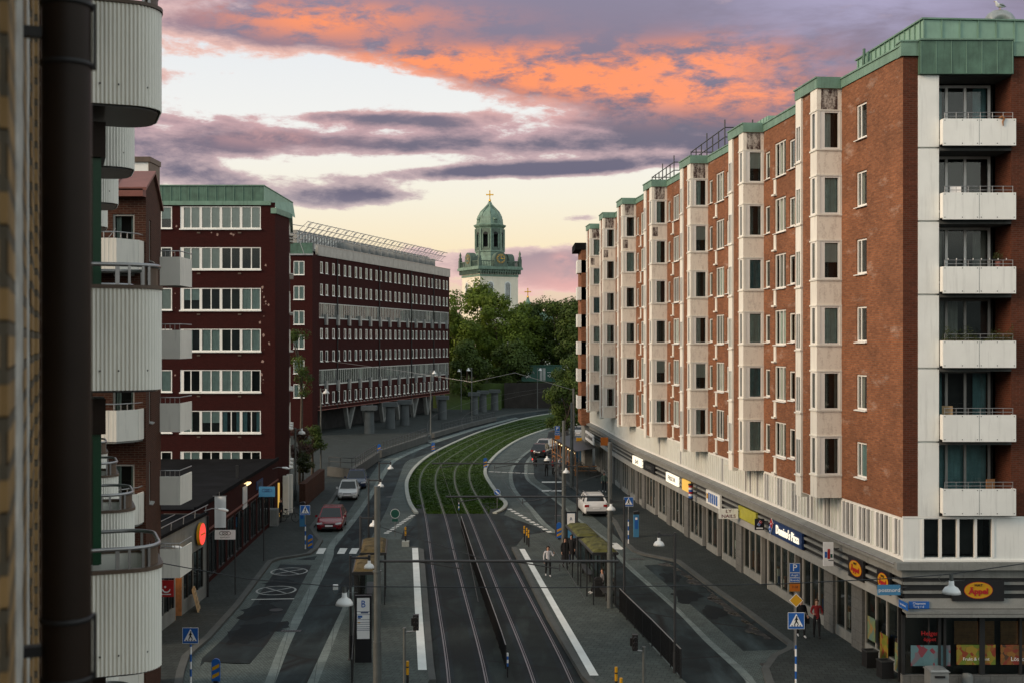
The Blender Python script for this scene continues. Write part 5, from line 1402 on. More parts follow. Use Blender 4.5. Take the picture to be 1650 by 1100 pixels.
# puddled gutter on the right
wet = MB(); WG = inter(G((1245, 1030), (1205, 1000), (1150, 955), (1110, 925), (1075, 906)), 14); wet.ribbon(WG, [(p[0]-.05-.5*abs(math.sin(i*.21)+.4*math.sin(i*.9+1)), p[1]-.05) for i, p in enumerate(WG)], .007)
m, nt, b = new_mat('wet_gutter'); b.inputs['Base Color'].default_value = (.018, .018, .018, 1); b.inputs['Roughness'].default_value = .12; nt.links.new(ramp(nt, noise(nt, coords(nt), 1.2, 4), .35, .6), b.inputs['Roughness'])
struct(wet, 'gutter_right', 'wet_gutter')
# bank and retaining wall below the trees
a = MB(); a.add([(-60, 233, 4.6), (60, 233, 5.2), (110, 330, 7), (-110, 330, 7), (-60, 232.5, 0), (60, 232.5, 0)], [(0, 1, 2, 3), (4, 5, 1, 0)]); struct(a, 'church_hill', 'hill_green')
o = MB(); o.box((-1.5, 231.8, 0), (24, 232.4, 5.0)); tag(o.build('retaining_wall', 'wall_dark'), 'dark brown retaining wall below the green kiosk', 'wall')
a = MB(); a.add([(-14, 228, .1), (-2, 226, .1), (-2, 232, 3.5), (-14, 232.4, 3.8)], [(0, 1, 2, 3)]); struct(a, 'lawn_bank', 'hill_green')
o = MB(); P = G((492, 818), (523, 790), (527, 770), (478, 790)); o.prism([(P[0][0], P[0][1]), (P[1][0], P[1][1]), (P[1][0]-.5, P[1][1]+.1), (P[0][0]-.5, P[0][1]+.1)], .1, 1.9); tag(o.build('retaining_wall', 'brick_brown'), 'brown brick retaining wall under the shrubs beside the left pavement', 'wall')
# low walls of the plaza before the long building
W_ = [([(527, 768), (570, 772), (612, 742)], .9, 'low concrete wall around the near corner of the plaza'), ([(615, 738), (690, 712)], .8, 'low concrete wall along the middle of the plaza'), ([(700, 706), (760, 688), (800, 678)], .6, 'low concrete wall at the far end of the plaza')]
for pts, h_, lab in W_:
    P = G(*pts); o = MB(); o.kerb(off(P, .0), off(P, -.45), .1, .12+h_, 0); tag(o.build('plaza_wall', 'concrete_dark'), lab, 'wall')

# patches, stains and iron covers in the carriageways
def blotch(name, mat, spots, z):
    m_ = MB(); rr_ = random.Random(8)
    for i, (px, py, rx, ry) in enumerate(spots):
        cx, cy = g(px, py); n = 22; ph = [rr_.uniform(0, 6.28) for _ in range(3)]
        m_.sheet([(cx+rx*(1+.25*math.sin(3*t+ph[0])+.16*math.sin(5*t+ph[1])+.1*math.sin(9*t+ph[2]))*math.cos(t), cy+ry*(1+.25*math.sin(2*t+ph[1])+.16*math.sin(7*t+ph[2]))*math.sin(t)) for t in [2*math.pi*k/n for k in range(n)]], z+.00012*i)
    struct(m_, name, mat)
blotch('asphalt_patch', 'asphalt_patch', [(415, 985, .9, 1.5), (430, 1010, 1.1, 1.2), (395, 1025, .8, 1.6), (455, 938, .9, 1.0), (440, 962, .7, 1.3), (1105, 960, .7, 1.6), (1150, 985, .6, 1.2), (1080, 930, .5, 1.6), (560, 940, .4, 2.5), (930, 860, .8, 2.4), (575, 860, .5, 2)], .0064)
for i, (px, py, lab) in enumerate(((445, 982, 'small round iron cover in the left parking bay'), (469, 1016, 'narrow iron drain grate across the left slab band'), (1026, 900, 'small iron drain grate by the right kerb corner'), (1243, 1070, 'iron drain grate in the setts of the near right corner'), (628, 800, 'round iron cover in the left carriageway'), (900, 830, 'round iron cover in the right carriageway'))):
    X, Y = g(px, py); m_ = MB()
    if 'round' in lab: m_.cyl((X, Y, 0), (X, Y, .0125), .33, n=18, m=0)
    else: m_.box((X-.45, Y-.18, 0), (X+.45, Y+.18, .0125), 0); [m_.box((X-.4+k*.11, Y-.15, .0125), (X-.35+k*.11, Y+.15, .0145), 1) for k in range(8)]
    tag(m_.build('drain_cover', ['iron_black', 'steel_dark']), lab, 'drain cover')
# railings and clutter of the plaza
def rail_run(lab, pts, h, z0):
    P = G(*pts); o = thing('railing', lab, 'railing', (P[0][0], P[0][1], z0)); Q = resample([(p[0]-P[0][0], p[1]-P[0][1]) for p in P], 1.4); m_ = MB()
    for zz in (h, h*.55): m_.tube([(q[0], q[1], zz) for q in Q], .03, 5)
    for q in Q: m_.cyl((q[0], q[1], 0), (q[0], q[1], h), .028, n=5)
    m_.build('bars', 'steel_dark', o)
rail_run('steel railing on the plaza wall near the flowering shrub', ((530, 768), (570, 771), (608, 744)), .95, 1.0)
rail_run('steel railing along the middle of the plaza', ((618, 737), (688, 711)), .9, .9)
rail_run('steel railing in front of the three close pillars', ((712, 694), (800, 673)), 1.0, .12)
rail_run('short steel railing on the right pavement before the cafe terrace', ((926, 752), (944, 768), (962, 772)), 1.0, .12)
# ------------------------------------------------------------------ street lamps, poles, wires
BELL = [(.0, .30), (.06, .30), (.065, .20), (.09, .17), (.15, .14), (.20, .07), (.222, 0), (.21, 0), (.19, .06), (.12, .13), (.0, .15)]
LMP = {}
def street_lamp(lab, X, Y, h, arm, z0=0.0, group='dark lamp posts with white bell shades', rz=0.0, post='steel_dark', r=.055, s=1.0):
    """post with an arm towards +x (arm > 0) or -x and a hanging bell shade"""
    o = thing('street_lamp', lab, 'street lamp', (X, Y, z0), rz, group)
    key = (round(h-z0, 2), round(arm, 2), post, s)
    if key not in LMP:
        p = MB(); p.cyl((0, 0, 0), (0, 0, 1.0), r*1.35, n=10); p.cyl((0, 0, 1.0), (0, 0, h-z0), r, r*.9, n=10); p.lathe([(.12, 0), (.12, .04), (.07, .08)], n=10)
        po = p.build('post', post, o)
        p = MB(); p.box((0, -.025, h-z0-.14), (arm, .025, h-z0-.06)) if arm > 0 else p.box((arm, -.025, h-z0-.14), (0, .025, h-z0-.06)); p.box((arm-.05, -.05, h-z0-.20), (arm+.05, .05, h-z0+.02)); ao = p.build('arm', post, o)
        p = MB(); p.lathe([(q[0]*s, q[1]*s) for q in BELL], (arm, 0, h-z0-.50), 18); so_ = p.build('lamp_shade', 'white_enamel', o)
        LMP[key] = [('post', po.data), ('arm', ao.data), ('lamp_shade', so_.data)]
    else:
        for n_, me in LMP[key]:
            c = bpy.data.objects.new(n_, me); COL.objects.link(c); c.parent = o
    return o
LP = [(-6.5, 48.1, 4.4, .75, .2, 'dark lamp post with a white bell beside the tall information pillar'), (-7.48, 59, 4.4, .65, .2, 'dark lamp post with a white bell between the two left shelters and the lane'),
      (-8.95, 74.6, 4.45, .75, .0, 'dark lamp post with a white bell just beyond the left shelters'), (-9.4, 84.6, 4.5, .8, 0, 'dark lamp post with a white bell near the round sign back'),
      (6.3, 46.2, 5.63, -.62, 0, 'tall dark lamp post at the near end of the black platform fence'), (5.27, 56.1, 5.6, -.62, .0, 'tall dark lamp post beside the nearest mossy shelter on the right'),
      (3.93, 72, 5.6, -.66, .0, 'tall dark lamp post behind the farther mossy shelter on the right'), (2.95, 80, 5.55, -.6, .0, 'tall dark lamp post at the tip of the right hand platform')]
for X, Y, h, arm, z0, lab in LP: street_lamp(lab, X, Y, h, arm, z0)
for (px, py, h, arm, lab) in ((476, 808, 6.0, .5, 'grey lamp post beside the brown retaining wall'), (517, 772, 8.6, .5, 'tall grey lamp post in front of the long office building'), (694, 700, 9.0, .5, 'grey lamp mast at the plaza opposite the grass track'),
                              (760, 686, 9.0, -.5, 'grey lamp mast left of the three close pillars'), (905, 668, 8.5, .6, 'far lamp mast right of the green kiosk'), (866, 660, 8.0, .5, 'far lamp mast in front of the green kiosk'), (743, 664, 8.0, -.4, 'far lamp mast at the right end of the long office building')):
    X, Y = g(px, py); street_lamp(lab, X, Y, h, arm, 0, 'grey lamp masts in the distance', post='pole_grey', s=1.5, r=.08)
X, Y = g(818, 656); o = thing('mast', 'tall pale mast in front of the trees below the church', 'mast', (X, Y, 0)); p = MB(); p.cyl((0, 0, 0), (0, 0, 12.9), .22, .14, n=10); p.build('pole', 'concrete', o)
p = MB(); p.box((-.9, -.1, 4.2), (.9, -.05, 5.2)); p.build('sign_plate', 'sign_blue', o); p = MB(); p.lathe([(q[0]*2, q[1]*2) for q in BELL], (.0, -.3, 7.6), 12); p.build('lamp_shade', 'white_enamel', o)
# catenary poles with arms over both tracks
def cat_pole(lab, X, Y, h, arms, z0=.2, wide=.12):
    o = thing('catenary_pole', lab, 'pole', (X, Y, z0), 0, 'grey tram wire poles')
    p = MB(); p.cyl((0, 0, 0), (0, 0, 2.6), wide*1.2, n=14); p.cyl((0, 0, 2.6), (0, 0, 5.0), wide, n=14); p.cyl((0, 0, 5.0), (0, 0, h-z0), wide*.85, n=14)
    for z in (2.6, 5.0): p.lathe([(wide*1.25, z-.03), (wide*1.25, z+.03)], n=14)
    p.build('pole', 'pole_grey', o)
    if arms:
        L, za, w1, w2 = arms
        a = MB(); a.cyl((0, 0, za), (L, 0, za), .045, n=8); a.tube([(0, 0, za+1.2), (L*.45, 0, za+.05)], .012, 4); a.build('arm', 'steel_dark', o)
        for wx in (w1, w2):
            b = MB(); s_ = 1.6 if wx > 0 else -1.6
            b.tube([(wx+(-1.5 if L > 0 else 1.5), 0, za-.02), (wx, 0, za-.26)], .022, 5); b.cyl((wx, 0, za-.34), (wx, 0, za-.1), .02, n=6); b.build('bracket', 'steel_dark', o)
    return o
cat_pole('thick grey pole with a long arm beside the information pillar, nearest on the left', -4.58, 40.6, 8.1, (8.2, 5.35, 2.9, 6.2))
cat_pole('thick grey pole with a sticker at the near end of the right shelters', 4.71, 57.5, 8.16, (-7.9, 5.35, -7.3, -4.2))
cat_pole('grey pole rising behind the mossy shelters and the small information board', 3.14, 72.5, 8.2, (-8.0, 5.42, -7.5, -4.2))
cat_pole('grey pole on the right pavement edge near the standing riders', 5.3, 106, 7.6, None, .12, .14)
cat_pole('grey pole at the bend beside the parked dark cars', 6.6, 128, 8.0, None, .12, .13)
def wire(lab, pts, r=.008, name='overhead_wire', cat='wire', group=None):
    m = MB(); m.tube(pts, r, 4); return tag(m.build(name, 'steel_dark' if r < .02 else 'steel'), lab, cat, group)
for s_, lab in ((-1, 'contact wire over the left hand tram track'), (1, 'contact wire over the right hand tram track')):
    c = [p for p in off(CL, s_*1.62) if p[1] > 30][::3]; wire(lab, [(p[0], p[1], 5.2) for p in c], .009)
def at(px, py, Y): return ((px-825)*Y/1925, Y, 13-(py-550)*Y/1925)
SW = [at(230, 898, 27.0), at(258, 906, 29), at(400, 932, 29.2), at(540, 944, 29.4), at(900, 946, 29.4), at(1260, 940, 29.0), at(1456, 930, 28.6), at(1532, 924, 28.4), at(1700, 900, 28)]
wire('long span wire crossing the whole street and carrying two white lamps', SW, .012)
for (px, py, Y, lab) in ((555, 962, 29.5, 'large white bell lamp hanging on the span wire over the left lane'), (1533, 943, 28.4, 'large white bell lamp hanging on the span wire before the corner shop')):
    x, y, z = at(px, py, Y); o = thing('hanging_lamp', lab, 'street lamp', (x, y, z-.18), 0, 'lamps on the span wire')
    p = MB(); p.lathe(BELL, (0, 0, 0), 20); p.build('lamp_shade', 'white_enamel', o)
    p = MB(); p.cyl((0, 0, .3), (0, 0, .46), .05, n=8); p.tube([(-.2, 0, .46), (-.3, .02, .36), (-.22, .03, .24), (-.05, .02, .3)], .008, 5); p.tube([(.05, 0, .46), (.3, .02, .44), (.32, .03, .3), (.05, .02, .3)], .008, 5); p.build('hanger', 'pole_grey', o)
    if px < 1000: p = MB(); p.box((-.28, -.04, .38), (-.16, .04, .5)); p.build('junction_box', 'white_enamel', o)
wire('cross wire from the long office building to the pole at the bend', [at(420+100, 580, 160), at(640, 596, 140), at(760, 615, 128), at(830, 600, 128), (6.6, 128, 7.8)], .02)
wire('low cross wire over the grass track behind the second pole arm', [at(512, 700, 120), at(700, 745, 100), (3.14, 72.5, 5.9)], .01)

# ------------------------------------------------------------------ fences
def fence(lab, P, h, gap=1.6, z0=0.0, bright=True, name='platform_fence'):
    o = thing(name, lab, 'fence', (P[0][0], P[0][1], z0)); ox, oy = P[0]
    Q = resample([(p[0]-ox, p[1]-oy) for p in P], gap)
    po = MB(); ml = MB()
    for i, q in enumerate(Q):
        po.box((q[0]-.025, q[1]-.025, 0), (q[0]+.025, q[1]+.025, h))
        if i+1 < len(Q):
            b = Q[i+1]
            n = 12
            for k in range(1, n):
                t = k/n; x = q[0]+(b[0]-q[0])*t; y = q[1]+(b[1]-q[1])*t; ml.box((x-.03, y-.006, .1), (x+.03, y+.006, h-.06))
            ml.tube([(q[0], q[1], .1), (b[0], b[1], .1)], .02, 4)
    po.build('posts', 'iron_black', o)['kind'] = 'stuff'
    ml.build('infill', 'iron_black', o)
    t = MB(); t.tube([(q[0], q[1], h) for q in Q], .022, 6); t.build('top_rail', 'steel' if bright else 'steel_dark', o)
mid = [p for p in CL if 46.8 < p[1] < 86]
fence('long dark fence with a bright top rail between the two tram tracks', mid, .95)
fence('black panel fence along the outer edge of the right platform', [g(x, y, .2) for x, y in ((1097, 1092), (1050, 1040), (1007, 995), (992, 978))], 1.12, z0=.2)
fence('black panel fence along the outer edge of the left platform', [g(x, y, .2) for x, y in ((567, 1110), (571, 1030), (578, 960))], 1.1, z0=.2, bright=False)
# ------------------------------------------------------------------ shelters with moss roofs
plain('moss', (.085, .085, .022), .95, .45, 2.2, fine=.4); plain('moss_brown', (.085, .060, .022), .95, .4, 2.5, fine=.4)
def shelter(lab, X0, Y0, X1, Y1, w, flip, mossm, grp):
    """roof from near end (X0,Y0) to far end (X1,Y1), w wide to the right"""
    e = Vector((X1-X0, Y1-Y0)); L = e.length; rz = math.atan2(e.y, e.x)-rad(90)
    o = thing('tram_shelter', lab, 'tram shelter', (X0, Y0, .2), rz, grp)
    r = MB(); r.extr([(-.0, 2.42), (w, 2.42), (w+.04, 2.5), (w, 2.56), (0, 2.56), (-.04, 2.5)], -.05, L+.05); r.build('roof', 'frame_dark', o)
    m = MB(); n = 16; k = 8; rr = random.Random(int(X0*10)); vs = []
    for i in range(n+1):
        for j in range(k+1):
            ed = 0 if i in (0, n) or j in (0, k) else 1
            vs.append((.03+(w-.06)*j/k, L*i/n, 2.565+ed*(.05+.05*math.sin(math.pi*j/k)+rr.uniform(0, .05))))
    m.add(vs, [(i*(k+1)+j, i*(k+1)+j+1, (i+1)*(k+1)+j+1, (i+1)*(k+1)+j) for i in range(n) for j in range(k)])
    m.build('moss_roof', mossm, o)
    side = 0.06 if not flip else w-.06; back = w-.1 if not flip else .1
    for i in range(4):
        p = MB(); y = .15+(L-.3)*i/3; p.box((back-.04, y-.04, 0), (back+.04, y+.04, 2.42)); p.build('post', 'frame_dark', o)
    for i in range(3):
        p = MB(); p.box((side-.03, .1+(L-.2)*i/2-.03, 0), (side+.03, .1+(L-.2)*i/2+.03, 2.42)); p.build('front_post', 'frame_dark', o)
    for i in range(3):
        p = MB(); y0 = .2+(L-.3)*i/3; y1 = y0+(L-.3)/3-.1; p.quad((back, y0, .25), (back, y1, .25), (back, y1, 2.2), (back, y0, 2.2)); p.build('glass_panel', 'shop_glass', o)
    p = MB(); p.quad((back, L-.12, .25), (w*.5, L-.12, .25), (w*.5, L-.12, 2.2), (back, L-.12, 2.2)); p.build('end_panel', 'shop_glass', o)
    b = MB(); bx = back-.3 if not flip else back+.3; b.box((bx-.18, .5, .42), (bx+.18, L-.6, .47)); b.box((bx-.05, .8, 0), (bx+.05, .9, .42)); b.box((bx-.05, L-1, 0), (bx+.05, L-.9, .42)); b.build('bench', 'steel_dark', o)
    return o
shelter('nearer right hand tram shelter with a green moss roof', 3.92, 58.1, 3.5, 62.2, 1.25, False, 'moss', 'right hand tram shelters')
shelter('farther right hand tram shelter with a green moss roof', 3.42, 62.8, 3.02, 67.0, 1.22, False, 'moss', 'right hand tram shelters')
shelter('nearer left hand tram shelter with a brown moss roof', -7.1, 53.2, -7.45, 57.0, 1.05, True, 'moss_brown', 'left hand tram shelters')
shelter('farther left hand tram shelter with a brown moss roof', -7.38, 58.0, -7.75, 62.0, 1.25, True, 'moss_brown', 'left hand tram shelters')
# ------------------------------------------------------------------ information boards
o = thing('information_pillar', 'black information pillar with a blue letter B on the left platform', 'information board', (-5.94, 47.75, .2), rad(4))
p = MB(); p.box((-.33, -.06, 0), (.33, .06, 2.68)); p.build('case', 'sign_black', o)
p = MB(); p.box((-.25, -.075, .95), (.25, -.06, 2.58)); p.build('panel', 'sign_white', o)
p = MB()
for z in (2.05, 1.92, 1.72, 1.62, 1.54, 1.44, 1.36, 1.30): p.box((-.25, -.08, z-.012), (.25, -.0755, z+.004), 0)
p.box((-.22, -.081, 1.80), (-.04, -.0755, 1.88), 1); p.box((-.22, -.081, 1.76), (-.1, -.0755, 1.79), 0); p.box((-.22, -.081, 1.58), (-.12, -.0755, 1.62), 2); p.box((-.1, -.081, 1.97), (.2, -.0755, 2.02), 0)
p.build('line_list', ['sign_navy', 'sign_blue', 'sign_yellow'], o); lettering(o, 'B', 'sign_blue', .40, (0, -.082, 2.33), sx=.85)
X, Y = 3.75, 76; o = thing('information_board', 'small framed information board at the tip of the right platform', 'information board', (X, Y, .2))
p = MB(); p.box((-.34, -.05, 0), (-.27, .05, 2.0)); p.box((.27, -.05, 0), (.34, .05, 2.0)); p.box((-.34, -.05, 1.93), (.34, .05, 2.0)); p.box((-.27, -.04, .1), (.27, .04, .3)); p.build('frame', 'sign_black', o)
p = MB(); p.box((-.27, -.03, .35), (.27, .03, 1.93)); p.build('panel', 'sign_lightblue', o); p = MB(); p.box((-.25, -.04, .9), (.25, -.031, 1.9)); p.build('poster', 'sign_white', o); lettering(o, 'A', 'sign_navy', .3, (0, -.045, 1.55), sx=.8)
# ------------------------------------------------------------------ traffic signs
def stripes(mb, r, z0, z1, step, m0=0, m1=1):
    z = z0; i = 0
    while z < z1: mb.cyl((0, 0, z), (0, 0, min(z1, z+step)), r, n=10, m=m0 if i % 2 else m1); z += step; i += 1
def walk_sign(lab, X, Y, zc, s, z0=0.12, extra=None):
    o = thing('crossing_sign', lab, 'road sign', (X, Y, z0), 0, 'blue pedestrian crossing signs')
    p = MB(); stripes(p, .038, 0, min(1.65, zc-s/2-.05)-z0, .28); p.cyl((0, 0, min(1.65, zc-s/2-.05)-z0), (0, 0, zc+s/2-z0), .03, n=8, m=2); p.build('post', ['sign_blue', 'sign_white', 'steel'], o)
    c = zc-z0
    b = MB(); h = s/2; b.box((-h, -.055, c-h), (h, -.045, c+h), 0); b.box((-h*.95, -.058, c-h*.95), (h*.95, -.055, c+h*.95), 1); pl_ = b.build('plate', ['sign_white', 'sign_blue'], o)
    b = MB(); b.add([(-.82*h, -.0605, c-.68*h), (.82*h, -.0605, c-.68*h), (0, -.0605, c+.86*h)], [(0, 1, 2)]); b.build('triangle', 'sign_white', pl_)
    b = MB(); yy = -.063                                  # walking figure over kerb blocks
    n = 10; b.add([(.06*h+.105*h*math.cos(2*math.pi*i/n), yy, c+.47*h+.105*h*math.sin(2*math.pi*i/n)) for i in range(n)], [tuple(range(n))])
    def bar(x0, z0_, x1, z1_, w0, w1):
        d_ = Vector((x1-x0, z1_-z0_)); d_.normalize(); q = Vector((-d_.y, d_.x)); b.add([(x0*h+q.x*w0*h, yy, c+z0_*h+q.y*w0*h), (x0*h-q.x*w0*h, yy, c+z0_*h-q.y*w0*h), (x1*h-q.x*w1*h, yy, c+z1_*h-q.y*w1*h), (x1*h+q.x*w1*h, yy, c+z1_*h+q.y*w1*h)], [(0, 1, 2, 3)])
    bar(.03, .36, 0, -.08, .12, .09); bar(0, -.05, -.22, -.50, .08, .06); bar(0, -.05, .2, -.28, .08, .06); bar(.2, -.28, .24, -.52, .06, .05); bar(.04, .32, -.2, .05, .05, .04); bar(.04, .32, .24, .08, .05, .04)
    for i in range(4): b.box(((-.58+i*.33)*h, yy+.001, c-.66*h), ((-.42+i*.33)*h, yy, c-.54*h))
    b.build('walking_figure', 'sign_black', pl_)
    return o
walk_sign('blue crossing sign on a striped post at the near left kerb', -12.1, 45, 1.95, .6)
walk_sign('blue crossing sign on a striped post beside the blue meter on the left pavement', -12.85, 74.3, 2.55, .6)
o = walk_sign('blue crossing sign with a yellow diamond above it on the near right pavement', 10.62, 44.7, 2.58, .62)
p = MB(); h = .24; c = 3.22
p.cyl((0, 0, 2.6), (0, 0, 3.5), .03, n=8, m=0); p.build('upper_post', 'steel', o)
p = MB(); n = 4; p.add([(h*1.1*math.cos(math.pi/2*i), -.05, c+h*1.1*math.sin(math.pi/2*i)) for i in range(4)], [(0, 1, 2, 3)], 0); p.add([(h*math.cos(math.pi/2*i), -.053, c+h*math.sin(math.pi/2*i)) for i in range(4)], [(0, 1, 2, 3)], 1); p.build('priority_diamond', ['sign_white', 'sign_yellow'], o)
walk_sign('blue crossing sign on a striped post beside the blue meter on the right pavement', 7.44, 76.3, 2.8, .6)
def p_sign(lab, X, Y, zt, w_, txt, z0=.12):
    o = thing('parking_sign', lab, 'road sign', (X, Y, z0), 0); p = MB(); p.cyl((0, 0, 0), (0, 0, zt-z0), .03, n=8); p.build('post', 'steel', o)
    t = zt-z0
    zz = t
    for (hh, m_, tx, ts, tm, sx) in txt:
        b = MB(); b.box((-w_/2, -.05, zz-hh), (w_/2, -.04, zz-.015), 0); b.box((-w_/2+.012, -.053, zz-hh+.012), (w_/2-.012, -.05, zz-.027), 1); q = b.build('plate', ['sign_white' if m_ != 'sign_orange' else 'sign_yellow', m_], o)
        if tx: lettering(q, tx, tm, ts, (0, -.056, zz-hh/2-.01), sx=sx, depth=.004)
        zz -= hh
    return o
p_sign('blue parking sign with two text plates and an orange plate on the near right pavement', 11.8, 49.9, 3.78, .44, [(.40, 'sign_blue', 'P', .40, 'sign_white', 1), (.21, 'sign_blue', 'Avgift', .13, 'sign_white', 1), (.20, 'sign_blue', 'Boende', .12, 'sign_white', 1), (.38, 'sign_orange', '7-18', .14, 'sign_black', 1)])
X, Y = g(898, 757); p_sign('far blue parking sign above the row of dark cars', X, Y, 4.5, .5, [(.55, 'sign_blue', 'P', .5, 'sign_white', 1), (.4, 'sign_blue', 'Avgift', .16, 'sign_white', 1), (.4, 'sign_orange', None, 0, '', 1)])
X, Y = g(933, 752); p_sign('yellow notice boards on a post before the cafe terrace', X, Y, 3.1, .62, [(.75, 'sign_yellow', None, 0, '', 1), (.65, 'sign_orange', None, 0, '', 1)])
def round_sign(lab, X, Y, zc, r, m0, arrow, z0=0.0, back=False):
    o = thing('round_sign', lab, 'road sign', (X, Y, z0)); p = MB(); p.cyl((0, .03, 0), (0, .03, zc+r-z0), .028, n=8); p.build('post', 'steel', o)
    b = MB(); b.cyl((0, 0, zc-z0), (0, -.015, zc-z0), r, n=24, m=0); b.cyl((0, -.015, zc-z0), (0, -.018, zc-z0), r*.93, n=24, m=1); q = b.build('plate', ['sign_white', m0], o)
    if arrow:
        b = MB(); c = zc-z0; s_ = r*.55; b.add([(-s_-.02, -.022, c+s_-.05), (-s_+.05, -.022, c+s_+.02), (s_*.5, -.022, c-s_*.5+.05), (s_*.5-.07, -.022, c-s_*.5-.02)], [(0, 1, 2, 3)]); b.add([(s_, -.022, c-s_), (s_, -.022, c+.1*s_), (-.1*s_, -.022, c-s_)], [(0, 1, 2)]); b.build('arrow', 'sign_white', q)
    if back: b = MB(); b.box((-.2, -.02, zc-z0-r-.22), (.2, 0, zc-z0-r-.05)); b.build('extra_plate', m0, o)
round_sign('small round blue arrow sign at the tip of the grass kerb', -1.16, 93.4, 1.25, .25, 'sign_blue', True)
round_sign('grey green back of a round sign by the left dashed line', -7.8, 79.7, 1.55, .31, 'sign_green', False, back=True)
def marker(lab, px, py, h=.95, w_=.32, z0=0.0):
    X, Y = g(px, py, z0); o = thing('marker_board', lab, 'road marker', (X, Y, z0), 0, 'blue and yellow striped marker boards'); n = 8
    pts = [(-w_/2, .08), (w_/2, .08), (w_/2, h-w_/2)] + [(w_/2*math.cos(math.pi*i/n), h-w_/2+w_/2*math.sin(math.pi*i/n)) for i in range(1, n)] + [(-w_/2, h-w_/2)]
    b = MB(); b.extr(pts, -.04, .04); b.build('board', 'sign_blue', o)
    b = MB(); z = .18; k = 0
    while z+.30 < h-.02: b.add([(-w_*.42, -.044, z), (-w_*.42, -.044, z+.14), (w_*.42, -.044, z+.28), (w_*.42, -.044, z+.14)], [(0, 3, 2, 1)]); z += .30
    b.build('stripe', 'sign_yellow', o); b = MB(); b.box((-.08, -.08, 0), (.08, .08, .1)); b.build('foot', 'iron_black', o)
marker('blue and yellow marker board at the near left refuge', 348, 1100)
marker('blue and yellow marker board by the left zebra crossing', 500, 885)
marker('blue and yellow marker board at the far left pavement corner', 611, 730, 1.1, .4)
marker('blue and yellow marker board on the left side of the grass track', 698, 727, 1.1, .4)
marker('blue and yellow marker board on the right side of the grass track', 782, 754, 1.1, .4)
marker('blue and yellow marker board before the small information board', 901, 868, 1.1, .34, .2)
def bollard(lab, X, Y, h, z0=.2, base=False, grp='black and yellow platform bollards'):
    o = thing('bollard', lab, 'bollard', (X, Y, z0), 0, grp); p = MB(); p.cyl((0, 0, 0), (0, 0, h*.55), .05, n=10); p.cyl((0, 0, h*.78), (0, 0, h*.83), .051, n=10); p.build('post', 'black_plastic', o)
    for a_, b_ in ((.55, .78), (.83, 1.0)): p = MB(); p.cyl((0, 0, h*a_), (0, 0, h*b_), .056, n=10); p.build('yellow_band', 'sign_yellow', o)
    if base: p = MB(); p.prism([(-.22, -.25), (.22, -.25), (.22, .25), (-.22, .25)], 0, .32); p.build('base', 'kerb_white', o)
bollard('yellow banded bollard in a concrete block at the tip of the left platform', -6.67, 74.9, 1.2, base=True)
for px, py, lab in ((845, 873, 'left bollard of the three at the tip of the right platform'), (849, 876.5, 'middle bollard of the three at the tip of the right platform'), (852, 880, 'right bollard of the three at the tip of the right platform')):
    X, Y = g(px, py, .2); bollard(lab, X, Y, 1.05)
bollard('yellow banded bollard at the near end of the left platform', -3.83, 43.8, 1.1); bollard('taller looking bollard at the near end of the right platform', 3.75, 43, 1.1); bollard('nearest bollard on the right platform, right at the photo edge', 3.8, 41.6, 1.1)
def striped_post(lab, X, Y, h, z0=0.0):
    o = thing('striped_post', lab, 'post', (X, Y, z0), 0, 'striped posts at the fence ends'); p = MB(); p.cyl((0, 0, 0), (0, 0, h*.45), .03, n=8, m=2); z = h*.45
    for i in range(4): p.cyl((0, 0, z), (0, 0, z+h*.137), .035, n=8, m=i % 2); z += h*.137
    p.build('post', ['sign_blue', 'sign_white', 'iron_black'], o)
striped_post('blue and white post at the near end of the track fence', -.17, 46.3, .95); striped_post('blue and white post at the far end of the track fence', -3.95, 88.8, 1.1)
def signal(lab, X, Y, h, hx, hz, z0=.2):
    o = thing('tram_signal', lab, 'signal', (X, Y, z0)); p = MB(); p.cyl((0, 0, 0), (0, 0, h-z0), .05, n=10); p.lathe([(.065, h-z0), (.065, h-z0+.03)], n=10); p.build('post', 'pole_grey', o)
    p = MB(); p.cyl((0, 0, h-z0-.12), (hx, 0, h-z0-.08), .025, n=6); p.build('arm', 'steel', o)
    p = MB(); c = hz-z0; p.box((hx-.09, -.02, c-.26), (hx+.09, .16, c+.26)); p.box((hx-.16, .05, c-.12), (hx-.09, .14, c+.14)); hd = p.build('signal_head', 'black_plastic', o)
    for z in (c-.15, c+.0, c+.15): q = MB(); q.tube([(hx, -.02, z), (hx, -.14, z-.015)], .07, 10); q.build('visor', 'iron_black', hd)
signal('tram signal with a black head facing right on the left platform', -3.6, 40, 3.4, .38, 3.6); signal('tram signal with a black head turned left on the near right platform', 4.25, 38.5, 3.15, -.28, 3.3)
def meter(lab, px, py, z0=.12):
    X, Y = g(px, py, z0); o = thing('parking_meter', lab, 'parking meter', (X, Y, z0), 0, 'blue parking meters'); p = MB(); p.box((-.17, -.14, 0), (.17, .14, 1.5)); p.build('body', 'sign_lightblue', o)
    p = MB(); p.extr([(-.19, 1.5), (.19, 1.5), (.22, 1.62), (.14, 1.72), (-.18, 1.66)], -.17, .17); p.build('hood', 'black_plastic', o); p = MB(); p.box((-.1, -.15, .55), (.1, -.14, 1.35)); p.build('panel', 'sign_blue', o); p = MB(); p.box((-.07, -.155, 1.15), (.07, -.15, 1.3)); p.build('label_plate', 'sign_white', o)
meter('blue parking meter on the right pavement', 1025, 864); meter('blue parking meter on the left pavement', 487, 847)
X, Y = g(932, 745); o = thing('blue_cabinet', 'tall light blue notice column beside the cafe terrace', 'column', (X+.0, Y, .12)); p = MB(); p.box((-.25, -.2, 0), (.25, .2, 2.6)); p.box((-.28, -.23, 2.6), (.28, .23, 2.7)); p.build('body', 'sign_lightblue', o)
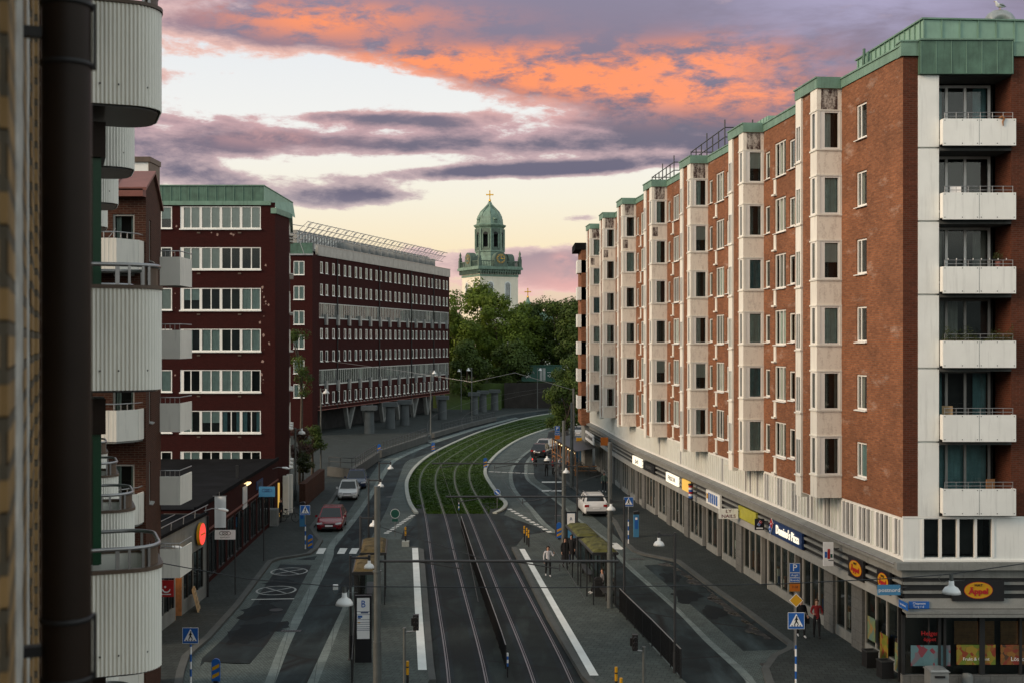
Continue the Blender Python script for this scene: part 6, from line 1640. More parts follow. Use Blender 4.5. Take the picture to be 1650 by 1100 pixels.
# bins, boxes, clutter
def bin_(lab, X, Y, w_, h, mat_, z0=.12, lid=True, rz=0):
    o = thing('litter_bin', lab, 'bin', (X, Y, z0), rz); p = MB(); p.prism([(-w_*.45, -w_*.45), (w_*.45, -w_*.45), (w_*.45, w_*.45), (-w_*.45, w_*.45)], 0, h*.9); p.box((-w_/2, -w_/2, h*.86), (w_/2, w_/2, h*.9)); p.build('body', mat_, o)
    if lid: p = MB(); p.lathe([(w_*.62, h*.9), (w_*.6, h*.94), (w_*.3, h)], n=4, a0=rad(45), smooth=False); p.build('lid', mat_, o)
    p = MB(); p.box((-w_*.25, -w_*.52, h*.66), (w_*.25, -w_*.45, h*.74)); p.build('opening', 'iron_black', o)
bin_('battered grey green bin in front of the corner shop window', 15.6, 43.9, .74, .95, 'zinc'); X, Y = g(1402, 1074, .12)
for (px, py, lab) in ((1402, 1073, 'black square planter box by the corner shop windows'), (1426, 1090, 'black square planter box beside the corner shop door')):
    X, Y = g(px, py, .12); o = thing('planter_box', lab, 'planter', (X, Y, .12), rad(8), 'black planter boxes by the corner shop'); p = MB(); p.box((-.24, -.24, 0), (.24, .24, .62)); p.build('box', 'iron_black', o); p = MB(); p.kerb([(-.26, -.26), (.26, -.26), (.26, .26), (-.26, .26), (-.26, -.26)], [(-.2, -.2), (.2, -.2), (.2, .2), (-.2, .2), (-.2, -.2)], .62, .66); p.build('rim', 'steel_dark', o)
bin_('dark round topped bin inside the nearer right shelter', 4.35, 60.2, .42, .95, 'black_plastic', .2)
X, Y = g(438, 846, .12); o = thing('grey_cabinet', 'grey metal cabinet beside the lit entrance of the copper topped block', 'cabinet', (X, Y, .12)); p = MB(); p.box((-.55, -.3, 0), (.45, .3, 1.2)); p.build('body', 'zinc', o); p = MB(); p.box((-.5, -.32, .1), (-.06, -.3, 1.1)); p.box((-.02, -.32, .1), (.4, -.3, 1.1)); p.build('door', 'concrete', o)
X, Y = g(1549, 1100, .12); o = thing('stone_bollard', 'short grey stone bollard in front of the corner shop', 'bollard', (X, Y-.6, .12)); p = MB(); p.lathe([(.2, 0), (.19, .45), (.16, .52), (0, .54)], n=14); p.build('stone', 'concrete', o)
# wooden pallet leaning on the grey shop
o = thing('pallet', 'wooden pallet board leaning against the grey shop wall', 'pallet', (-14.95, 57.3, .12), rad(100))
for k in range(5): p = MB(Matrix.Rotation(rad(-14), 4, 'X')); p.box((-.4, 0, .08+k*.21), (.4, .02, .2+k*.21)); p.build('slat', 'wood_pale', o)
for x in (-.36, 0, .36): p = MB(Matrix.Rotation(rad(-14), 4, 'X')); p.box((x-.04, .02, 0), (x+.04, .1, 1.15)); p.build('bearer', 'wood_pale', o)
# parking barrier board in the cafe street, cafe terrace
TX, TY = g(948, 762, .12)
o = thing('cafe_terrace', 'cafe terrace with a dark awning, a wooden rail and a row of warm bulbs', 'terrace', (TX, TY, .12), rad(-84))
p = MB(); p.add([(-14, .6, 2.7), (2, .6, 2.7), (2, -1.5, 2.35), (-14, -1.5, 2.35), (-14, -1.5, 2.15), (2, -1.5, 2.15)], [(3, 2, 1, 0), (4, 5, 2, 3)]); p.build('awning', 'frame_dark', o)
p = MB(); p.box((-14, -1.6, .85), (2, -1.55, .95)); p.box((-14, -1.6, .45), (2, -1.55, .52)); p.box((1.95, -1.6, .85), (2.0, .5, .95)); p.box((1.95, -1.6, .45), (2.0, .5, .52)); p.build('rail', 'wood', o)
for k in range(9): p = MB(); x = -14+k*2; p.box((x-.05, -1.65, 0), (x+.05, -1.55, 2.3)); p.build('post', 'wood', o)
for k in range(10): p = MB(); x = -12.6+k*1.5; p.lathe([(0, 0), (.06, .03), (.07, .09), (.03, .15), (0, .15)], (x, -1.45, 2.0), 8); p.build('bulb', 'lamp_warm', o)
# ------------------------------------------------------------------ signs on the buildings
def on_facade(px, outw):
    """point of the street side of the brick apartment house (outw before the wall) seen at picture column px -> (x, y, rz)"""
    P = [C0] + [C0+p for p in PTS]
    for i in range(len(P)-1):
        a_, b_ = P[i], P[i+1]; e = (a_-b_).normalized(); n_ = Vector((e.y, -e.x))     # outward = left
        a2 = a_+n_*outw; b2 = b_+n_*outw
        for k in range(201):
            q = a2+(b2-a2)*k/200
            if 825+1925*q.x/q.y <= px: return q.x, q.y, math.atan2(e.y, e.x)
    return None
def zat(py, Y): return 13-(py-550)*Y/1925
def flat_sign(lab, px0, px1, py0, py1, mats, cat='sign', out_=.14, name='shop_sign', dep=.1):
    """sign board lying on the fascia between two picture columns; returns (object, width, height)"""
    q0 = on_facade(px1, out_); q1 = on_facade(px0, out_)
    w_ = math.hypot(q0[0]-q1[0], q0[1]-q1[1]); zb = zat(py1, q0[1]); zt = zat(py0, q1[1]) if px1-px0 < 0 else zb+.62
    return q1, w_, zb
def fascia_sign(lab, pxl, pxr, zb, h, bm, txt=None, tm='sign_white', ts=.3, out_=.15, dep=.12, sx=1.0, name='shop_sign', bold=0.0):
    qr = on_facade(pxr, out_); ql = on_facade(pxl, out_); w_ = math.hypot(qr[0]-ql[0], qr[1]-ql[1])
    o = thing(name, lab, 'sign', (ql[0], ql[1], zb), qr[2]); p = MB(); p.box((0, 0, 0), (w_, dep, h)); p.build('board', bm, o)
    if txt: lettering(o, txt, tm, ts, (w_/2, -.012, h/2), sx=sx, bold=bold)
    return o, w_
def hang_sign(lab, px, Y, pyt, pyb, wpx, bm, txt=None, tm='sign_white', ts=.2, sx=1.0, rz=0.0, edge=None, name='hanging_sign'):
    """sign sticking out from the wall, its face turned to the camera"""
    X = (px-825)*Y/1925; w_ = wpx*Y/1925; zt = zat(pyt, Y); zb = zat(pyb, Y)
    o = thing(name, lab, 'sign', (X, Y, zb), rz); p = MB(); p.box((-w_/2, 0, 0), (w_/2, .1, zt-zb)); p.build('board', bm, o)
    p = MB(); p.box((w_/2, .03, (zt-zb)*.7), (w_/2+.25, .06, (zt-zb)*.7+.05)); p.build('bracket', 'steel_dark', o)
    lines = (txt or '').split('\n'); n = len(lines)
    if txt:
        for i, t in enumerate(lines): lettering(o, t, tm, ts, (0, -.008, (zt-zb)*(1-(i+.5)/n)), sx=sx, depth=.006)
    return o, w_, zt-zb
# pizza shop: dark board, glowing letters, domino tiles emblem
o, w_ = fascia_sign('dark blue pizza shop sign with glowing white letters', 1241, 1292, 3.42, .74, 'sign_navy', None)
lettering(o, "Domino's Pizza", 'sign_glow', .60, (w_/2+.3, -.02, .36), sx=.62*w_/3.2, depth=.03, bold=.004)
def domino(parent, x, y, z, s, rz=0.0):
    """two square tiles, red with one dot over blue with two dots, turned by forty five degrees"""
    mt = Matrix.Translation((x, y, z)) @ Matrix.Rotation(rad(35), 4, 'Y')
    b = MB(mt); b.box((-.5*s, -.02, 0), (.5*s, 0, s), 1); b.box((-.5*s, -.02, -s), (.5*s, 0, 0), 0)
    b.box((-.55*s, -.01, -1.05*s), (.55*s, .01, 1.05*s), 2)
    for (dx, dz) in ((0, .5*s), (-.2*s, -.35*s), (.2*s, -.65*s)): b.cyl((dx, -.02, dz), (dx, -.035, dz), .14*s, n=10, m=2)
    b.build('emblem', ['sign_blue', 'sign_red', 'sign_white'], parent)
domino(o, .22, -.03, .40, .36)
qd = on_facade(1224, .5); o, w_, h_ = hang_sign('small black hanging sign with a red and white tile emblem', 1224, qd[1], 835, 853, 15, 'sign_black'); domino(o, 0, -.02, h_*.6, .13); p = MB(); p.box((-w_*.35, -.015, h_*.1), (w_*.35, -.002, h_*.22)); p.build('caption_line', 'sign_white', o)
fascia_sign('long yellow green shop sign left of the pizza shop', 1190, 1218, 3.44, .66, 'sign_yellowgreen' if 'sign_yellowgreen' in M else 'sign_yellow', None)
q = on_facade(1174, .75); o, w_, h_ = hang_sign('pale hanging sign reading LY NAILS in dark red', 1174, q[1], 819, 835, 31, 'panel_white', 'LY\nNAILS', 'sign_maroon', .26, 1.15)
q = on_facade(1150, .5); o, w_ = fascia_sign('white board with blue bars beside the nail salon', 1138, 1160, 3.35, .8, 'panel_white', None)
p = MB()
for k in range(5): p.box((.55+k*.42, -.02, .12), (.8+k*.42, -.002, .68), 0)
p.box((.15, -.02, .3), (.45, -.002, .6), 1); p.build('bars', ['sign_blue', 'sign_yellow'], o)
o, w_ = fascia_sign('warm glowing shop sign with dark letters under the third bay', 1073, 1092, 3.42, .62, 'sign_glow', 'FRISÖR', 'sign_black', .42, sx=1.6)
o, w_ = fascia_sign('small yellow lit board beside the barber pole', 1099, 1110, 3.4, .7, 'sign_glow_yellow', None)
q = on_facade(1113, .45); o = thing('barber_pole', 'small striped barber pole below the fascia', 'sign', (q[0], q[1], 3.2)); p = MB(); z = .1
for i in range(6): p.cyl((0, 0, z), (0, 0, z+.13), .14, n=10, m=i % 3); z += .13
p.build('striped_cylinder', ['sign_blue', 'sign_white', 'sign_red'], o); p = MB(); p.cyl((0, 0, 0), (0, 0, .1), .16, n=10); p.cyl((0, 0, .88), (0, 0, .98), .16, n=10); p.box((0, -.02, .4), (.4, .02, .46)); p.build('bracket', 'iron_black', o)
fascia_sign('white glowing box sign farther along the fascia', 1019, 1033, 3.45, .62, 'sign_glow', 'Jarli', 'sign_black', .5, sx=1.6)
fascia_sign('dark shop sign right of the white glowing box sign', 1037, 1054, 3.45, .6, 'sign_black', 'SALONG', 'grey_plastic', .36, sx=1.4)
fascia_sign('white shop sign at the far end above the cafe terrace', 943, 959, 3.2, .9, 'sign_white', 'RESTAURANG', 'sign_black', .55, sx=1.8, out_=.6)
q = on_facade(976, 1.0); hang_sign('square orange sign sticking out over the far pavement', 974, q[1], 704, 717, 12, 'sign_orange', None)
q = on_facade(1335, .7); o, w_, h_ = hang_sign('square white hanging sign with a small coloured mark', 1335, q[1], 873, 911, 16, 'sign_white')
p = MB(); p.box((-.16, -.012, .35), (-.06, -.002, .6), 0); p.box((-.04, -.012, .3), (.06, -.002, .72), 1); p.box((.08, -.012, .35), (.16, -.002, .5), 2); p.box((.0, -.012, .22), (.2, -.002, .26), 3); p.build('mark', ['sign_blue', 'sign_red', 'sign_green', 'grey_plastic'], o)
def apple_sign(o, w_, h_, small=False):
    b = MB(); n = 26; rx, rz_ = w_*.5*(.54 if not small else .8), h_*(.37 if not small else .36)
    b.add([(w_/2+rx*1.04*math.cos(2*math.pi*i/n), -.012, h_/2+rz_*1.06*math.sin(2*math.pi*i/n)) for i in range(n)], [tuple(range(n))], 0)
    b.add([(w_/2+rx*math.cos(2*math.pi*i/n), -.016, h_/2+rz_*math.sin(2*math.pi*i/n)) for i in range(n)], [tuple(range(n))], 1); b.build('oval', ['sign_red', 'sign_yellow'], o)
    lettering(o, 'Äppel', 'sign_red', rz_*.95, (w_/2, -.03, h_/2-rz_*.15), sx=.85*rx/rz_*.72, bold=.012)
    lettering(o, 'MAT', 'sign_black', rz_*.42, (w_/2, -.03, h_/2+rz_*.62), sx=1.2)
o, w_ = fascia_sign('black sign with a yellow oval on the street side of the corner shop', 1367, 1391, 3.32, .86, 'sign_black'); apple_sign(o, w_, .86, True)
o, w_ = fascia_sign('black sign with a yellow oval next to the light blue hanging sign', 1413, 1434, 3.32, .86, 'sign_black'); apple_sign(o, w_, .86, True)
q = on_facade(1433, .45); hang_sign('light blue hanging sign reading postnord at the corner', 1433, q[1]-.2, 942, 958, 36, 'sign_lightblue', 'postnord', 'sign_white', .21, 1.05)
FY = 44.8
o = thing('shop_sign', 'large black sign with a yellow oval on the square side of the corner shop', 'sign', ((1532-825)*FY/1925, FY-.17, zat(966, FY))); w_ = 83*FY/1925; h_ = 35*FY/1925
p = MB(); p.box((0, 0, 0), (w_, .12, h_)); p.build('board', 'sign_black', o); apple_sign(o, w_, h_)
o = thing('street_name_sign', 'blue street name plate on the square side of the corner', 'sign', ((1463-825)*FY/1925, FY-.12, zat(979.5, FY)+.02)); p = MB(); p.box((0, 0, 0), (.76, .03, .27)); p.build('plate', 'sign_blue', o); lettering(o, 'Chapmans', 'sign_white', .115, (.38, -.004, .195), depth=.004); lettering(o, 'Torg 1-6', 'sign_white', .115, (.36, -.004, .075), depth=.004)
q = on_facade(1452, .12); o = thing('street_name_sign', 'blue street name plate on the street side of the corner', 'sign', (q[0], q[1], 3.06), q[2]); p = MB(); p.box((-.1, 0, 0), (.62, .03, .27)); p.build('plate', 'sign_blue', o); lettering(o, 'Karl Johansg.', 'sign_white', .09, (.26, -.004, .14), depth=.004)
# posters and blinds in the corner shop window
def pic(name, c1, c2, c3, sc_=3):
    m, nt, b = new_mat(name); v = coords(nt); vo = nd(nt, 'ShaderNodeTexVoronoi', Scale=sc_); nt.links.new(v, vo.inputs['Vector'])
    cr = nt.nodes.new('ShaderNodeValToRGB'); e = cr.color_ramp.elements; e[0].color = rgb(c1); e[1].color = rgb(c3); e[1].position = .8; k = e.new(.45); k.color = rgb(c2)
    sp = nt.nodes.new('ShaderNodeSeparateColor'); nt.links.new(vo.outputs['Color'], sp.inputs[0]); nt.links.new(sp.outputs[0], cr.inputs[0]); nt.links.new(cr.outputs[0], b.inputs['Base Color']); b.inputs['Roughness'].default_value = .4
pic('poster_fruit', (0.099, 0.165, 0.022), (0.275, 0.198, 0.0275), (0.21, 0.036, 0.018), 5); pic('poster_sweets', (0.1925, 0.0275, 0.022), (0.2475, 0.121, 0.0275), (0.06, 0.036, 0.024), 7); pic('poster_berries', (0.088, 0.176, 0.198), (0.11, 0.209, 0.231), (0.204, 0.036, 0.054), 3.5); pic('poster_veg', (0.11, 0.187, 0.176), (0.165, 0.22, 0.099), (0.3, 0.18, 0.06), 4)
def poster(lab, x0, x1, z0, z1, m_, txt=None, tm='sign_white', ts=.16, fr=None, grp='posters in the corner shop windows'):
    o = thing('window_poster', lab, 'poster', (x0, FY+.10, z0), 0, grp) if fr is None else thing('window_poster', lab, 'poster', fr[:3], fr[3], grp)
    p = MB(); p.box((0, 0, 0), (x1-x0, .008, z1-z0)); p.build('sheet', m_, o)
    if txt: lettering(o, txt, tm, ts, ((x1-x0)/2, -.006, (z1-z0)*.28), depth=.004)
    return o
def fx(px): return (px-825)*FY/1925
def fz(py): return zat(py, FY)
poster('pale blue poster with red berries in the corner shop window', fx(1469), fx(1533), fz(1075)+.04, fz(1040), 'poster_berries')
poster('green and yellow fruit poster reading Frukt Gront in the corner shop window', fx(1543), fx(1606), fz(1073)+.04, fz(1039), 'poster_fruit', 'Frukt & Grönt', 'sign_white', .17)
poster('red sweets poster reading Losgodis at the right photo edge', fx(1614), fx(1680), fz(1073)+.04, fz(1039), 'poster_sweets', 'Lösgodis', 'sign_white', .22)
o = thing('window_lettering', 'red letters on the dark glass above the berry poster', 'lettering', (fx(1500), FY+.12, fz(1028))); lettering(o, 'Helger', 'sign_red', .24, (0, 0, .16)); lettering(o, 'öppet', 'sign_red', .2, (0, 0, -.06))
for i, (a_, b_) in enumerate(((1541, 1606), (1616, 1690))):
    o = thing('wooden_blind', ['brown slatted blind above the fruit poster', 'brown slatted blind above the sweets poster'][i], 'blind', (fx(a_), FY+.22, fz(1039)), 0, 'blinds in the corner shop')
    p = MB(); n = 14
    for k in range(n): p.box((0, 0, k*.062), (fx(b_)-fx(a_), .02, k*.062+.052))
    p.build('slats', 'wood', o)
for i, (px, z0, z1, m_) in enumerate(((1376, .75, 1.75, 'poster_berries'), (1398, .75, 1.75, 'poster_veg'), (1418, .2, 1.35, 'poster_fruit'), (1442, .15, 1.3, 'poster_veg'))):
    q = on_facade(px, -.5); poster(['pale blue poster in the street side window of the corner shop', 'pale green poster in the street side window of the corner shop', 'yellow fruit poster beside the corner shop door', 'greenish poster on the corner shop door'][i], 0, .75, z0+.05, z1, m_, fr=(q[0], q[1], z0+.05, q[2]))
# left side signs
GF = frame((-15.66, 50.5, 0), grz); bfr = frame((-16.1, 60.6, 0), brz)
def gpt(fr_, u, y, z): v = fr_ @ Vector((u, y, z)); return (v.x, v.y, v.z)
o = thing('round_shop_sign', 'glowing red round sign with a yellow rim on the grey shop', 'sign', gpt(GF, 8.3, -.12, 3.55), grz)
p = MB(); p.cyl((0, 0, 0), (0, -.14, 0), .56, n=28); p.build('rim', 'sign_yellow', o); p = MB(); p.cyl((0, -.14, 0), (0, -.16, 0), .52, n=28); p.build('face', 'glow_red', o); p = MB(); p.box((-.34, -.175, -.03), (.34, -.161, .03)); p.build('lettering_line', 'sign_yellow', o)
X, Y = (268-825)*52.2/1925, 52.2
o = thing('shop_sign', 'dark blue hanging sign with yellow letters ATG beside the low balcony', 'sign', (X, Y, zat(931, Y))); p = MB(); p.box((-.35, 0, 0), (.36, .12, .55)); p.build('board', 'sign_navy', o); lettering(o, 'ATG', 'sign_yellow', .34, (.06, -.01, .28), bold=.01)
o = thing('shop_sign', 'red hanging sign with a white swoosh below the dark blue sign', 'sign', (X, Y, zat(961, Y))); p = MB(); p.box((-.33, 0, 0), (.30, .12, .72)); p.build('board', 'sign_red', o)
p = MB(); n = 8; p.tube([(.16*math.cos(math.pi+math.pi*i/n), -.02, .34+.13*math.sin(math.pi+math.pi*i/n)) for i in range(n+1)], .03, 5); p.cyl((-.05, -.005, .44), (-.05, -.025, .44), .05, n=8); p.box((-.2, -.015, .1), (.2, -.005, .14)); p.build('swoosh', 'sign_white', o)
def pole_sign(lab, px, py, ztop, w_, h_, bm, txt, tm, ts, emblem=False, side=0.0):
    X, Y = g(px, py, .12); o = thing('pole_sign', lab, 'sign', (X, Y, .12)); p = MB(); p.cyl((0, 0, 0), (0, 0, ztop-.12), .035, n=8); p.build('post', 'steel_dark', o)
    p = MB(); p.box((-w_/2+side, -.08, ztop-.12-h_), (w_/2+side, -.04, ztop-.12)); p.build('board', bm, o)
    c = ztop-.12-h_/2
    if emblem:
        p = MB(); n = 14
        for k in (-1, 0, 1): p.tube([(side+k*.16+.13*math.cos(2*math.pi*i/n), -.085, c+.08+.09*math.sin(2*math.pi*i/n)) for i in range(n+1)], .014, 4)
        p.build('emblem', tm, o)
    if txt: lettering(o, txt, tm, ts, (side, -.085, c-h_*.3), depth=.004)
pole_sign('white sign board with three rings on a post by the maroon shops', 379, 957, 3.42, 1.05, .48, 'sign_white', 'KEMTVÄTT', 'sign_black', .1, True, -.5)
pole_sign('light blue sign board with an emblem on a post by the maroon shops', 425, 903, 4.5, .95, .6, 'sign_lightblue', None, 'sign_navy', .1, True, .2)
o = thing('banner', 'white banner on a bracket at the near end of the maroon shops', 'banner', gpt(bfr, 4.3, -.1, 2.9), brz+rad(-85)); p = MB(); wave_sheet(p, 0, .6, 0, 1.7, 0, .03, .5); p.build('cloth', 'sign_white', o); p = MB(); p.tube([(-.1, 0, 1.72), (.65, 0, 1.72)], .015, 5); p.tube([(.25, 0, 1.72), (.25, 0, 1.95)], .012, 5); p.build('bracket', 'steel', o)
o = thing('lit_poster', 'lit poster under small lamps on the maroon shop wall', 'poster', gpt(bfr, 12.8, -.06, 2.7), brz); p = MB(); p.box((0, 0, 0), (1.3, .05, 1.35)); p.build('sheet', 'sign_white', o)
for k in range(3): p = MB(); p.cyl((.2+k*.45, -.25, 1.55), (.2+k*.45, -.18, 1.46), .05, n=8); p.box((.19+k*.45, -.25, 1.55), (.21+k*.45, 0, 1.58)); p.build('lamp', 'lamp_warm', o)
o = thing('shop_sign', 'narrow dark sign on the maroon shop wall right of the lit poster', 'sign', gpt(bfr, 17.5, -.05, 3.3), brz); p = MB(); p.box((0, 0, 0), (2.4, .05, .55)); p.build('board', 'sign_navy', o); lettering(o, 'KIOSK', 'grey_plastic', .34, (1.2, -.01, .28), sx=1.3)
for i, (u, fr_, z, lab) in enumerate(((9.6, GF, 4.5, 'small curved wall lamp above the red round sign'), (2.0, GF, 3.9, 'small curved wall lamp over the near end of the grey shop'), (24, bfr, 4.0, 'small curved wall lamp at the far end of the maroon shops'))):
    o = thing('wall_lamp', lab, 'lamp', gpt(fr_, u, 0, z), (grz if fr_ is GF else brz)); p = MB(); p.tube([(0, 0, 0), (0, -.4, .12), (0, -.75, .1)], .025, 5); p.build('arm', 'steel', o); p = MB(); p.tube([(0, -.7, .1), (0, -1.0, .06), (0, -1.2, .0)], [.05, .09, .05], 8); p.build('head', 'white_enamel', o)
# plants, gull and odd things on balconies and roof
r = random.Random(4); o = thing('balcony_plants', 'dense green plants along the railing of the fourth balcony from the top', 'plants', (C0.x+1.45, C0.y-.18, 20.3-8.25+.98))
lf = MB(); vs = []; fs = []
for i in range(1900):
    x = r.uniform(0, 2.6); hgt = .24+.13*math.sin(x*3.1)+.12*math.sin(x*7+1); p = Vector((x, r.uniform(-.17, .12), abs(r.gauss(.0, .5))*hgt+.0 if r.random() < .9 else hgt*r.uniform(.8, 1.5))); a_ = Vector((r.uniform(-1, 1), r.uniform(-1, 1), r.uniform(-1, 1))); a_.normalize(); b_ = a_.orthogonal(); b_.normalize(); s_ = r.uniform(.015, .04); k = len(vs)
    vs += [p-a_*s_, p+b_*s_*.6, p+a_*s_, p-b_*s_*.6]; fs.append((k, k+1, k+2, k+3))
lf.add(vs, fs); lf.build('leaves', 'leaf_bush', o); p = MB(); p.box((0, -.12, -.2), (2.55, .08, .02)); p.build('planter', 'frame_brown', o)
o = thing('hanging_ornament', 'small orange ornament hanging on the topmost balcony railing', 'ornament', (C0.x+3.55, C0.y-.37, 21.18)); p = MB(); p.tube([(-.1, 0, .12), (0, -.02, .16), (.1, 0, .1), (.04, -.01, -.02), (.06, 0, -.18)], [.02, .05, .045, .03, .015], 6); p.build('figure', 'wood', o)
o = thing('gull', 'grey and white gull standing on the roof duct', 'bird', (C0.x+5.1-.0, C0.y+3.6, 26.40), rad(200)); b = MB()
b.tube([(-.22, 0, .14), (-.14, 0, .16), (0, 0, .18), (.12, 0, .22), (.17, 0, .29), (.2, 0, .33), (.24, 0, .33)], [.01, .05, .085, .08, .045, .05, .02], 10); b.build('body', 'sign_white', o)
b = MB(); 
for s_ in (-1, 1): b.tube([(.08, s_*.07, .22), (-.05, s_*.085, .21), (-.3, s_*.03, .16)], [.03, .05, .008], 8)
b.build('wing', 'zinc', o); b = MB(); b.tube([(.24, 0, .33), (.32, 0, .31)], [.016, .005], 6); b.build('beak', 'sign_yellow', o); b = MB(); b.cyl((0, .03, 0), (0, .03, .12), .008, n=5); b.cyl((0, -.03, 0), (0, -.03, .12), .008, n=5); b.build('legs', 'sign_yellow', o)
o = thing('drying_rack', 'wire drying rack standing on the topmost balcony of the gabled house', 'rack', (-13.3, 38.9, 15.4)); b = MB()
for k in range(7): b.tube([(-.6, -.2+k*.08, .95), (.45, -.2+k*.08, .95)], .006, 4)
b.tube([(-.5, -.2, 0), (.3, .3, 1.3)], .012, 5); b.tube([(.3, -.2, 0), (-.4, .3, 1.0)], .012, 5); b.build('wires', 'steel', o)
o = thing('flower_tub', 'black tub with colourful toys and plants on a rounded balcony', 'planter', (-6.3, 17.2, 9.85)); b = MB(); b.box((-.15, -.12, .8), (.15, .12, 1.05)); b.build('tub', 'iron_black', o)
b = MB()
for k in range(26): x, y, z = RN.uniform(-.2, .2), RN.uniform(-.1, .1), RN.uniform(1.0, 1.35); b.add([(x-.05, y, z), (x+.05, y, z), (x, y+.03, z+.09)], [(0, 1, 2)], RN.choice((0, 0, 1, 2)))
b.build('plants', ['leaf_green', 'sign_blue', 'sign_white'], o)

# things standing on the balconies of the corner
def chair(lab, x, y, z, rz, mt):
    o = thing('balcony_chair', lab, 'chair', (C0.x+x, C0.y+y, z), rz)
    p = MB(); p.box((-.2, -.2, .43), (.2, .2, .46)); p.build('seat', mt, o); p = MB(); p.box((-.2, .18, .5), (.2, .21, 1.22)); p.build('backrest', mt, o)
    for sx in (-.18, .18):
        for sy in (-.18, .19): p = MB(); p.cyl((sx, sy, 0), (sx, sy, .44), .014, n=6); p.build('leg', 'steel_dark', o)
chair('white chair back showing above the second balcony panel from the top', 2.1, .35, 17.55+.06, rad(160), 'sign_white')
chair('wooden chair back showing above the lowest balcony panel', 3.3, .4, 6.55+.06, rad(200), 'wood')
chair('wooden chair back showing above the fifth balcony panel from the top', 1.9, .45, 9.3+.06, rad(140), 'wood_pale')
o = thing('plant_pot', 'small green plant on the railing of the third balcony from the top', 'plant', (C0.x+3.5, C0.y-.15, 14.8+.98)); p = MB(); p.lathe([(.08, 0), (.11, .2), (.1, .2)], n=10); p.build('pot', 'roof_red', o); p = MB()
for i in range(160): a_ = Vector((r.gauss(0, .1), r.gauss(0, .1), .28+abs(r.gauss(0, .12)))); b_ = Vector((r.uniform(-1, 1), r.uniform(-1, 1), r.uniform(-1, 1)))*.035; c_ = b_.orthogonal().normalized()*.015; p.add([a_-b_, a_+c_, a_+b_, a_-c_], [(0, 1, 2, 3)])
p.build('leaves', 'leaf_bush', o)
o = thing('light_string', 'string of small white lights over the third balcony railing from the top', 'lights', (C0.x+1.5, C0.y-.27, 14.8+1.3)); p = MB()
p.tube([(0, 0, 0), (.6, 0, -.03), (1.2, 0, 0), (1.8, 0, -.03), (2.4, 0, 0)], .005, 4); p.build('cord', 'steel_dark', o)
for k in range(8): p = MB(); p.lathe([(0, -.07), (.022, -.04), (.015, 0)], (.1+k*.31, 0, -.01), 6); p.build('bulb', 'sign_white', o)
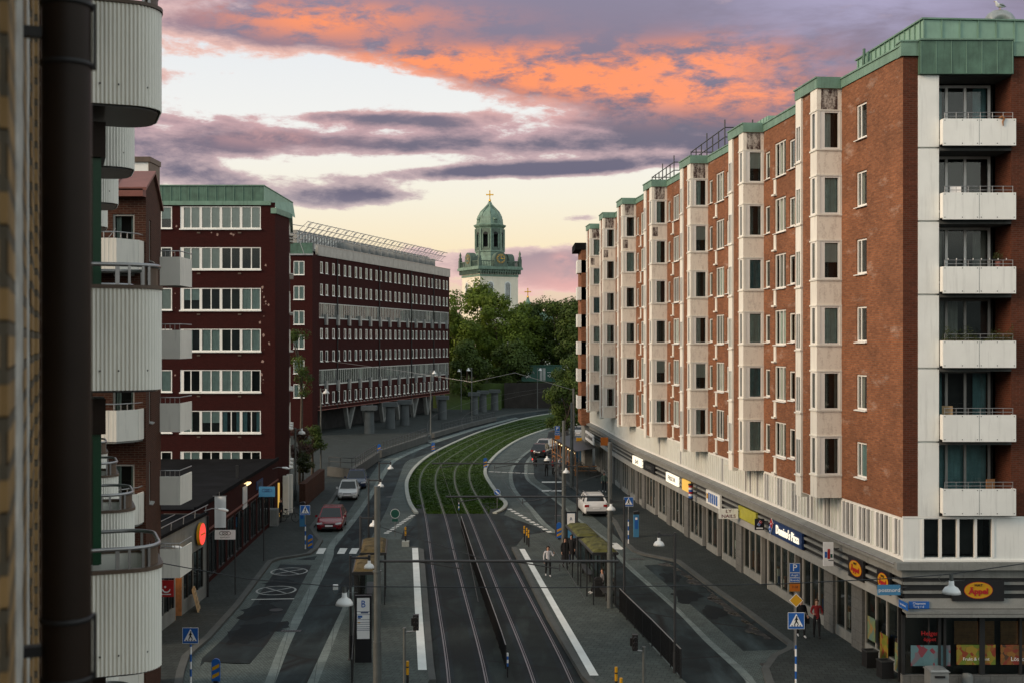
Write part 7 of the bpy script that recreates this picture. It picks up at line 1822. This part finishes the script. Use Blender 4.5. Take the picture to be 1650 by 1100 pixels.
# ------------------------------------------------------------------ vehicles
def paint(name, c, rough=.22):
    m, nt, b = new_mat(name); b.inputs['Base Color'].default_value = rgb(c); b.inputs['Roughness'].default_value = rough; b.inputs['Coat Weight'].default_value = .25; b.inputs['Coat Roughness'].default_value = .06
    n1 = noise(nt, coords(nt), 3, 4); nt.links.new(mixrgb(nt, n1, tuple(x*.85 for x in c), c), b.inputs['Base Color'])
paint('car_red', (.20, .005, .013)); paint('car_white', (.66, .67, .67)); paint('car_blue', (.012, .025, .07)); paint('car_black', (.012, .012, .014)); paint('car_silver', (.34, .35, .36)); paint('car_glass', (.006, .007, .008), .12)
paint('lamp_clear', (.55, .57, .6), .1); paint('lamp_red', (.30, .012, .01), .2)
def car(lab, X, Y, rz, pm, L, W, Ht, z0=0.0, rear_on=False, boxy=False, grp=None, name='parked_car', brake=False, cat='car'):
    """front looks along -y of its own frame"""
    o = thing(name, lab, cat, (X, Y, z0), rz, grp); hw_ = W/2; b = MB()
    gz = .17; bz = Ht*.60
    st = [(0, .70, .34, .50), (.012, .84, .24, .58), (.04, .93, .20, .64), (.10, .975, .19, bz*.80), (.24, 1, .19, bz*.95), (.32, 1, .19, bz), (.6, 1, .19, bz*1.02), (.84, 1, .19, bz*1.05), (.94, .97, .21, bz*1.06), (.985, .90, .28, bz*.98), (1, .82, .36, bz*.8)]
    if boxy: st = [(0, .80, .34, .55), (.012, .92, .26, .75), (.04, .97, .22, bz*.92), (.16, 1, .2, bz*1.0), (.22, 1, .2, bz*1.02), (.32, 1, .2, bz*1.03), (.6, 1, .19, bz*1.04), (.9, 1, .19, bz*1.05), (.96, .99, .21, bz*1.05), (.99, .96, .28, bz*1.0), (1, .92, .36, bz*.85)]
    vs = []; K = 9
    for t, w_, zb_, zt_ in st:
        y = -L/2+L*t; w_ *= hw_
        vs += [(-w_*.9, y, zb_), (-w_, y, zb_+.14), (-w_*1.0, y, zb_+(zt_-zb_)*.62), (-w_*.95, y, zt_-.03), (-w_*.78, y, zt_), (w_*.78, y, zt_), (w_*.95, y, zt_-.03), (w_*1.0, y, zb_+(zt_-zb_)*.62), (w_, y, zb_+.14), (w_*.9, y, zb_)]
    K = 10; n = len(st)
    b.add(vs, [(i*K+j, i*K+(j+1) % K, (i+1)*K+(j+1) % K, (i+1)*K+j) for i in range(n-1) for j in range(K)], 0, True)
    b.add(vs[:K], [tuple(range(K-1, -1, -1))], 0); b.add(vs[-K:], [tuple(range(K))], 0)
    # cabin
    tb = (.25, .43, .80, .955) if not boxy else (.26, .34, .93, .985)
    yb0, yr0, yr1, yb1 = [-L/2+L*t for t in tb]; zb0, zb1 = bz*.95, bz*1.04; wr, wb = hw_*.72, hw_*.93
    if boxy: wr = hw_*.84
    c = [(-wb, yb0, zb0), (wb, yb0, zb0), (-wr, yr0, Ht-.03), (wr, yr0, Ht-.03), (-wr, yr1, Ht-.05), (wr, yr1, Ht-.05), (-wb, yb1, zb1), (wb, yb1, zb1)]
    ym = (yr0+yr1)/2
    rf_ = [(-wr*.96, yr0+.04, Ht-.01), (wr*.96, yr0+.04, Ht-.01), (wr*.96, ym, Ht), (-wr*.96, ym, Ht), (wr*.96, yr1-.04, Ht-.03), (-wr*.96, yr1-.04, Ht-.03)]
    b.add(c, [(0, 1, 3, 2), (6, 4, 5, 7), (0, 2, 4, 6), (1, 7, 5, 3)], 0)
    b.add([c[2], c[3], c[5], c[4]]+rf_, [(0, 1, 5, 4), (1, 2, 8, 6, 5), (2, 3, 9, 8), (3, 0, 4, 7, 9), (4, 5, 6, 7), (7, 6, 8, 9)], 0, False)
    b.build('body', pm, o)
    def lerp(p, q, t): return tuple(p[i]+(q[i]-p[i])*t for i in range(3))
    def inset(q4, ix, iz0, iz1, d, name_):
        a_, b_, c_, d_ = q4; L0, R0 = lerp(a_, d_, iz0), lerp(b_, c_, iz0); L1, R1 = lerp(a_, d_, iz1), lerp(b_, c_, iz1)
        P = [lerp(L0, R0, ix), lerp(L0, R0, 1-ix), lerp(L1, R1, 1-ix), lerp(L1, R1, ix)]; nv = (Vector(P[1])-Vector(P[0])).cross(Vector(P[3])-Vector(P[0])); nv.normalize()
        m = MB(); m.add([Vector(p)+nv*d for p in P], [(0, 1, 2, 3)]); m.build(name_, 'car_glass', o)
    inset((c[0], c[1], c[3], c[2]), .06, .05, .93, .008, 'windscreen'); inset((c[7], c[6], c[4], c[5]), .09, .25 if not boxy else .2, .92, .008, 'rear_window')
    for s_ in (0, 1):
        lo0, lo1, up0, up1 = (c[6], c[0], c[2], c[4]) if s_ == 0 else (c[1], c[7], c[5], c[3])
        for t0, t1 in ((.05, .46), (.54, .93)): inset((lerp(lo0, lo1, t0), lerp(lo0, lo1, t1), lerp(up1 if s_ == 0 else up1, up0, t0), lerp(up1, up0, t1)), .03, .14, .90, .008, 'side_window')
    for sx in (-1, 1):
        for ty in (.19, .81):
            y = -L/2+L*ty; r_ = .315 if Ht < 1.6 else .35; m = MB(); xo = sx*(hw_-.02)
            m.cyl((xo-sx*.2, y, r_), (xo, y, r_), r_, n=18, m=0); w_ = m.build('wheel', 'rubber', o); m = MB(); m.cyl((xo, y, r_), (xo+sx*.012, y, r_), r_*.66, n=12, m=0)
            for k in range(5): t = 2*math.pi*k/5; m.box((xo+sx*.012, y+.12*math.cos(t)-.03, r_+.12*math.sin(t)-.03), (xo+sx*.016, y+.12*math.cos(t)+.03, r_+.12*math.sin(t)+.03), 1)
            m.build('rim', ['steel', 'iron_black'], w_)
        m = MB(); m.box((sx*hw_, yb0+.18, zb0+.02), (sx*(hw_+.17), yb0+.28, zb0+.16)); m.build('mirror', pm, o)
        m = MB(); zl = bz*.66; x0, x1 = sorted((sx*hw_*.50, sx*hw_*.93)); m.add([(x0, -L/2+.018 if sx > 0 else -L/2+.085, zl-.06), (x1, -L/2+.085 if sx > 0 else -L/2+.018, zl-.02), (x1, -L/2+.12 if sx > 0 else -L/2+.03, zl+.1), (x0, -L/2+.03 if sx > 0 else -L/2+.12, zl+.06)], [(0, 1, 2, 3)])
        m.M = Matrix.Translation((0, -.035, 0)); m2 = MB(); m2.add([Vector(v)+Vector((0, -.03, 0)) for v in m.v], [(0, 1, 2, 3)]); m2.build('headlight', 'lamp_clear', o)
        m = MB(); zt_ = bz*.86; x0, x1 = sorted((sx*hw_*.58, sx*hw_*.93)); m.box((x0, L/2-.10, zt_-.08), (x1, L/2-.0, zt_+.10)); m.build('tail_light', 'tail_red' if brake else 'lamp_red', o)
    m = MB(); m.box((-.26, -L/2-.02, .40), (.26, -L/2+.0, .51), 0); m.build('front_plate', 'sign_white', o); m = MB(); m.box((-.26, L/2+.0, .58), (.26, L/2+.02, .69), 0); m.build('rear_plate', 'sign_white', o)
    m = MB(); m.box((-hw_*.55, -L/2-.006, .24), (hw_*.55, -L/2+.05, .37)); m.box((-hw_*.42, -L/2-.0, .54), (hw_*.42, -L/2+.06, .60)); m.build('grille', 'black_plastic', o)
    m = MB(); m.box((-hw_*.80, L/2-.12, .24), (hw_*.80, L/2+.012, .44)); m.build('rear_bumper', 'black_plastic' if rear_on else pm, o)
    return o
car('parked red hatchback facing the camera on the left kerb', -12.6, 83.6, rad(3), 'car_red', 4.25, 1.80, 1.50)
car('parked small white hatchback facing the camera behind the red one', -13.62, 99.6, rad(4), 'car_white', 3.6, 1.64, 1.48)
car('parked dark blue car behind the small white one', -13.95, 107.4, rad(5), 'car_blue', 4.4, 1.82, 1.52)
car('parked white sport utility car seen from behind on the right', 6.04, 86.6-.0, rad(4), 'car_white', 4.45, 1.85, 1.60, rear_on=False) if False else None
o = car('parked white sport utility car seen from behind on the right', 6.1, 90.9, rad(184), 'car_white', 4.45, 1.86, 1.58, rear_on=True)
m = MB(); 
for s_ in (-1, 1): m.tube([(s_*.6, -.9, 1.57), (s_*.6, -.5, 1.62), (s_*.6, 1.2, 1.6), (s_*.6, 1.5, 1.54)], .018, 5)
m.build('roof_rails', 'steel', o)
car('dark car with a lit rear waiting behind the red scooter', 3.35, 136, rad(168), 'car_black', 4.4, 1.8, 1.5, rear_on=False, name='car', brake=False)
car('silver car in the queue between the dark car and the black van', 4.1, 142.5, rad(165), 'car_silver', 4.4, 1.8, 1.5, name='car')
car('tall black van at the head of the queue', 5.9, 147.5, rad(162), 'car_black', 4.9, 2.0, 2.05, boxy=True, name='van', cat='van')
car('silver car parked beyond the bend under the dark trees', 9.35, 164, rad(170), 'car_silver', 4.3, 1.8, 1.5)
car('pale car parked far behind the silver car at the bend', 9.9, 176, rad(170), 'car_white', 4.3, 1.8, 1.5)
# red lit scooter under its rider, bicycle
def wheel(mb, c, r_, w_=.05, m=0):
    n = 16; mb.tube([(c[0], c[1]+r_*math.cos(2*math.pi*i/n), c[2]+r_*math.sin(2*math.pi*i/n)) for i in range(n+1)], w_, 6, m)
SX, SY = g(861.5, 750)
o = thing('scooter', 'dark scooter with a bright red tail light at the stop line', 'scooter', (SX, SY, 0), rad(10)); 
for wy in (.45, -.75): m = MB(); wheel(m, (0, wy, .25), .2); m.build('wheel', 'rubber', o)
m = MB(); m.tube([(0, .62, .55), (0, .3, .62), (0, -.1, .6), (0, -.3, .35), (0, -.55, .36), (0, -.72, .8), (0, -.68, 1.02)], [.1, .16, .15, .13, .12, .09, .05], 8); m.tube([(-.32, -.62, 1.02), (.32, -.62, 1.02)], .025, 5); m.box((-.14, -.1, .72), (.14, .5, .82)); m.build('body', 'car_black', o)
m = MB(); m.box((-.14, .60, .56), (.14, .68, .74)); m.build('tail_light', 'tail_red', o); m = MB(); m.box((-.1, .66, .36), (.1, .67, .5)); m.build('plate', 'sign_white', o)
def bicycle(lab, X, Y, rz, z0=.0):
    o = thing('bicycle', lab, 'bicycle', (X, Y, z0), rz); 
    for y in (-.52, .52): m = MB(); wheel(m, (0, y, .34), .33, .02); [m.tube([(0, y, .34), (0, y+.33*math.cos(t), .34+.33*math.sin(t))], .004, 3) for t in [k*math.pi/4 for k in range(8)]]; m.build('wheel', 'rubber', o)
    m = MB(); m.tube([(0, .52, .34), (0, .1, .32), (0, .22, .82)], .018, 5); m.tube([(0, .1, .32), (0, -.36, .74), (0, .18, .72)], .018, 5); m.tube([(0, -.52, .34), (0, -.34, .98)], .018, 5); m.tube([(0, .52, .34), (0, .2, .68)], .014, 5); m.build('frame', 'car_black', o)
    m = MB(); m.tube([(-.28, -.26, 1.0), (0, -.36, .98), (.28, -.26, 1.0)], .014, 5); m.build('handlebar', 'steel', o); m = MB(); m.tube([(0, .36, .87), (0, .12, .87)], [.08, .03], 6); m.build('saddle', 'rubber', o)
X, Y = g(893, 768); bicycle('dark bicycle standing at the right kerb beside the rider', X, Y, rad(12), .0)
X, Y = g(466, 840, .12); bicycle('pale bicycle leaning near the lit entrance on the left', X, Y, rad(70), .12)

# ------------------------------------------------------------------ people
plain('skin', (.48, .27, .19), .6, .06, 8); plain('hair_dark', (.02, .014, .01), .6, .2, 8); plain('hair_brown', (.09, .045, .02), .6, .2, 8); plain('cloth_black', (.012, .012, .014), .9, .3, 6); plain('cloth_navy', (.02, .025, .05), .9, .3, 6); plain('cloth_white', (.55, .54, .56), .85, .1, 6)
plain('cloth_red', (.20, .015, .018), .9, .2, 6); plain('cloth_grey', (.14, .14, .15), .9, .2, 6); plain('cloth_green', (.10, .14, .11), .9, .2, 6); plain('shoe_white', (.6, .6, .6), .6, .1, 6)
def person(lab, X, Y, rz, h, top, bot, hair, shoes='cloth_black', z0=.12, walk=.0, arm='down', coat=0.0, longhair=False, helmet=None, sit=False, group=None, bag=None):
    """one continuous skinned body; faces -y"""
    k = h/1.72; o = thing('person', lab, 'person', (X, Y, z0), rz, group)
    s = walk
    J = {'pelvis': (0, 0, .95), 'waist': (0, .0, 1.10), 'chest': (0, -.01, 1.30), 'neck': (0, 0, 1.47), 'chin': (0, -.015, 1.55), 'crown': (0, -.01, 1.66)}
    Rr = {'pelvis': .135, 'waist': .12, 'chest': .135, 'neck': .055, 'chin': .078, 'crown': .085}
    E = [('pelvis', 'waist'), ('waist', 'chest'), ('chest', 'neck'), ('neck', 'chin'), ('chin', 'crown')]
    for sd_, nm in ((-1, 'l'), (1, 'r')):
        f = s*sd_
        if sit:
            J.update({nm+'hip': (sd_*.1, -.04, .90), nm+'knee': (sd_*.12, -.46, .92), nm+'ank': (sd_*.12, -.58, .52), nm+'toe': (sd_*.13, -.74, .47)})
        else:
            J.update({nm+'hip': (sd_*.095, 0, .88), nm+'knee': (sd_*.10, -.20*f-.02, .49), nm+'ank': (sd_*.10, -.36*f+.03*abs(f)+.02, .08+(.10*max(0, -f))), nm+'toe': (sd_*.115, -.36*f-.13, .035+(.03*max(0, -f)))})
        Rr.update({nm+'hip': .098, nm+'knee': .062, nm+'ank': .044, nm+'toe': .036}); E += [('pelvis', nm+'hip'), (nm+'hip', nm+'knee'), (nm+'knee', nm+'ank'), (nm+'ank', nm+'toe')]
        if arm == 'up' and sd_ < 0: el_, wr_, hd_ = (sd_*.25, -.04, 1.13), (sd_*.14, -.24, 1.22), (sd_*.11, -.30, 1.27)
        elif arm == 'phone' and sd_ > 0: el_, wr_, hd_ = (sd_*.28, -.05, 1.14), (sd_*.32, -.22, 1.30), (sd_*.30, -.26, 1.37)
        elif arm == 'bag' and sd_ > 0: el_, wr_, hd_ = (sd_*.25, .03, 1.14), (sd_*.25, -.12, .98), (sd_*.24, -.17, .93)
        elif arm == 'hold': el_, wr_, hd_ = (sd_*.25, -.0, 1.13), (sd_*.20, -.24, 1.10), (sd_*.16, -.31, 1.12)
        else: el_, wr_, hd_ = (sd_*.235, .04+.08*f, 1.13), (sd_*.25, -.06+.16*f, .90), (sd_*.25, -.08+.18*f, .83)
        J.update({nm+'sho': (sd_*.17, 0, 1.405), nm+'elb': el_, nm+'wri': wr_, nm+'hand': hd_}); Rr.update({nm+'sho': .066, nm+'elb': .046, nm+'wri': .028, nm+'hand': .03})
        E += [('chest', nm+'sho'), (nm+'sho', nm+'elb'), (nm+'elb', nm+'wri'), (nm+'wri', nm+'hand')]
        dv = (Vector(hd_)-Vector(wr_)).normalized(); sv = Vector((0, 1, 0)) if abs(dv.y) < .6 else Vector((1, 0, 0))
        for q, (off_, ln) in enumerate(((-.030, .062), (-.010, .074), (.010, .070), (.030, .054))):
            J[nm+'f%d' % q] = tuple(Vector(hd_)+dv*ln*.6+sv*off_); J[nm+'g%d' % q] = tuple(Vector(hd_)+dv*ln+sv*off_*1.1+Vector((-sd_*.018, -.012, 0))); Rr[nm+'f%d' % q] = .0095; Rr[nm+'g%d' % q] = .008; E += [(nm+'hand', nm+'f%d' % q), (nm+'f%d' % q, nm+'g%d' % q)]
        J[nm+'t0'] = tuple(Vector(wr_)+dv*.04+sv*-.042+Vector((-sd_*.02, 0, 0))); Rr[nm+'t0'] = .010; E += [(nm+'wri', nm+'t0')]
    names = list(J); ix = {n_: i for i, n_ in enumerate(names)}
    me = bpy.data.meshes.new('body'); bm = bmesh.new(); sk = bm.verts.layers.skin.verify(); vv = [bm.verts.new(Vector(J[n_])*k) for n_ in names]
    for a_, b_ in E: bm.edges.new((vv[ix[a_]], vv[ix[b_]]))
    for n_, v in zip(names, vv):
        q = Rr[n_]*k; v[sk].radius = (q, q*(.8 if n_ in ('chest', 'waist', 'pelvis') else 1)); v[sk].use_root = n_ == 'pelvis'
    bm.to_mesh(me); bm.free()
    ob = bpy.data.objects.new('body', me); COL.objects.link(ob); md = ob.modifiers.new('skin', 'SKIN'); md.branch_smoothing = .4; sb = ob.modifiers.new('sub', 'SUBSURF'); sb.levels = 1; sb.render_levels = 1
    dg = bpy.context.evaluated_depsgraph_get(); m2 = bpy.data.meshes.new_from_object(ob.evaluated_get(dg)); bpy.data.objects.remove(ob)
    m2.materials.clear()
    for mt in (top, bot, 'skin', shoes): m2.materials.append(M[mt])
    seg = [(ix[a_], ix[b_], a_, b_) for a_, b_ in E]
    P = [Vector(J[n_])*k for n_ in names]
    for f in m2.polygons:
        c = f.center; best = 9; nm_ = ''
        for a_, b_, na, nb_ in seg:
            d_ = P[b_]-P[a_]; t = max(0, min(1, (c-P[a_]).dot(d_)/max(1e-9, d_.length_squared))); dd = (c-P[a_]-d_*t).length-(Rr[na]+(Rr[nb_]-Rr[na])*t)*k
            if dd < best: best = dd; nm_ = nb_
        mi = 0
        if nm_ in ('chin', 'crown') or nm_[1:] in ('hand', 't0') or (nm_[1:2] in 'fg' and nm_[2:].isdigit()): mi = 2
        elif nm_[1:] in ('hip', 'knee', 'ank') : mi = 1
        elif nm_[1:] == 'toe': mi = 3
        if nm_ == 'neck' and c.z > 1.44*k: mi = 2
        f.material_index = mi; f.use_smooth = True
    m2.name = 'body'; b = bpy.data.objects.new('body', m2); COL.objects.link(b); b.parent = o
    if sit: b.location = (0, 0, -.45)
    dz = -.45 if sit else 0
    hm = MB(); hc = Vector((0, -.012, 1.605))*k
    if helmet: hm.lathe([(.125*k, -.02), (.13*k, .03), (.115*k, .09), (.07*k, .13), (0, .145)], hc+Vector((0, .01, dz)), 14); hm.build('helmet', helmet, o)
    else:
        vs = []; n, mm = 12, 7
        for i in range(mm+1):
            ph = math.pi*.62*i/mm
            for j in range(n):
                t = 2*math.pi*j/n; cut = .62 if -2.4 < t-math.pi*1.5 < -.0 and False else 1
                rr_ = .098*k; x = rr_*math.sin(ph)*math.cos(t); y = rr_*math.sin(ph)*math.sin(t)*1.12; z = rr_*math.cos(ph)*1.05
                if y < -.03*k and z < .045*k: y = -.03*k; x *= .9
                vs.append(hc+Vector((x, y+.012, z+.02*k+dz)))
        hm.add(vs, [(i*n+j, i*n+(j+1) % n, (i+1)*n+(j+1) % n, (i+1)*n+j) for i in range(mm) for j in range(n)], 0, True)
        if longhair: hm.tube([hc+Vector((0, .07, .02+dz)), hc+Vector((0, .10, -.12+dz)), hc+Vector((0, .09, -.30+dz))], [.09*k, .095*k, .05*k], 9)
        hm.build('hair', hair, o)
    fc_ = MB(); y0 = -.095*k
    for sx in (-1, 1): fc_.cbox((sx*.03*k, y0+.004, 1.60*k+dz), (.018, .012, .010), 0)
    fc_.build('eyes', 'hair_dark', o); fc_ = MB(); fc_.cbox((0, y0-.004, 1.572*k+dz), (.018, .026, .03)); fc_.build('nose', 'skin', o); fc_ = MB(); fc_.cbox((0, y0+.010, 1.535*k+dz), (.045, .014, .009)); fc_.build('mouth', 'cloth_red', o)
    if coat: 
        ct = MB(); n = 16; vs = []
        for (z, rx, ry) in ((1.40, .17, .11), (1.2, .185, .135), (1.0, .19, .15), (.8, .205, .17), (coat, .23, .20)):
            for j in range(n): t = 2*math.pi*j/n; vs.append((rx*k*math.cos(t), ry*k*math.sin(t)*(1+.06*math.sin(3*t)), z*k))
        ct.add(vs, [(i*n+j, i*n+(j+1) % n, (i+1)*n+(j+1) % n, (i+1)*n+j) for i in range(4) for j in range(n)], 0, True); ct.build('coat', top, o)
    if bag:
        bg_ = MB(); bx = .27*k; bg_.prism([(bx-.05, -.16), (bx+.05, -.16), (bx+.05, .12), (bx-.05, .12)], .62*k, .88*k); bg_.tube([(bx, -.1, .88*k), (bx*.8, -.02, 1.2*k), (.13*k, 0, 1.43*k)], .012, 5); bg_.build('shoulder_bag', bag, o)
    return o
P_ = [(883, 928, .2, dict(lab='person in a white top and black trousers walking on the right platform', h=1.68, top='cloth_white', bot='cloth_black', hair='hair_dark', shoes='shoe_white', walk=.35, arm='phone', longhair=True), 8),
      (910.5, 913, .2, dict(lab='person in a long black coat and hood standing by the farther right shelter', h=1.7, top='cloth_black', bot='cloth_black', hair='cloth_black', walk=.1, coat=.45, longhair=True), 20),
      (921, 908, .2, dict(lab='person in dark clothes standing under the farther right shelter roof', h=1.7, top='cloth_black', bot='cloth_navy', hair='hair_dark', walk=.0, coat=.6), -30),
      (1291, 1026, .12, dict(lab='person in a dark coat with a bag walking beside the person in red', h=1.7, top='cloth_black', bot='cloth_black', hair='hair_dark', shoes='shoe_white', walk=.4, arm='bag', coat=.55, longhair=True, bag='cloth_black'), 10),
      (1316, 1027, .12, dict(lab='person in a red jacket and black trousers walking on the right pavement', h=1.70, top='cloth_red', bot='cloth_black', hair='hair_brown', walk=.3, arm='hold', longhair=True), -5),
      (973.5, 792, .12, dict(lab='person in a grey green top walking on the right pavement past the shops', h=1.72, top='cloth_green', bot='cloth_black', hair='hair_dark', shoes='shoe_white', walk=.3, arm='down'), 5),
      (880.5, 767, .0, dict(lab='rider in black with a white helmet standing at the right kerb', h=1.8, top='cloth_black', bot='cloth_black', hair='hair_dark', walk=.15, helmet='sign_white', arm='hold'), 180),
      (902, 763, .12, dict(lab='person in a pale jacket standing behind the grey pole', h=1.7, top='cloth_white', bot='cloth_grey', hair='hair_dark', walk=.1), 60),
      (916, 757, .12, dict(lab='person in a light grey top standing near the cafe terrace', h=1.72, top='cloth_grey', bot='cloth_navy', hair='hair_brown', walk=.1, longhair=True), -40),
      (890.5, 764, .12, dict(lab='person in a dark red top standing beside the bicycle', h=1.6, top='cloth_red', bot='cloth_black', hair='hair_dark', walk=.0), 100),
      (452.5, 841, .12, dict(lab='person in black standing at the lit entrance on the left', h=1.75, top='cloth_black', bot='cloth_black', hair='hair_dark', walk=.1, coat=.7), -60)]
for px, py, z0, kw, az_ in P_:
    X, Y = g(px, py, z0); kw = dict(kw); lab = kw.pop('lab'); h = kw.pop('h'); top = kw.pop('top'); bot = kw.pop('bot'); hair = kw.pop('hair')
    person(lab, X, Y, rad(az_), h, top, bot, hair, z0=z0, **kw)
person('person in grey sitting on the bench of the nearer right shelter', 4.62, 61.0, rad(-75), 1.7, 'cloth_grey', 'cloth_black', 'hair_dark', 'shoe_white', z0=.2, sit=True, arm='hold')
person('rider with a white helmet sitting on the red lit scooter', SX, SY+.12, rad(10), 1.7, 'cloth_black', 'cloth_black', 'hair_dark', z0=.33, sit=True, arm='hold', helmet='sign_white')
